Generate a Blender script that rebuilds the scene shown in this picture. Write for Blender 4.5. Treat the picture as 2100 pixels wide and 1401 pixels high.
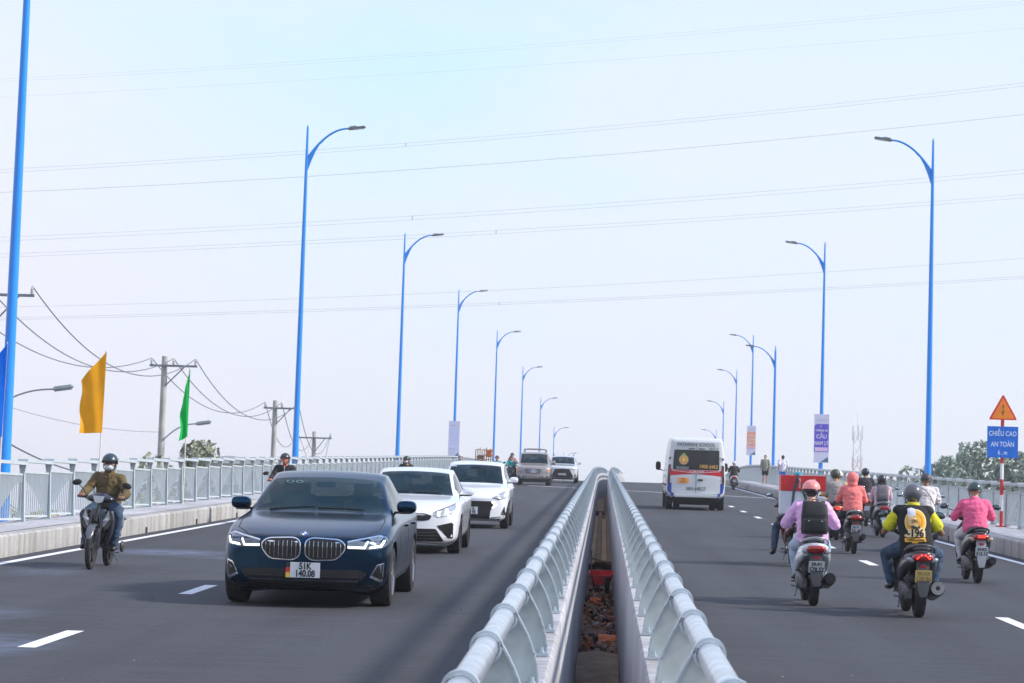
import bpy, bmesh, math, random
from mathutils import Vector, Matrix, noise
from mathutils.bvhtree import BVHTree
from mathutils.geometry import delaunay_2d_cdt
R = math.radians
PI = math.pi
random.seed(7)
for _o in list(bpy.data.objects):
    bpy.data.objects.remove(_o)
SC = bpy.context.scene
COL = SC.collection

# ------------------------------------------------------------------ camera, sky, sun, exposure
CAM_H = 1.77
cd = bpy.data.cameras.new('camera')
cam = bpy.data.objects.new('camera', cd)
COL.objects.link(cam)
SC.camera = cam
cd.sensor_width = 36.0
cd.lens = 5200.0 / 2100.0 * 36.0
cd.clip_start = 0.3
cd.clip_end = 6000
cd.dof.use_dof = True
cd.dof.focus_distance = 32.0
cd.dof.aperture_fstop = 10.0
cam.matrix_world = (Matrix.Translation((0, 0, CAM_H)) @ Matrix.Rotation(R(2.13736), 4, 'Z')
                    @ Matrix.Rotation(PI / 2 + R(5.05149), 4, 'X') @ Matrix.Rotation(0.031, 4, 'Z'))
SUN_EL, SUN_ROT = R(36), R(97)
SC.view_settings.view_transform = 'Standard'
SC.view_settings.look = 'None'
SC.view_settings.exposure = 0.16
SC.view_settings.gamma = 1.0
wd = bpy.data.worlds.new('World')
SC.world = wd
wd.use_nodes = True
nt = wd.node_tree
N = nt.nodes
bg = N['Background']
sky = N.new('ShaderNodeTexSky')
sky.sky_type = 'NISHITA'
sky.sun_disc = False
sky.sun_elevation = SUN_EL
sky.sun_rotation = SUN_ROT
sky.dust_density = 3.0
tc = N.new('ShaderNodeTexCoord')
sep = N.new('ShaderNodeSeparateXYZ')
nt.links.new(tc.outputs['Generated'], sep.inputs[0])
ramp = N.new('ShaderNodeValToRGB')          # pale morning haze: lavender at the horizon, blue-white above
nt.links.new(sep.outputs['Z'], ramp.inputs[0])
els = ramp.color_ramp.elements
els[0].position = 0.0
els[0].color = (0.84, 0.85, 0.93, 1)
els[1].position = 1.0
els[1].color = (0.30, 0.50, 0.95, 1)
for p_, c_ in ((0.05, (0.85, 0.88, 0.975, 1)), (0.10, (0.80, 0.885, 1.01, 1)), (0.15, (0.73, 0.90, 1.05, 1)),
               (0.21, (0.60, 0.89, 1.07, 1)), (0.30, (0.42, 0.68, 1.05, 1)), (0.45, (0.34, 0.56, 1.0, 1))):
    e_ = els.new(p_)
    e_.color = c_
mp = N.new('ShaderNodeMapping')
mp.inputs['Scale'].default_value = (1.0, 1.0, 2.6)
nt.links.new(tc.outputs['Generated'], mp.inputs[0])
nz = N.new('ShaderNodeTexNoise')
nz.inputs['Scale'].default_value = 4.5
nz.inputs['Detail'].default_value = 6
nz.inputs['Roughness'].default_value = 0.55
nt.links.new(mp.outputs[0], nz.inputs[0])
mr = N.new('ShaderNodeMapRange')
mr.inputs[1].default_value = 0.44
mr.inputs[2].default_value = 0.62
mr.inputs[3].default_value = 0.0
mr.inputs[4].default_value = 0.6
nt.links.new(nz.outputs[0], mr.inputs[0])
mx2 = N.new('ShaderNodeMix')                # thin white-pink cloud veil
mx2.data_type = 'RGBA'
nt.links.new(mr.outputs[0], mx2.inputs[0])
nt.links.new(ramp.outputs[0], mx2.inputs[6])
mx2.inputs[7].default_value = (0.86, 0.88, 1.0, 1)
sca = N.new('ShaderNodeVectorMath')
sca.operation = 'SCALE'
sca.inputs['Scale'].default_value = 8.25
mrx = N.new('ShaderNodeMapRange')           # faint pink veil towards the left
mrx.inputs[1].default_value = -.08
mrx.inputs[2].default_value = -.24
mrx.inputs[3].default_value = 0.0
mrx.inputs[4].default_value = 0.6
nt.links.new(sep.outputs['X'], mrx.inputs[0])
mx3 = N.new('ShaderNodeMix')
mx3.data_type = 'RGBA'
nt.links.new(mrx.outputs[0], mx3.inputs[0])
nt.links.new(mx2.outputs[2], mx3.inputs[6])
mx3.inputs[7].default_value = (0.93, 0.885, 1.0, 1)
nt.links.new(mx3.outputs[2], sca.inputs[0])
mx = N.new('ShaderNodeMix')
mx.data_type = 'RGBA'
mx.inputs[0].default_value = 0.93
nt.links.new(sky.outputs[0], mx.inputs[6])
nt.links.new(sca.outputs[0], mx.inputs[7])
nt.links.new(mx.outputs[2], bg.inputs[0])
bg.inputs[1].default_value = 0.12
sl = bpy.data.lights.new('sun', 'SUN')
sun = bpy.data.objects.new('sun', sl)
COL.objects.link(sun)
sl.energy = 4.6
sl.angle = R(6.5)
sl.color = (1.0, 0.93, 0.84)
sun.location = (60, -20, 60)
_sd = Vector((math.sin(SUN_ROT) * math.cos(SUN_EL), math.cos(SUN_ROT) * math.cos(SUN_EL), math.sin(SUN_EL)))
sun.rotation_euler = (-_sd).to_track_quat('-Z', 'Y').to_euler()

# ------------------------------------------------------------------ helpers
def tag(o, label=None, cat=None, group=None, kind=None):
    if label: o['label'] = label
    if cat: o['category'] = cat
    if group: o['group'] = group
    if kind: o['kind'] = kind
    return o

def empty(name, loc=(0, 0, 0), label=None, cat=None, group=None, mw=None):
    o = bpy.data.objects.new(name, None)
    COL.objects.link(o)
    if mw is not None:
        o.matrix_world = mw
    else:
        o.location = loc
    o.empty_display_size = 0.3
    return tag(o, label, cat, group)

def copy_tree(o, parent=None):
    c = o.copy()
    COL.objects.link(c)
    if parent is not None:
        c.parent = parent
    for ch in list(KIDS.get(o.name, [])):
        k = copy_tree(ch, c)
        KIDS.setdefault(c.name, []).append(k)
    return c
KIDS = {}

MATS = {}
def pm(key, col, rough=0.55, metal=0.0, var=0.10, scale=6.0, coat=0.0, emit=0.0, bump=0.0, bscale=60.0, spec=0.5, alpha=1.0, col2=None):
    """procedural paint: base colour broken up by noise, optional bump"""
    if key in MATS: return MATS[key]
    m = bpy.data.materials.new(key)
    m.use_nodes = True
    n, l = m.node_tree.nodes, m.node_tree.links
    b = n['Principled BSDF']
    t = n.new('ShaderNodeTexCoord')
    z = n.new('ShaderNodeTexNoise')
    z.inputs['Scale'].default_value = scale
    z.inputs['Detail'].default_value = 5
    l.new(t.outputs['Object'], z.inputs[0])
    r = n.new('ShaderNodeValToRGB')
    l.new(z.outputs[0], r.inputs[0])
    c2 = col2 or tuple(min(1, c * (1 + var)) for c in col)
    c1 = tuple(c * (1 - var) for c in col)
    r.color_ramp.elements[0].position = 0.3
    r.color_ramp.elements[1].position = 0.7
    r.color_ramp.elements[0].color = (*c1, 1)
    r.color_ramp.elements[1].color = (*c2, 1)
    l.new(r.outputs[0], b.inputs['Base Color'])
    b.inputs['Roughness'].default_value = rough
    b.inputs['Metallic'].default_value = metal
    b.inputs['Specular IOR Level'].default_value = spec
    b.inputs['Coat Weight'].default_value = coat
    b.inputs['Coat Roughness'].default_value = 0.04
    if alpha < 1: b.inputs['Alpha'].default_value = alpha
    if emit > 0:
        l.new(r.outputs[0], b.inputs['Emission Color'])
        b.inputs['Emission Strength'].default_value = emit
    if bump > 0:
        z2 = n.new('ShaderNodeTexNoise')
        z2.inputs['Scale'].default_value = bscale
        z2.inputs['Detail'].default_value = 4
        l.new(t.outputs['Object'], z2.inputs[0])
        bp = n.new('ShaderNodeBump')
        bp.inputs['Strength'].default_value = bump
        bp.inputs['Distance'].default_value = 0.02
        l.new(z2.outputs[0], bp.inputs['Height'])
        l.new(bp.outputs[0], b.inputs['Normal'])
    MATS[key] = m
    return m
def dark_inside(m):
    """unlit dark lining on the inner face of a shell"""
    n, l = m.node_tree.nodes, m.node_tree.links
    if 'lining' in n: return m
    g_ = n.new('ShaderNodeNewGeometry'); mx_ = n.new('ShaderNodeMixShader'); d_ = n.new('ShaderNodeBsdfDiffuse')
    d_.name = 'lining'; d_.inputs[0].default_value = (.02, .02, .022, 1)
    l.new(g_.outputs['Backfacing'], mx_.inputs[0]); l.new(n['Principled BSDF'].outputs[0], mx_.inputs[1]); l.new(d_.outputs[0], mx_.inputs[2])
    l.new(mx_.outputs[0], n['Material Output'].inputs[0])
    return m

def link_mesh(name, me, parent, mw=None):
    o = bpy.data.objects.new(name, me)
    COL.objects.link(o)
    if parent is not None:
        o.parent = parent
        KIDS.setdefault(parent.name, []).append(o)
    if mw is not None: o.matrix_local = mw
    return o

class MB:
    """collects primitive shapes, then links them as ONE mesh object"""
    def __init__(s):
        s.v, s.f, s.mi, s.sm = [], [], [], []
        s.cur = 0
        s.T = None
    def add(s, vs, fs, smooth=False):
        o = len(s.v)
        if s.T is not None: vs = [tuple(s.T @ Vector(p)) for p in vs]
        s.v += [tuple(p) for p in vs]
        for f in fs:
            s.f.append([i + o for i in f]); s.mi.append(s.cur); s.sm.append(smooth)
        return s
    def box(s, c, d, rot=None, bev=0.0):
        x, y, z = d[0] / 2, d[1] / 2, d[2] / 2
        vs = [Vector((a * x, b * y, e * z)) for a in (-1, 1) for b in (-1, 1) for e in (-1, 1)]
        if bev > 0:
            bm = bmesh.new()
            bmesh.ops.create_cube(bm, size=1)
            for v in bm.verts: v.co = Vector((v.co.x * d[0], v.co.y * d[1], v.co.z * d[2]))
            bmesh.ops.bevel(bm, geom=bm.edges[:], offset=bev, segments=2, affect='EDGES')
            bm.verts.index_update()
            vs = [v.co.copy() for v in bm.verts]
            fs = [[v.index for v in f.verts] for f in bm.faces]
            bm.free()
        else:
            fs = [(0, 1, 3, 2), (4, 6, 7, 5), (0, 4, 5, 1), (2, 3, 7, 6), (0, 2, 6, 4), (1, 5, 7, 3)]
        if rot is not None: vs = [rot @ v for v in vs]
        c = Vector(c)
        return s.add([v + c for v in vs], fs, bev > 0)
    def tube(s, path, r, n=8, caps=True, sy=1.0, closed=False):
        pts = [Vector(p) for p in path]
        m = len(pts)
        rr = r if isinstance(r, (list, tuple)) else [r] * m
        vs, fs = [], []
        up = None
        for i, p in enumerate(pts):
            if closed: t = pts[(i + 1) % m] - pts[i - 1]
            else: t = pts[min(i + 1, m - 1)] - pts[max(i - 1, 0)]
            t = t.normalized() if t.length > 1e-9 else Vector((0, 0, 1))
            if up is None:
                up = Vector((0, 0, 1)) if abs(t.z) < 0.9 else Vector((0, 1, 0))
            a = t.cross(up).normalized()
            b = a.cross(t).normalized()
            up = b
            for k in range(n):
                w = 2 * PI * k / n
                vs.append(p + a * (math.cos(w) * rr[i]) + b * (math.sin(w) * rr[i] * sy))
        q = m if closed else m - 1
        for i in range(q):
            for k in range(n):
                j = (i + 1) % m
                fs.append((i * n + k, i * n + (k + 1) % n, j * n + (k + 1) % n, j * n + k))
        if caps and not closed:
            fs.append(tuple(range(n))[::-1]); fs.append(tuple((m - 1) * n + k for k in range(n)))
        return s.add(vs, fs, True)
    def ell(s, c, r, n=12, m=8, rot=None):
        vs, fs = [], []
        for i in range(m + 1):
            a = -PI / 2 + PI * i / m
            for k in range(n):
                w = 2 * PI * k / n
                v = Vector((math.cos(a) * math.cos(w) * r[0], math.cos(a) * math.sin(w) * r[1], math.sin(a) * r[2]))
                if rot is not None: v = rot @ v
                vs.append(v + Vector(c))
        for i in range(m):
            for k in range(n):
                fs.append((i * n + k, i * n + (k + 1) % n, (i + 1) * n + (k + 1) % n, (i + 1) * n + k))
        return s.add(vs, fs, True)
    def lathe(s, prof, n=24, axis='X', c=(0, 0, 0), closed=True):
        """prof: (axial, radius) pairs"""
        vs, fs = [], []
        m = len(prof)
        for a, r in prof:
            for k in range(n):
                w = 2 * PI * k / n
                u, v = r * math.cos(w), r * math.sin(w)
                p = (a, u, v) if axis == 'X' else ((u, a, v) if axis == 'Y' else (u, v, a))
                vs.append((p[0] + c[0], p[1] + c[1], p[2] + c[2]))
        q = m if closed else m - 1
        for i in range(q):
            j = (i + 1) % m
            for k in range(n):
                fs.append((i * n + k, i * n + (k + 1) % n, j * n + (k + 1) % n, j * n + k))
        return s.add(vs, fs, True)
    def prism(s, poly, t0, t1, plane='XZ'):
        """extrude a 2D polygon along the third axis from t0 to t1"""
        n = len(poly)
        def P(a, b, t):
            return {'XZ': (a, t, b), 'YZ': (t, a, b), 'XY': (a, b, t)}[plane]
        vs = [P(a, b, t0) for a, b in poly] + [P(a, b, t1) for a, b in poly]
        fs = [tuple(range(n)), tuple(range(2 * n - 1, n - 1, -1))]
        fs += [(i, i + n, (i + 1) % n + n, (i + 1) % n) for i in range(n)]
        return s.add(vs, fs)
    def loft(s, st, n=20, caps=True, axis='Y'):
        """superellipse sections (pos, xc, zc, half_w, half_h, power) along an axis"""
        vs, fs = [], []
        for (y, xc, zc, hw, hh, pw) in st:
            for k in range(n):
                w = 2 * PI * k / n
                c_, s_ = math.cos(w), math.sin(w)
                x = math.copysign(abs(c_) ** (2 / pw), c_) * hw + xc
                z = math.copysign(abs(s_) ** (2 / pw), s_) * hh + zc
                vs.append((x, y, z) if axis == 'Y' else (x, z, y))
        m = len(st)
        for i in range(m - 1):
            for k in range(n):
                fs.append((i * n + k, i * n + (k + 1) % n, (i + 1) * n + (k + 1) % n, (i + 1) * n + k))
        if caps:
            fs.append(tuple(range(n))[::-1]); fs.append(tuple((m - 1) * n + k for k in range(n)))
        return s.add(vs, fs, True)
    def mesh(s, name, mats):
        me = bpy.data.meshes.new(name)
        me.from_pydata(s.v, [], s.f)
        for m in (mats if isinstance(mats, (list, tuple)) else [mats]): me.materials.append(m)
        me.polygons.foreach_set('material_index', s.mi)
        me.polygons.foreach_set('use_smooth', s.sm)
        bm = bmesh.new(); bm.from_mesh(me)
        bmesh.ops.recalc_face_normals(bm, faces=bm.faces[:])
        bm.to_mesh(me); bm.free()
        try: me.set_sharp_from_angle(angle=R(42))
        except Exception: pass
        me.update()
        return me
    def build(s, name, mats, parent=None, mw=None):
        return link_mesh(name, s.mesh(name, mats), parent, mw)

def interp(keys, x):
    """monotone-ish smooth interpolation of (x, y) keys"""
    if x <= keys[0][0]: return keys[0][1]
    if x >= keys[-1][0]: return keys[-1][1]
    for i in range(len(keys) - 1):
        x0, y0 = keys[i]; x1, y1 = keys[i + 1]
        if x0 <= x <= x1:
            def sl(a, b): return (b[1] - a[1]) / (b[0] - a[0])
            d = sl(keys[i], keys[i + 1])
            m0 = d if i == 0 else ((lambda p: 0 if p * d <= 0 else 2 * p * d / (p + d))(sl(keys[i - 1], keys[i])))
            m1 = d if i + 2 >= len(keys) else ((lambda p: 0 if p * d <= 0 else 2 * p * d / (p + d))(sl(keys[i + 1], keys[i + 2])))
            h = x1 - x0; t = (x - x0) / h
            return ((2 * t ** 3 - 3 * t * t + 1) * y0 + (t ** 3 - 2 * t * t + t) * h * m0 + (3 * t * t - 2 * t ** 3) * y1 + (t ** 3 - t * t) * h * m1)

def text_mesh(txt, size, mat, bold=0.0, sx=1.0, thick=0.002):
    """text in the XZ plane, centred, facing -Y, as a solid mesh"""
    cu = bpy.data.curves.new('writing', 'FONT')
    cu.body = txt
    cu.size = size
    cu.align_x = 'CENTER'
    cu.align_y = 'CENTER'
    cu.offset = bold
    cu.extrude = thick / 2
    cu.resolution_u = 4
    cu.fill_mode = 'BOTH'
    o = bpy.data.objects.new('writing', cu)
    COL.objects.link(o)
    me = bpy.data.meshes.new_from_object(o.evaluated_get(bpy.context.evaluated_depsgraph_get()))
    bpy.data.objects.remove(o)
    me.transform(Matrix.Rotation(PI / 2, 4, 'X') @ Matrix.Diagonal((sx, 1, 1, 1)))
    me.materials.clear()
    me.materials.append(mat)
    return me

def writing(name, txt, size, mat, parent, loc, bold=0.0, sx=1.0, rot=None, thick=0.002):
    me = text_mesh(txt, size, mat, bold, sx, thick)
    return link_mesh(name, me, parent, Matrix.Translation(loc) @ (rot if rot is not None else Matrix.Identity(4)))

# ------------------------------------------------------------------ road alignment (metres; Y runs up the bridge)
def rz(d): return 0.045 * d - ((d - 151.0) ** 2 / 4800.0 if d > 151 else 0)
def shf(d):
    a, b, s = 135.0, 175.0, 0.0205
    if d < a: return 0.0
    if d < b: return s * (d - a) ** 2 / (2 * (b - a))
    return s * (b - a) / 2 + s * (d - b)
def P(X, d, h=0.0): return Vector((X + shf(d), d, rz(d) + h))
def frame(X, d, h=0.0, yaw=0.0, lean=0.0):
    """matrix standing upright on the sloping deck"""
    e = 0.5
    t = (P(X, d + e) - P(X, d - e)).normalized()
    r = t.cross(Vector((0, 0, 1))).normalized()
    u = r.cross(t)
    m = Matrix((r, t, u)).transposed().to_4x4()
    return Matrix.Translation(P(X, d, h)) @ m @ Matrix.Rotation(yaw, 4, 'Z') @ Matrix.Rotation(lean, 4, 'Y')
def vframe(X, d, h=0.0, yaw=0.0):
    t = P(X, d + .5) - P(X, d - .5)
    return Matrix.Translation(P(X, d, h)) @ Matrix.Rotation(math.atan2(-t.x, t.y) + yaw, 4, 'Z')
DS = [i * 2.0 for i in range(-3, 196)]
def ribbon(b, prof, ds=DS, close=True, smooth=False):
    """sweep an (X, h) profile along the road"""
    n = len(prof); vs = []; fs = []
    for d in ds:
        for X, h in prof: vs.append(P(X, d, h))
    for i in range(len(ds) - 1):
        for k in range(n if close else n - 1):
            a, c = i * n + k, i * n + (k + 1) % n
            fs.append((a, a + n, c + n, c))
    if close:
        fs.append(tuple(range(n))); fs.append(tuple((len(ds) - 1) * n + k for k in range(n)))
    b.add(vs, fs, smooth)

# ------------------------------------------------------------------ ground materials
def asphalt():
    m = bpy.data.materials.new('asphalt'); m.use_nodes = True
    n, l = m.node_tree.nodes, m.node_tree.links
    b = n['Principled BSDF']
    t = n.new('ShaderNodeTexCoord')
    def noise_(scale, vec=None, detail=5):
        z = n.new('ShaderNodeTexNoise'); z.inputs['Scale'].default_value = scale; z.inputs['Detail'].default_value = detail
        l.new(vec or t.outputs['Object'], z.inputs[0]); return z.outputs[0]
    def mrange(v, a, c, lo, hi):
        q = n.new('ShaderNodeMapRange'); q.inputs[1].default_value = a; q.inputs[2].default_value = c
        q.inputs[3].default_value = lo; q.inputs[4].default_value = hi; l.new(v, q.inputs[0]); return q.outputs[0]
    def mul(a, c):
        q = n.new('ShaderNodeMath'); q.operation = 'MULTIPLY'; l.new(a, q.inputs[0])
        if isinstance(c, float): q.inputs[1].default_value = c
        else: l.new(c, q.inputs[1])
        return q.outputs[0]
    mp1 = n.new('ShaderNodeMapping'); mp1.inputs['Scale'].default_value = (1.3, 0.06, 1)
    l.new(t.outputs['Object'], mp1.inputs[0])
    lanes = mrange(noise_(1.0, mp1.outputs[0], 4), .3, .7, .74, 1.22)      # wheel-worn bands along the lane
    blot = mrange(noise_(0.22), .3, .7, .88, 1.10)
    grit = mrange(noise_(38.0, None, 3), .3, .75, .62, 1.42)
    speck = mrange(noise_(9.0, None, 2), .745, .78, 0.0, 0.35)              # scattered pale grit
    f = mul(mul(lanes, blot), grit)
    cm = n.new('ShaderNodeMix'); cm.data_type = 'RGBA'; cm.blend_type = 'MULTIPLY'; cm.inputs[0].default_value = 1
    cm.inputs[6].default_value = (0.041, 0.043, 0.052, 1)
    l.new(f, cm.inputs[7])
    c2 = n.new('ShaderNodeMix'); c2.data_type = 'RGBA'
    l.new(speck, c2.inputs[0]); l.new(cm.outputs[2], c2.inputs[6]); c2.inputs[7].default_value = (.30, .30, .32, 1)
    oil = mrange(noise_(.9, None, 3), .66, .74, 0.0, .55)
    co = n.new('ShaderNodeMix'); co.data_type = 'RGBA'
    l.new(oil, co.inputs[0]); l.new(c2.outputs[2], co.inputs[6]); co.inputs[7].default_value = (.022, .022, .026, 1)
    mpt = n.new('ShaderNodeMapping'); mpt.inputs['Scale'].default_value = (.5, 14, 1)
    l.new(t.outputs['Object'], mpt.inputs[0])
    fine_ = mrange(noise_(1.0, mpt.outputs[0], 6), .35, .72, 0.0, .16)     # dust dragged across by tyres
    cf = n.new('ShaderNodeMix'); cf.data_type = 'RGBA'
    l.new(fine_, cf.inputs[0]); l.new(co.outputs[2], cf.inputs[6]); cf.inputs[7].default_value = (.16, .155, .15, 1)
    last = cf.outputs[2]
    # pale blue chalky stains on the left carriageway
    for (cx, cy, ax, ay, am) in ((-6.9, 40.3, 1.3, 1.5, .55), (-5.7, 38.9, .9, .7, .3), (-5.3, 21.4, .9, 1.6, .5), (-6.1, 25.2, .7, 1.2, .3), (-7.3, 33.5, .7, 1.6, .22)):
        q = n.new('ShaderNodeMapping'); q.vector_type = 'POINT'
        q.inputs['Location'].default_value = (-cx / ax, -cy / ay, 0)
        q.inputs['Scale'].default_value = (1 / ax, 1 / ay, 0)
        l.new(t.outputs['Object'], q.inputs[0])
        ln = n.new('ShaderNodeVectorMath'); ln.operation = 'LENGTH'; l.new(q.outputs[0], ln.inputs[0])
        msk = mrange(ln.outputs['Value'], .35, 1.0, am, 0.0)
        msk = mul(msk, mrange(noise_(3.5, None, 5), .35, .65, .25, 1.0))
        c3 = n.new('ShaderNodeMix'); c3.data_type = 'RGBA'
        l.new(msk, c3.inputs[0]); l.new(last, c3.inputs[6]); c3.inputs[7].default_value = (.17, .22, .34, 1)
        last = c3.outputs[2]
    l.new(last, b.inputs['Base Color'])
    b.inputs['Roughness'].default_value = 0.82
    b.inputs['Specular IOR Level'].default_value = 0.35
    bp = n.new('ShaderNodeBump'); bp.inputs['Strength'].default_value = 0.5; bp.inputs['Distance'].default_value = 0.006
    l.new(noise_(90.0, None, 2), bp.inputs['Height']); l.new(bp.outputs[0], b.inputs['Normal'])
    return m

def concrete(key, col, streak=0.35, msc=(3.0, 3.0, .35)):
    m = bpy.data.materials.new(key); m.use_nodes = True
    n, l = m.node_tree.nodes, m.node_tree.links
    b = n['Principled BSDF']
    t = n.new('ShaderNodeTexCoord')
    mpg = n.new('ShaderNodeMapping'); mpg.inputs['Scale'].default_value = msc
    l.new(t.outputs['Object'], mpg.inputs[0])
    z1 = n.new('ShaderNodeTexNoise'); z1.inputs['Scale'].default_value = 1.6; z1.inputs['Detail'].default_value = 7
    l.new(mpg.outputs[0], z1.inputs[0])
    z2 = n.new('ShaderNodeTexNoise'); z2.inputs['Scale'].default_value = .5; z2.inputs['Detail'].default_value = 6
    l.new(t.outputs['Object'], z2.inputs[0])
    z3 = n.new('ShaderNodeTexNoise'); z3.inputs['Scale'].default_value = 22; z3.inputs['Detail'].default_value = 5
    l.new(t.outputs['Object'], z3.inputs[0])
    def mrange(v, a, c, lo, hi):
        q = n.new('ShaderNodeMapRange'); q.inputs[1].default_value = a; q.inputs[2].default_value = c
        q.inputs[3].default_value = lo; q.inputs[4].default_value = hi; l.new(v, q.inputs[0]); return q.outputs[0]
    def mul(a, c):
        q = n.new('ShaderNodeMath'); q.operation = 'MULTIPLY'; l.new(a, q.inputs[0]); l.new(c, q.inputs[1]); return q.outputs[0]
    f = mul(mul(mrange(z1.outputs[0], .3, .7, 1 - streak, 1.1), mrange(z2.outputs[0], .3, .7, .8, 1.12)), mrange(z3.outputs[0], .3, .7, .88, 1.1))
    cm = n.new('ShaderNodeMix'); cm.data_type = 'RGBA'; cm.blend_type = 'MULTIPLY'; cm.inputs[0].default_value = 1
    cm.inputs[6].default_value = (*col, 1); l.new(f, cm.inputs[7])
    c2 = n.new('ShaderNodeMix'); c2.data_type = 'RGBA'
    l.new(mrange(z1.outputs[0], .28, .5, .55, 0.0), c2.inputs[0]); l.new(cm.outputs[2], c2.inputs[6])
    c2.inputs[7].default_value = (col[0] * .62, col[1] * .56, col[2] * .44, 1)
    l.new(c2.outputs[2], b.inputs['Base Color'])
    b.inputs['Roughness'].default_value = .9
    bp = n.new('ShaderNodeBump'); bp.inputs['Strength'].default_value = .5; bp.inputs['Distance'].default_value = .01
    l.new(z3.outputs[0], bp.inputs['Height']); l.new(bp.outputs[0], b.inputs['Normal'])
    return m

M_ASPH = asphalt()
M_KERB = concrete('kerb_concrete', (0.43, 0.42, 0.41))
M_PAVE = concrete('pavement_concrete', (0.44, 0.44, 0.47), .15)
M_WALL = concrete('parapet_concrete', (0.47, 0.475, 0.51), .42, (3.0, 5.5, .15))
M_PAINT = pm('road_paint', (0.72, 0.74, 0.78), .7, var=.12, scale=14)
M_STEEL = pm('galvanised_steel', (0.50, 0.57, 0.62), .38, metal=.55, var=.10, scale=5, bump=.05)
M_PIPE = pm('galvanised_pipe', (0.66, 0.70, 0.75), .22, metal=.85, var=.22, scale=7, bump=.05, bscale=25)
M_FIN = pm('painted_bracket_steel', (0.50, 0.56, 0.55), .40, metal=.25, var=.14, scale=9)
M_FENCE = pm('grey_fence_paint', (0.49, 0.545, 0.57), .45, metal=.1, var=.08, scale=3)
M_BLUE = pm('blue_pole_paint', (0.008, 0.26, 0.86), .30, var=.05, scale=2, coat=.3)
M_DARK = pm('dark_rubber', (0.02, 0.02, 0.022), .8, var=.2)
M_SOIL = pm('soil', (0.27, 0.155, 0.10), .95, var=.5, scale=2.5, bump=1.0, bscale=6)
M_GRASSY = pm('scrub_ground', (0.13, 0.13, 0.06), .95, var=.4, scale=.6, bump=.6, bscale=5)

# ------------------------------------------------------------------ setting: ground, road, pavements, markings
g = MB()
g.add([(-1400, -150, -3.2), (1400, -150, -3.2), (1400, 2400, -3.2), (-1400, 2400, -3.2)], [(0, 1, 2, 3)])
tag(g.build('ground', M_GRASSY), kind='structure')
g = MB()
ribbon(g, [(-8.72, 0), (-.62, 0), (-.62, -.28), (-8.72, -.28)])
tag(g.build('road', M_ASPH), kind='structure')
g = MB()
ribbon(g, [(.62, 0), (8.05, 0), (8.05, -.28), (.62, -.28)])
tag(g.build('road', M_ASPH), kind='structure')
g = MB()
ribbon(g, [(-8.70, -.28), (-8.70, .30), (-8.73, .33), (-10.05, .335), (-10.05, -.9), (-8.9, -.9)])
for d in range(4, 380, 6):        # drain notches in the kerb face
    g.cur = 1
    g.T = frame(-8.70, d + 2.4)
    g.box((0.002, 0, .05), (.02, .16, .13))
    g.T = None
    g.cur = 0
tag(g.build('pavement', [M_KERB, M_DARK]), kind='structure')
g = MB()
ribbon(g, [(8.02, -.28), (8.02, .30), (8.05, .33), (9.95, .335), (9.95, -.9), (8.2, -.9)])
for d in range(4, 380, 6):
    g.cur = 1
    g.T = frame(8.02, d + 1.0)
    g.box((-.002, 0, .05), (.02, .16, .13))
    g.T = None
    g.cur = 0
tag(g.build('pavement', [M_KERB, M_DARK]), kind='structure')
# sand-coloured walking surface laid on the pavement slabs
for X0, X1 in ((-10.0, -8.95), (8.25, 9.9)):
    g = MB()
    ribbon(g, [(X0, .3395), (X1, .3395)], close=False)
    tag(g.build('pavement', M_PAVE), kind='structure')
g = MB()
for X in (-8.32, 7.66):
    ribbon(g, [(X - .075, .004), (X + .075, .004)], close=False)
for k in range(26):
    for X, d0 in ((-4.80, 22.3 - 8.1 + 8.1 * k), (4.68, 20.95 + 7.9 * k)):
        ribbon(g, [(X - .08, .004), (X + .08, .004)], ds=[d0 - 1.0, d0, d0 + 1.0], close=False)
for X0, d0, X1, d1 in ((-8.2, 141.5, -.7, 127.5), (.7, 125.5, 7.6, 114.2)):    # pale skewed deck joint
    n_ = 12
    vs = []
    for i in range(n_ + 1):
        t_ = i / n_
        for s_ in (-.32, .32): vs.append(P(X0 + (X1 - X0) * t_, d0 + (d1 - d0) * t_ + s_, .004))
    g.add(vs, [(2 * i, 2 * i + 1, 2 * i + 3, 2 * i + 2) for i in range(n_)])
tag(g.build('road_markings', M_PAINT), kind='structure')
g = MB()
rg = random.Random(3)
for i in range(150):
    d_ = rg.uniform(18, 90) if i % 3 else rg.uniform(18, 45)
    X_ = rg.choice((rg.uniform(-8.6, -.7), rg.uniform(.7, 8.0), rg.uniform(-8.68, -8.4), rg.uniform(7.7, 8.0)))
    s_ = rg.uniform(.005, .014)
    g.cur = rg.choice((0, 0, 1))
    g.T = Matrix.Translation(P(X_, d_, s_ * .3)) @ Matrix.Rotation(rg.uniform(0, 6), 4, 'Z')
    g.box((0, 0, 0), (s_ * rg.uniform(1, 2.2), s_ * rg.uniform(.8, 2), s_ * .6))
g.T = None
tag(g.build('grit', [pm('grit_pale', (.28, .27, .26), .9), pm('grit_dark', (.10, .09, .08), .9)]), 'small pale stones and grit scattered on the asphalt', 'grit', kind='stuff')
# deck underside / embankment fill so the bridge is solid from the side
g = MB()
for X0, X1 in ((-10.0, -.30), (.30, 9.9)):
    ribbon(g, [(X0, -.285), (X1, -.285), (X1, -1.5), (X0, -1.5)])
tag(g.build('bridge_deck', M_WALL), 'long grey concrete bridge deck slabs carrying both carriageways', 'bridge deck', kind='structure')
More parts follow.
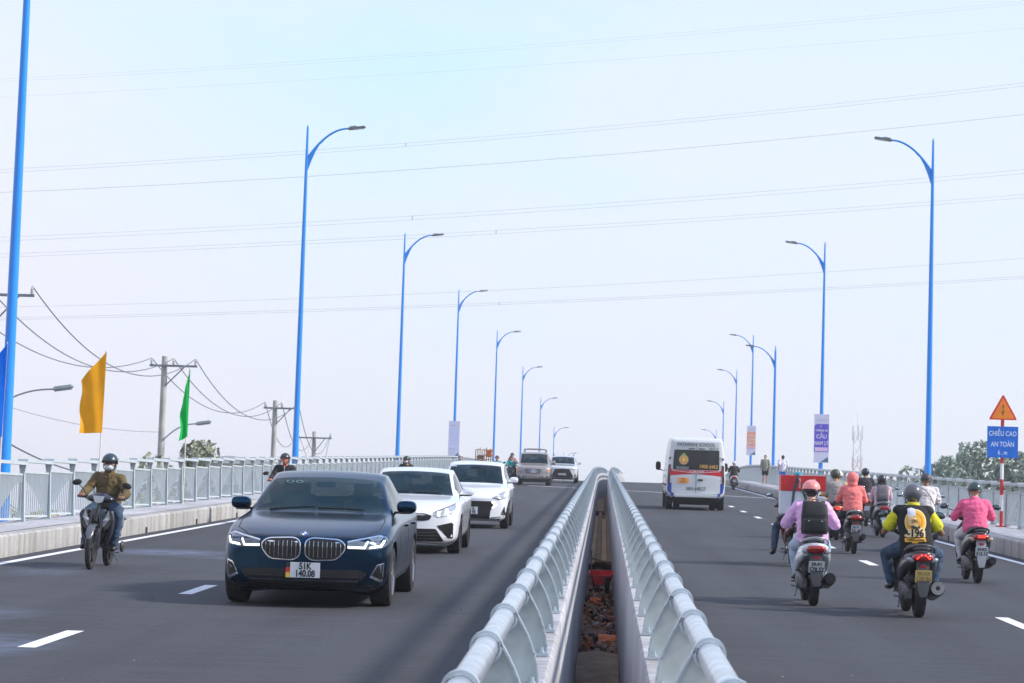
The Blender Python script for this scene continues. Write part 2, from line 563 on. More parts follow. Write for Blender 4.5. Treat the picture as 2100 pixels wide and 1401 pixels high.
# soil strip seen down the gap between the two decks
g = MB()
vs, fs = [], []
xs = [-.31 + .62 * i / 8 for i in range(9)]
dd = [8 + .7 * i for i in range(300)]
for d in dd:
    for x in xs:
        vs.append(P(x, d, -1.05 + .14 * noise.noise((x * 3, d * .8, 1)) + .10 * noise.noise((x * 9, d * 3, 4))))
for i in range(len(dd) - 1):
    for k in range(8): fs.append((i * 9 + k, i * 9 + k + 1, i * 9 + k + 10, i * 9 + k + 9))
g.add(vs, fs, True)
tag(g.build('soil', M_SOIL), kind='structure')
# ------------------------------------------------------------------ median parapets with tube rail
def parapet(sgn, label):
    root = empty('median_parapet', P(sgn * .45, 10), label, 'parapet')
    inv = root.matrix_basis.inverted() if False else Matrix.Translation(-root.location)
    w = MB()
    prof = [(sgn * .27, -1.15), (sgn * .27, .53), (sgn * .285, .55), (sgn * .60, .55), (sgn * .63, .53), (sgn * .66, -.20), (sgn * .66, -.28), (sgn * .40, -.28), (sgn * .40, -1.15)]
    ribbon(w, prof, ds=[i * 2.0 + (.001 if i % 5 else 0) for i in range(2, 110)])
    w.build('wall', M_WALL, root, inv)
    pi_ = MB()
    ds = [5 + 1.0 * i for i in range(0, 205)]
    pi_.tube([P(sgn * .49, d, .905) for d in ds], .056, n=18)
    for d in [7.2 + 2.03 * k + .16 for k in range(60)]:       # sleeve joints
        pi_.tube([P(sgn * .49, d - .02, .905), P(sgn * .49, d + .02, .905)], .0595, n=18)
    pi_.build('rail', M_PIPE, root, inv)
    # one bracket: ring round the tube, curved fin plate with a flange, base plate, bolts
    b = MB()
    s = sgn
    ring = []
    b.lathe([(-.03, .060), (-.03, .074), (.03, .074), (.03, .060)], n=20, axis='Y', c=(s * .49, 0, .905))
    arc = []
    for i in range(9):          # inner curved edge from the ring down to the base
        t = i / 8
        arc.append((s * (.43 - .125 * math.sin(t * PI / 2) ** 1.2), .93 - .375 * t ** 1.25))
    poly = [(s * .545, .875), (s * .50, .85)] + []
    outer = [(s * .56, .86), (s * .575, .70), (s * .565, .556)]
    fin = [(s * .44, .93)] + arc + outer[::-1]
    b.cur = 1
    b.prism(fin, -.007, .007)
    b.cur = 0
    # flange along the curved edge
    for i in range(len(arc) - 1):
        a0, a1 = Vector((arc[i][0], 0, arc[i][1])), Vector((arc[i + 1][0], 0, arc[i + 1][1]))
        m_ = (a0 + a1) / 2
        L = (a1 - a0).length
        ang = math.atan2(a1.x - a0.x, a1.z - a0.z)
        b.box(m_, (.010, .06, L * 1.08), Matrix.Rotation(ang, 3, 'Y'))
    b.box((s * .43, 0, .562), (.27, .13, .018))
    for bx in (.335, .52):
        for by in (-.045, .045):
            b.tube([(s * bx, by, .57), (s * bx, by, .605)], .011, n=6)
            b.lathe([(.572, .004), (.572, .018), (.584, .018), (.584, .004)], n=6, axis='Z', c=(s * bx, by, 0))
    me = b.mesh('bracket', [M_STEEL, M_FIN])
    for k in range(90):
        d = 7.20 + 2.03 * k
        link_mesh('bracket', me, root, inv @ frame(0, d))
    return root
parapet(-1, 'concrete median parapet with steel tube rail beside the lanes of oncoming cars')
parapet(1, 'concrete median parapet with steel tube rail beside the lanes of the departing van and scooters')

# ------------------------------------------------------------------ side railings
def railing(X, d0, n, label, fac):
    """fac: +1 if the road lies to +X of the railing"""
    root = empty('bridge_railing', P(X, d0, .33), label, 'railing')
    inv = Matrix.Translation(-root.location)
    S = 2.0
    pb = MB()                   # post: flared I section curving up to the top rail
    pb.box((0, 0, .045 - .04), (.20, .20, .02))
    pb.prism([(-.065, .0), (-.042, .45), (-.032, .80), (-.060, 1.00), (.060, 1.00), (.032, .80), (.042, .45), (.065, .0)], -.010, .010)
    for sx in (-1, 1):
        q = [(sx * .065, 0), (sx * .042, .45), (sx * .032, .80), (sx * .060, 1.0)]
        for (a, b_), (c_, d_) in zip(q[:-1], q[1:]):
            v0, v1 = Vector((a, 0, b_)), Vector((c_, 0, d_))
            pb.box((v0 + v1) / 2, (.010, .075, (v1 - v0).length * 1.02), Matrix.Rotation(math.atan2(v1.x - v0.x, v1.z - v0.z), 3, 'Y'))
    pm_ = pb.mesh('post', M_FENCE)
    pn = [MB(), MB()]
    for v, p in enumerate(pn):
        p.box((0, S / 2, 1.035), (.17, S, .055))
        p.box((0, S / 2, .845), (.035, S - .05, .035))
        p.box((0, S / 2, .10), (.035, S - .05, .035))
        nb = 13
        for i in range(nb):
            y = S * (i + .5) / nb
            p.box((0, y, .47), (.016, .016, .72))
            for q in (-1, 1):
                yy = y + q * S / nb / 3
                u = yy / S if v == 0 else 1 - yy / S
                low = .16 + .56 * (1 - (1 - math.cos(PI * u)) / 2) ** .85
                p.box((0, yy, (.83 + low) / 2), (.014, .012, .83 - low))
    pms = [p.mesh('panel', M_FENCE) for p in pn]
    for k in range(n):
        d = d0 + S * k
        link_mesh('post', pm_, root, inv @ vframe(X, d, .335))
        # panel: sheared to follow the slope
        a, b_ = P(X, d, .335), P(X, d + S, .335)
        m = Matrix.Identity(4)
        dv = (b_ - a) / S
        m.col[1][0], m.col[1][1], m.col[1][2] = dv.x, dv.y, dv.z
        link_mesh('panel', pms[k % 2], root, inv @ Matrix.Translation(a) @ m)
    return root
railing(-9.75, 34.4, 100, 'long grey steel railing along the left pavement, with scalloped bars, behind the oncoming riders', 1)
railing(9.5, 42.0, 100, 'long grey steel railing along the right pavement, running past the two pedestrians', -1)

# ------------------------------------------------------------------ blue street lamps
M_LHEAD = pm('lamp_head_grey', (.22, .24, .27), .4, metal=.4)
M_LENS = pm('lamp_lens', (.75, .78, .8), .15, var=.03)
def lamp_proto(T, side, name_label):
    root = empty('street_lamp', (0, 0, 0), name_label, 'street lamp', 'blue street lamps along the bridge')
    p = MB()
    zs = [-.6, 0, 2, 5, 9, T - 1.2, T - .1, T]
    rr = [.135, .125, .105, .090, .068, .05, .036, .008]
    p.tube([(0, 0, z) for z in zs], rr, n=10)
    p.build('pole', M_BLUE, root)
    b = MB()
    b.lathe([(-.62, .01), (-.62, .26), (-.58, .26), (-.58, .14), (.10, .13), (.12, .125)], n=10, axis='Z', closed=False)
    for k in range(4):
        a = PI / 4 + k * PI / 2
        b.prism([(.11, -.58), (.24, -.58), (.11, -.2)], -.008, .008)
    b.build('base_plate', M_BLUE, root)
    a = MB()
    s = side
    path, rad = [], []
    for i in range(13):
        t = i / 12
        x = .05 + 1.35 * t
        z = (T - 1.12) + 1.02 * (1 - (1 - t) ** 2.0)
        path.append((s * x, 0, z)); rad.append(.042 - .012 * t)
    a.tube(path, rad, n=8)
    g0 = [(s * .04, T - 1.0), (s * .04, T - 1.62)]
    arcp = [(path[i][0], path[i][2]) for i in range(0, 6)]
    low = [(s * (.04 + .52 * t), (T - 1.62) + 1.06 * (1 - (1 - t) ** 1.6)) for t in (.0, .25, .5, .75, 1.0)]
    a.prism(arcp + low[::-1], -.022, .022)
    a.build('arm', M_BLUE, root)
    h = MB()
    hx, hz = path[-1][0], path[-1][2]
    rot = Matrix.Rotation(-s * R(8), 3, 'Y')
    h.box((hx + s * .28, 0, hz + .03), (.62, .24, .075), rot, bev=.03)
    h.box((hx + s * .16, 0, hz + .065), (.26, .16, .05), rot, bev=.02)
    hh = h.build('lamp_head', M_LHEAD, root)
    q = MB()
    q.box((hx + s * .34, 0, hz - .001), (.36, .17, .018), rot)
    q.build('lens', M_LENS, hh)
    return root
LP_L = lamp_proto(12.75, 1, 'x')
LP_R = lamp_proto(12.75, -1, 'x')
lamp_l = [('nearest blue street lamp at the left edge, its head cut off by the frame', -10.45, 44.0),
          ('tall blue street lamp behind the dark blue sedan, first whole one on the left', -10.42, 85.6),
          ('blue street lamp rising behind the white sedan, second whole one on the left', -10.4, 128.0),
          ('blue street lamp on the left with a faint pale banner on its pole', -10.42, 171.0),
          ('blue street lamp rising above the motorbike with caged cargo', -10.4, 213.0),
          ('blue street lamp rising beside the riders in teal', -10.42, 256.0),
          ('thin blue street lamp rising over the roof rack of the beige off-road wagon', -10.45, 298.0),
          ('thin blue street lamp between the beige wagon and the silver crossover', -10.5, 341.0),
          ('farthest blue street lamp on the left, only its top over the silver crossover', -10.5, 380.0)]
lamp_r = [('tall blue street lamp just left of the height warning sign', 10.84, 85.1),
          ('blue street lamp on the right carrying the purple banner', 10.85, 127.0),
          ('short blue street lamp behind the two pedestrians, lower than its neighbours', 10.95, 168.0),
          ('blue street lamp on the right carrying the orange banner', 11.05, 210.0),
          ('blue street lamp on the right rising behind the scooter beside the van', 11.1, 253.0),
          ('thin blue street lamp just right of the white van', 11.0, 296.0),
          ('farthest blue street lamp on the right, only its top over the van roof', 11.2, 338.0)]
LAMPS = {}
def place_lamps(lst, proto, key):
    for i, (lab, X, d) in enumerate(lst):
        src = proto
        o = src if i == 0 else copy_tree(src)
        o.matrix_world = Matrix.Translation(P(X, d, 0)) @ Matrix.Rotation(0.0, 4, 'Z')
        o['label'] = lab
        LAMPS[(key, i)] = o
place_lamps(lamp_l, LP_L, 'L')
LP_S = lamp_proto(9.35, -1, lamp_r[2][0])
LP_S.matrix_world = Matrix.Translation(P(lamp_r[2][1], lamp_r[2][2], 0))
place_lamps(lamp_r[:2] + lamp_r[3:], LP_R, 'R')

# ------------------------------------------------------------------ banners on lamp poles
def banner(X, d, z0, label, main, dark, words, rail=True):
    root = empty('pole_banner', P(X, d - .16, z0), label, 'banner', 'banners on the lamp poles')
    white = pm('banner_white', (.66, .66, .86), .7, var=.06, scale=2)
    W_, H_ = .74, 2.42
    b = MB(); b.box((0, 0, H_ / 2), (W_, .012, H_)); b.build('sheet', white, root)
    b = MB()
    for z in (.02, H_ - .02): b.box((0, .06, z), (W_ + .06, .03, .03))
    b.box((0, .14, .02), (.05, .18, .03)); b.box((0, .14, H_ - .02), (.05, .18, .03))
    b.build('frame', M_STEEL, root)
    b = MB()
    b.prism([(-.36, .55), (.36, .55), (.36, 1.93), (-.22, 1.93), (-.33, 1.87), (-.36, 1.75)], -.013, -.007)
    pn = b.build('printed_panel', main, root)
    b = MB(); b.prism([(-.03, .03), (.36, .03), (.33, .30), (.15, .16)], -.011, -.007)
    b.build('printed_bridge', pm('banner_teal', (.06, .19, .26), .7), root)
    b = MB(); b.box((0, -.0155, .67), (.64, .004, .19)); b.build('printed_strip', dark, root)
    for t, s, z, sx in words:
        writing('writing', t, s, pm('banner_text', (.82, .80, .92), .6, var=.02), root, (0, -.017, z), .004, sx)
    writing('writing', 'CẦU NAM LÝ', .07, pm('banner_grey', (.2, .2, .32), .6), root, (0, -.009, 2.12), 0, .9)
    return root
WR = [('LỄ', .12, 1.80, 1), ('THÔNG XE', .13, 1.60, .9), ('CẦU', .27, 1.30, .95), ('NAM LÝ', .27, .96, .72)]
banner(10.85, 127, 1.65, 'purple and white banner hanging on a blue lamp pole above the right railing', pm('banner_purple', (.13, .10, .62), .6, var=.12, scale=3), pm('banner_pink', (.78, .55, .82), .6), WR)
banner(11.05, 210, 2.75, 'orange and white banner hanging on a blue lamp pole left of the pedestrians', pm('banner_orange', (.95, .36, .22), .6, var=.2, scale=2), pm('banner_pink2', (.85, .5, .6), .6), WR)
banner(-10.42, 171, 1.35, 'pale lavender banner on the third whole lamp pole on the left', pm('banner_pale', (.62, .65, .92), .6, var=.05), pm('banner_pale2', (.68, .7, .92), .6), [])

# ------------------------------------------------------------------ flags tied to the left railing
def flag(X, d, mat, label, verts, pole_top, phase):
    root = empty('flag', P(X, d, .34), label, 'flag', 'coloured flags on the left railing')
    p = MB()
    p.tube([(0, 0, 0), (.01, 0, pole_top * .6), (.03, 0, pole_top)], [.016, .013, .009], n=8)
    p.build('flag_pole', pm('pale_bamboo', (.62, .62, .60), .6), root)
    # cloth: grid between the pole edge and the free edge, with folds
    (tx, tz), (bx, bz), (ux, uz), (lx, lz) = verts      # pole top, pole bottom, free top, free bottom
    n, m = 14, 22
    vs, fs = [], []
    for i in range(m + 1):
        t = i / m
        for k in range(n + 1):
            u = k / n
            x = (tx + (bx - tx) * t) * (1 - u) + (ux + (lx - ux) * t) * u
            z = (tz + (bz - tz) * t) * (1 - u) + (uz + (lz - uz) * t) * u
            y = .07 * u * math.sin(u * 7 + t * 3 + phase) + .04 * math.sin(t * 5 + phase) * u
            x += .02 * u * math.sin(t * 9 + phase)
            vs.append((x, y - .02, z))
    nn = len(vs)
    vs += [(x, y + .004, z) for x, y, z in vs]
    for i in range(m):
        for k in range(n):
            a = i * (n + 1) + k
            fs.append((a, a + 1, a + n + 2, a + n + 1))
            fs.append((a + nn, a + nn + n + 1, a + nn + n + 2, a + nn + 1))
    c = MB(); c.add(vs, fs, True)
    c.build('cloth', mat, root)
    return root
def flagmat(key, col):
    m = pm(key, col, .75, var=.12, scale=5)
    n, l = m.node_tree.nodes, m.node_tree.links
    if 'thin' not in n:
        t_ = n.new('ShaderNodeBsdfTranslucent'); t_.name = 'thin'; t_.inputs[0].default_value = (*[min(1, v * 1.3) for v in col], 1)
        x_ = n.new('ShaderNodeMixShader'); x_.inputs[0].default_value = .5
        l.new(n['Principled BSDF'].outputs[0], x_.inputs[1]); l.new(t_.outputs[0], x_.inputs[2]); l.new(x_.outputs[0], n['Material Output'].inputs[0])
    return m
flag(-9.66, 48.4, flagmat('orange_cloth', (1.0, .50, .010)), 'orange flag on a thin pole, hanging left above the railing',
     ((.05, 3.12), (.03, 1.55), (-.44, 2.55), (-.40, 1.53)), 3.14, 0.3)
flag(-9.66, 58.3, flagmat('green_cloth', (.0, .58, .14)), 'narrow green furled flag on a thin pole by the railing',
     ((.05, 3.14), (.05, 1.55), (-.13, 2.4), (-.12, 1.43)), 3.16, 1.4)
flag(-9.66, 40.35, flagmat('blue_cloth', (.0, .26, .85)), 'blue flag at the left edge, only a sliver showing beside the nearest lamp pole',
     ((.04, 2.93), (.02, 1.42), (-.43, 2.35), (-.38, 1.40)), 2.95, 1.1)

# ------------------------------------------------------------------ warning sign with height board
def sign():
    root = empty('road_sign', P(9.31, 59.6, .34), 'red and white banded post with an orange warning triangle above a blue height board', 'road sign')
    red, wht = pm('sign_red', (.55, .035, .03), .45), pm('sign_white', (.75, .75, .75), .5)
    p = MB()
    z = 0.0; k = 0
    while z < 3.05:
        z1 = min(z + .385, 3.05)
        p.cur = k % 2
        p.tube([(0, 0, z), (0, 0, z1)], .045, n=14)
        z = z1; k += 1
    p.cur = 0
    p.box((0, 0, .012), (.24, .24, .024))
    p.box((.02, -.02, .92), (.14, .12, .05), bev=.01)
    p.build('post', [red, wht], root)
    t = MB(); t.prism([(-.345, 2.60), (.345, 2.60), (.33, 2.66), (.02, 3.20), (-.02, 3.20), (-.33, 2.66)], -.062, -.054)
    tb = t.build('warning_triangle', pm('sign_red_face', (.75, .04, .03), .4), root)
    t = MB(); t.prism([(-.292, 2.632), (.292, 2.632), (0, 3.135)], -.066, -.0622)
    t.build('triangle_face', pm('sign_orange', (.95, .26, .02), .4), tb)
    blk = pm('sign_black', (.02, .02, .02), .5)
    t = MB()
    t.prism([(-.012, 2.97), (.014, 2.97), (.010, 2.89), (-.008, 2.89)], -.070, -.0662)
    t.prism([(-.002, 2.875), (.008, 2.875), (.006, 2.82), (-.002, 2.82)], -.070, -.0662)
    t.prism([(.012, 2.83), (-.048, 2.765), (.005, 2.775), (-.018, 2.735), (.048, 2.80), (.0, 2.79)], -.070, -.0662)
    t.prism([(-.018, 2.74), (.012, 2.735), (-.012, 2.70)], -.070, -.0662)
    t.build('lightning_mark', blk, tb)
    b = MB(); b.box((0, -.058, 2.06), (.78, .008, .76)); bb = b.build('height_board', pm('sign_blue', (.005, .15, .66), .4), root)
    wt = pm('sign_text', (.60, .72, .92), .5, var=.03)
    for s, z_, sz in (('CHIỀU CAO', 2.26, .165), ('AN TOÀN', 2.00, .165), ('6 . m', 1.80, .15)):
        writing('writing', s, sz, wt, bb, (0, -.064, z_), .003, .78)
    root.scale = (.92, .92, .96)
sign()

# ------------------------------------------------------------------ utility poles beside the lower road, and their wires
M_CONC = pm('spun_concrete', (.42, .41, .39), .9, var=.15, scale=3, bump=.3)
M_WIRE = pm('wire_grey', (.13, .14, .16), .6)
M_XARM = pm('crossarm_steel', (.20, .22, .26), .5, metal=.5)
M_INS = pm('insulator', (.45, .45, .47), .3)
POLES = []
def upole(x, y, top, label, lamp, arm_l, arm_r, yaw):
    root = empty('utility_pole', (x, y, -3.2), label, 'utility pole', 'concrete utility poles beyond the left railing')
    root.rotation_euler = (0, 0, yaw)
    Hh = top + 3.2
    p = MB(); p.tube([(0, 0, -.3), (0, 0, Hh)], [.20, .13], n=14); p.build('pole', M_CONC, root)
    a = MB(); za = Hh - .42
    a.box(((arm_l + arm_r) / 2, -.16, za), (arm_r - arm_l, .09, .09))
    a.tube([(arm_r * .62, -.16, za - .03), (.1, -.12, za - .85)], .028, n=6)
    a.build('crossarm', M_XARM, root)
    pts = []
    for ix in (arm_l + .08, arm_l + (arm_r - arm_l) * .5, arm_r - .08):
        i_ = MB()
        i_.lathe([(0, .02), (.02, .06), (.05, .035), (.08, .065), (.12, .04), (.16, .06), (.20, .03), (.26, .025), (.28, .005)], n=10, axis='Z', c=(ix, -.16, za + .045), closed=False)
        i_.build('insulator', M_INS, root)
        pts.append(root.matrix_basis @ Vector((ix, -.16, za + .32)) if False else Matrix.Translation(root.location) @ Matrix.Rotation(yaw, 4, 'Z') @ Vector((ix, -.16, za + .32)))
    if lamp:
        l_ = MB()
        z0 = Hh - 5.1 + lamp[1]
        path = []
        for i in range(10):
            t = i / 9
            path.append((.1 + lamp[0] * t, -.15, z0 + .75 * (1 - (1 - t) ** 2.2)))
        l_.tube(path, .03, n=8)
        l_.box((path[-1][0] + .30, -.15, path[-1][2] + .05), (.68, .26, .16), Matrix.Rotation(-R(9), 3, 'Y'), bev=.05)
        l_.build('side_lamp', pm('lamp_grey', (.33, .37, .40), .45, metal=.3), root)
    POLES.append((root, pts, Matrix.Translation(root.location) @ Matrix.Rotation(yaw, 4, 'Z') @ Vector((0, -.2, Hh - 4.9))))
upole(-20.3, 83, 10.6, 'nearest concrete utility pole, hidden behind the blue lamp at the left edge', (2.05, .85), -1.9, 1.35, 0)
upole(-19.1, 109, 10.35, 'concrete utility pole left of the green flag, with a small lamp on a curved arm', (1.42, 1.45), -.62, 1.45, 0)
upole(-17.74, 136, 10.25, 'concrete utility pole left of the tall blue lamp behind the dark sedan', None, -.6, 1.35, 0)
upole(-18.77, 164, 10.05, 'farthest concrete utility pole with wires hanging slack, right of the tall blue lamp', None, -1.15, 1.15, 0)
def wire(a, b, sag, r, label, group, cat='wire', name='power_line', n=22):
    w = MB()
    w.tube([a.lerp(b, i / n) - Vector((0, 0, sag * 4 * (i / n) * (1 - i / n))) for i in range(n + 1)], r, n=5)
    return tag(w.build(name, M_WIRE), label, cat, group)
GW = 'wires strung between the utility poles'
spn = ['left of the pole by the green flag', 'right of the pole by the green flag', 'ending at the farthest pole']
whc = ['left', 'middle', 'right']
for k in range(3):
    for j in range(3):
        wire(POLES[k][1][j], POLES[k + 1][1][j], (1.35, 1.35, 1.6)[k] * (1 + .12 * j), .020,
             'thin sagging wire, %s of three, %s' % (whc[j], spn[k]), GW, cat='overhead wire')
wire(POLES[0][2], POLES[1][2], .8, .030, 'thick low cable sagging below the orange flag to the pole by the green flag', GW, cat='overhead wire')
wire(POLES[0][2] - Vector((0, 0, 1.9)), POLES[1][2] - Vector((0, 0, 2.6)), .9, .020, 'lowest cable at the left edge, dropping behind the railing', GW, cat='overhead wire')
wire(POLES[0][1][0] + Vector((-3.5, -10, -.8)), POLES[1][2] + Vector((0, 0, 1.6)), 1.2, .010, 'faint thin wire crossing behind the orange flag', GW, cat='overhead wire')
for j, (x_, s_) in enumerate(((-.9, .8), (-.2, 1.3), (.9, .9))):
    q = POLES[3][0].location + Vector((x_, -.2, 12.8))
    wire(POLES[3][1][j], POLES[3][0].location + Vector((x_ * .3 + .3, -.3, 10.3 - .2 * j)), -.1, .016, 'slack drop wire on the %s side of the farthest utility pole' % whc[j], GW, cat='overhead wire', n=8)

# high-voltage conductors crossing the sky: end points worked out at about 140 m
HV = [((-45.5, 140, 31.17), (34.9, 140, 33.0), 0)]
# high-voltage bundles crossing the whole sky about 140 m away: height = a x^2 + b x + c
HV = [(0.00058, 0.11745, 26.398, .188, 'third highest overhead conductor, a close pair crossing high over both lamp rows'),
      (0.00061, 0.10937, 24.779, 0, 'darkest single overhead conductor, crossing just below the top of the left lamp arm'),
      (0.00042, 0.09759, 22.050, .215, 'close pair of overhead conductors crossing midway up the sky, upper of two like pairs'),
      (0.00037, 0.08904, 20.879, .188, 'close pair of overhead conductors crossing at the second left lamp head'),
      (0.00047, 0.08020, 17.463, 0, 'faint single overhead conductor second from the bottom, near the third left lamp head'),
      (0.00035, 0.07185, 16.712, .108, 'lowest overhead conductor, crossing just under the third left lamp arm'),
      (0.00044, 0.10633, 31.357, .162, 'highest overhead conductor, very faint, leaving the frame at the top right'),
      (0.00027, 0.09583, 30.136, 0, 'very faint second highest overhead conductor near the top of the sky')]
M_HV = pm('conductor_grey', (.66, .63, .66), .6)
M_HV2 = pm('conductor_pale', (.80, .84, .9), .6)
for i, (a, b, c, gp, lab) in enumerate(HV):
    w = MB()
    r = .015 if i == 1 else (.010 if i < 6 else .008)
    for off in ([0, -gp] if gp else [0]):
        w.tube([(x, 140, a * x * x + b * x + c + off) for x in range(-96, 97, 6)], r, n=5)
    for x in ((-11.5,), (-7.2,), (-11.0,), (-6.3,), (-4,), (-6,), (), ())[i]:     # spacer clamps
        z = a * x * x + b * x + c
        w.box((x, 140, z - gp / 2), (.05, .03, gp + .03))
    tag(w.build('power_line', M_HV if i < 6 else M_HV2), lab, 'power line', 'high-voltage conductors crossing the sky')

# ------------------------------------------------------------------ trees and scrub
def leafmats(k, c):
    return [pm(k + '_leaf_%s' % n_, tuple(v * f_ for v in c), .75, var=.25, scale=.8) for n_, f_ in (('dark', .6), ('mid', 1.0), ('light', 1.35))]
def crown_mesh(blobs, n, size, mats, seed, name='crown', gap=.35):
    rnd = random.Random(seed)
    b = MB()
    tot = sum(r[0] * r[2] for _, r in blobs)
    for (c, r) in blobs:
        for _ in range(int(n * r[0] * r[2] / tot)):
            while True:
                v = Vector((rnd.uniform(-1, 1), rnd.uniform(-1, 1), rnd.uniform(-1, 1)))
                if .15 < v.length < 1: break
            rad = .55 + .45 * v.length
            v.normalize()
            nz_ = noise.noise(Vector((c[0] + v.x * 1.7, c[1] + v.y * 1.7, v.z * 1.7 + seed)))
            q = rad * (1 + .45 * nz_)
            if nz_ < -gap: continue
            p = Vector((c[0] + v.x * r[0] * q, c[1] + v.y * r[1] * q, c[2] + v.z * r[2] * q))
            s = size * rnd.uniform(.5, 1.4)
            a = Vector((rnd.gauss(0, 1), rnd.gauss(0, 1), rnd.gauss(0, 1))).normalized()
            e = a.orthogonal().normalized()
            f = a.cross(e)
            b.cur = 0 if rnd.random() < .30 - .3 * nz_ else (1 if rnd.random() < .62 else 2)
            b.add([p + e * s, p + f * s * .55, p - e * s, p - f * s * .55 + a * s * .25], [(0, 1, 2, 3)])
    me = bpy.data.meshes.new(name)
    me.from_pydata(b.v, [], b.f)
    for m in mats: me.materials.append(m)
    me.polygons.foreach_set('material_index', b.mi)
    me.update()
    return me
M_BARK = pm('bark', (.10, .08, .06), .95, var=.3, scale=4, bump=.6, bscale=9)
def tree(x, y, z0, top, w, seed, label, col, name='broadleaf_tree', n=3800, size=.3, group=None, blobs=None, low=.35):
    rnd = random.Random(seed)
    root = empty(name, (x, y, z0), label, 'tree', group)
    H_ = top - z0
    bl = blobs
    if not bl:
        bl = []
        for k in range(9):
            a = rnd.uniform(0, 2 * PI); q = rnd.uniform(0, .62) * w
            zz = H_ * rnd.uniform(low, .84)
            s = w * rnd.uniform(.34, .52) * (1.15 - .5 * abs(zz / H_ - .6))
            bl.append(((math.cos(a) * q, math.sin(a) * q, min(zz, H_ - s * .8)), (s, s, s * .82)))
        bl.append(((0, 0, H_ - w * .36), (w * .42, w * .42, w * .36)))
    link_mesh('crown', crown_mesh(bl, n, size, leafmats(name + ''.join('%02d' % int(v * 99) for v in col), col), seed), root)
    t = MB()
    t.tube([(0, 0, -.3), (.1, 0, H_ * .3), (.0, .1, H_ * .62)], [w * .055 + .08, w * .04 + .05, .06], n=8)
    for k in range(5):
        c = bl[k % len(bl)][0]
        t.tube([(0, 0, H_ * (.22 + .05 * k)), (c[0] * .5, c[1] * .5, (H_ * .3 + c[2]) / 2), c], [.10, .07, .03], n=6)
    t.build('trunk', M_BARK, root)
    return root
G1, G2, G3 = (.26, .33, .27), (.24, .31, .26), (.31, .36, .28)  # leaf greens paled and greyed: distance haze put into the colour
GR = 'hazy trees beyond the right railing'
tree(30.3, 205, -3.2, 12.6, 5.0, 11, 'tallest hazy green tree beyond the right railing, behind the warning sign', G1, n=15000, size=.24, group=GR)
tree(27.0, 200, -3.2, 11.3, 4.0, 12, 'hazy green tree just left of the tallest tree, right of the near blue lamp', G2, n=9000, size=.22, group=GR)
tree(25.3, 207, -3.2, 10.8, 3.6, 13, 'darker hazy tree right beside the near blue lamp on the right', G2, n=3500, size=.22, group=GR)
tree(23.3, 205, -3.2, 9.6, 2.8, 14, 'low pale bush-like tree left of the near blue lamp on the right', G3, n=3000, size=.2, group=GR)
tree(33.4, 205, -3.2, 12.0, 4.2, 15, 'hazy dark tree at the right edge, right of the warning sign', G1, n=11000, size=.24, group=GR)
tree(37.0, 215, -3.2, 13.0, 5, 16, 'rightmost hazy tree, cut by the right edge of the frame', G2, n=4000, size=.24, group=GR)
tree(24.5, 150, -3.2, 7.3, 5.2, 17, 'low scrubby tree seen through the right railing below the near lamp', G3, n=9000, size=.15, group=GR)
tree(18.5, 140, -3.2, 6.4, 4.6, 18, 'low scrubby tree seen through the right railing left of the near lamp', G2, n=8000, size=.15, group=GR)
tree(18.6, 110, -3.2, 4.6, 3.8, 19, 'low scrubby tree seen through the right railing below the warning sign', G3, n=7000, size=.13, group=GR)
GL = 'scrub and trees beyond the left railing'
OL = (.31, .33, .23)  # olive leaf tone lightened, part of the haze painted in
tree(-16.8, 104, -3.2, 6.5, 1.6, 31, 'rounded olive treetop right of the utility pole by the green flag', OL, n=6000, size=.12, group=GL)
tree(-18.9, 106, -3.2, 5.9, 1.6, 32, 'low spreading treetop just left of the utility pole by the green flag', OL, n=2300, size=.12, group=GL, low=.5)
tree(-15.6, 99, -3.2, 6.3, 1.2, 33, 'small feathery treetop rightmost beyond the left railing', OL, n=1600, size=.12, group=GL)
YG = (.32, .30, .15)
k = 0
for (x, y, tp, w_, cl) in ((-13.0, 47, 1.9, 1.5, YG), (-14.6, 52, 2.3, 1.6, OL), (-14.2, 58, 2.5, 1.5, YG), (-15.2, 64, 2.8, 1.7, OL), (-15.5, 71, 3.0, 1.6, YG), (-15.0, 78, 3.3, 1.6, OL), (-16.3, 86, 3.7, 1.7, OL), (-17.0, 94, 4.0, 1.8, YG)):
    wh = ['nearest scrubby bush seen through the left railing beside the nearest lamp base', 'olive bush behind the railing left of the olive-jacketed rider', 'yellowish bush behind the railing at the orange flag pole',
          'olive bush behind the railing at the olive-jacketed rider', 'yellowish bush behind the railing right of the olive-jacketed rider', 'olive bush behind the railing at the green flag pole',
          'olive bush behind the railing just right of the green flag pole', 'farthest yellowish bush behind the left railing'][k]
    tree(x, y, -3.2, tp, w_, 50 + k, wh, cl, name='scrub_bush', n=2200, size=.12, group=GL, low=.35)['category'] = 'bush'
    k += 1

def warehouse():
    root = empty('warehouse', (-26.4, 185, -3.2), 'low white warehouse glimpsed through the left railing right of the green flag', 'warehouse')
    wm = pm('warehouse_white', (.74, .74, .74), .8, var=.08, scale=.6)
    b = MB(); b.box((0, 0, 5.8), (7, 12, 11.6)); b.build('wall', wm, root)
    b = MB(); b.prism([(-3.8, 11.55), (3.8, 11.55), (3.8, 11.7), (0, 12.1), (-3.8, 11.7)], -6.6, 6.6); b.build('roof', pm('roof_sheet', (.62, .63, .66), .6, var=.1), root)
    for i in range(3):
        b = MB(); b.box((-2.2 + 2.2 * i, -6.03, 9.6), (1.3, .06, .9)); b.build('window', pm('far_window', (.10, .13, .16), .3), root)
warehouse()
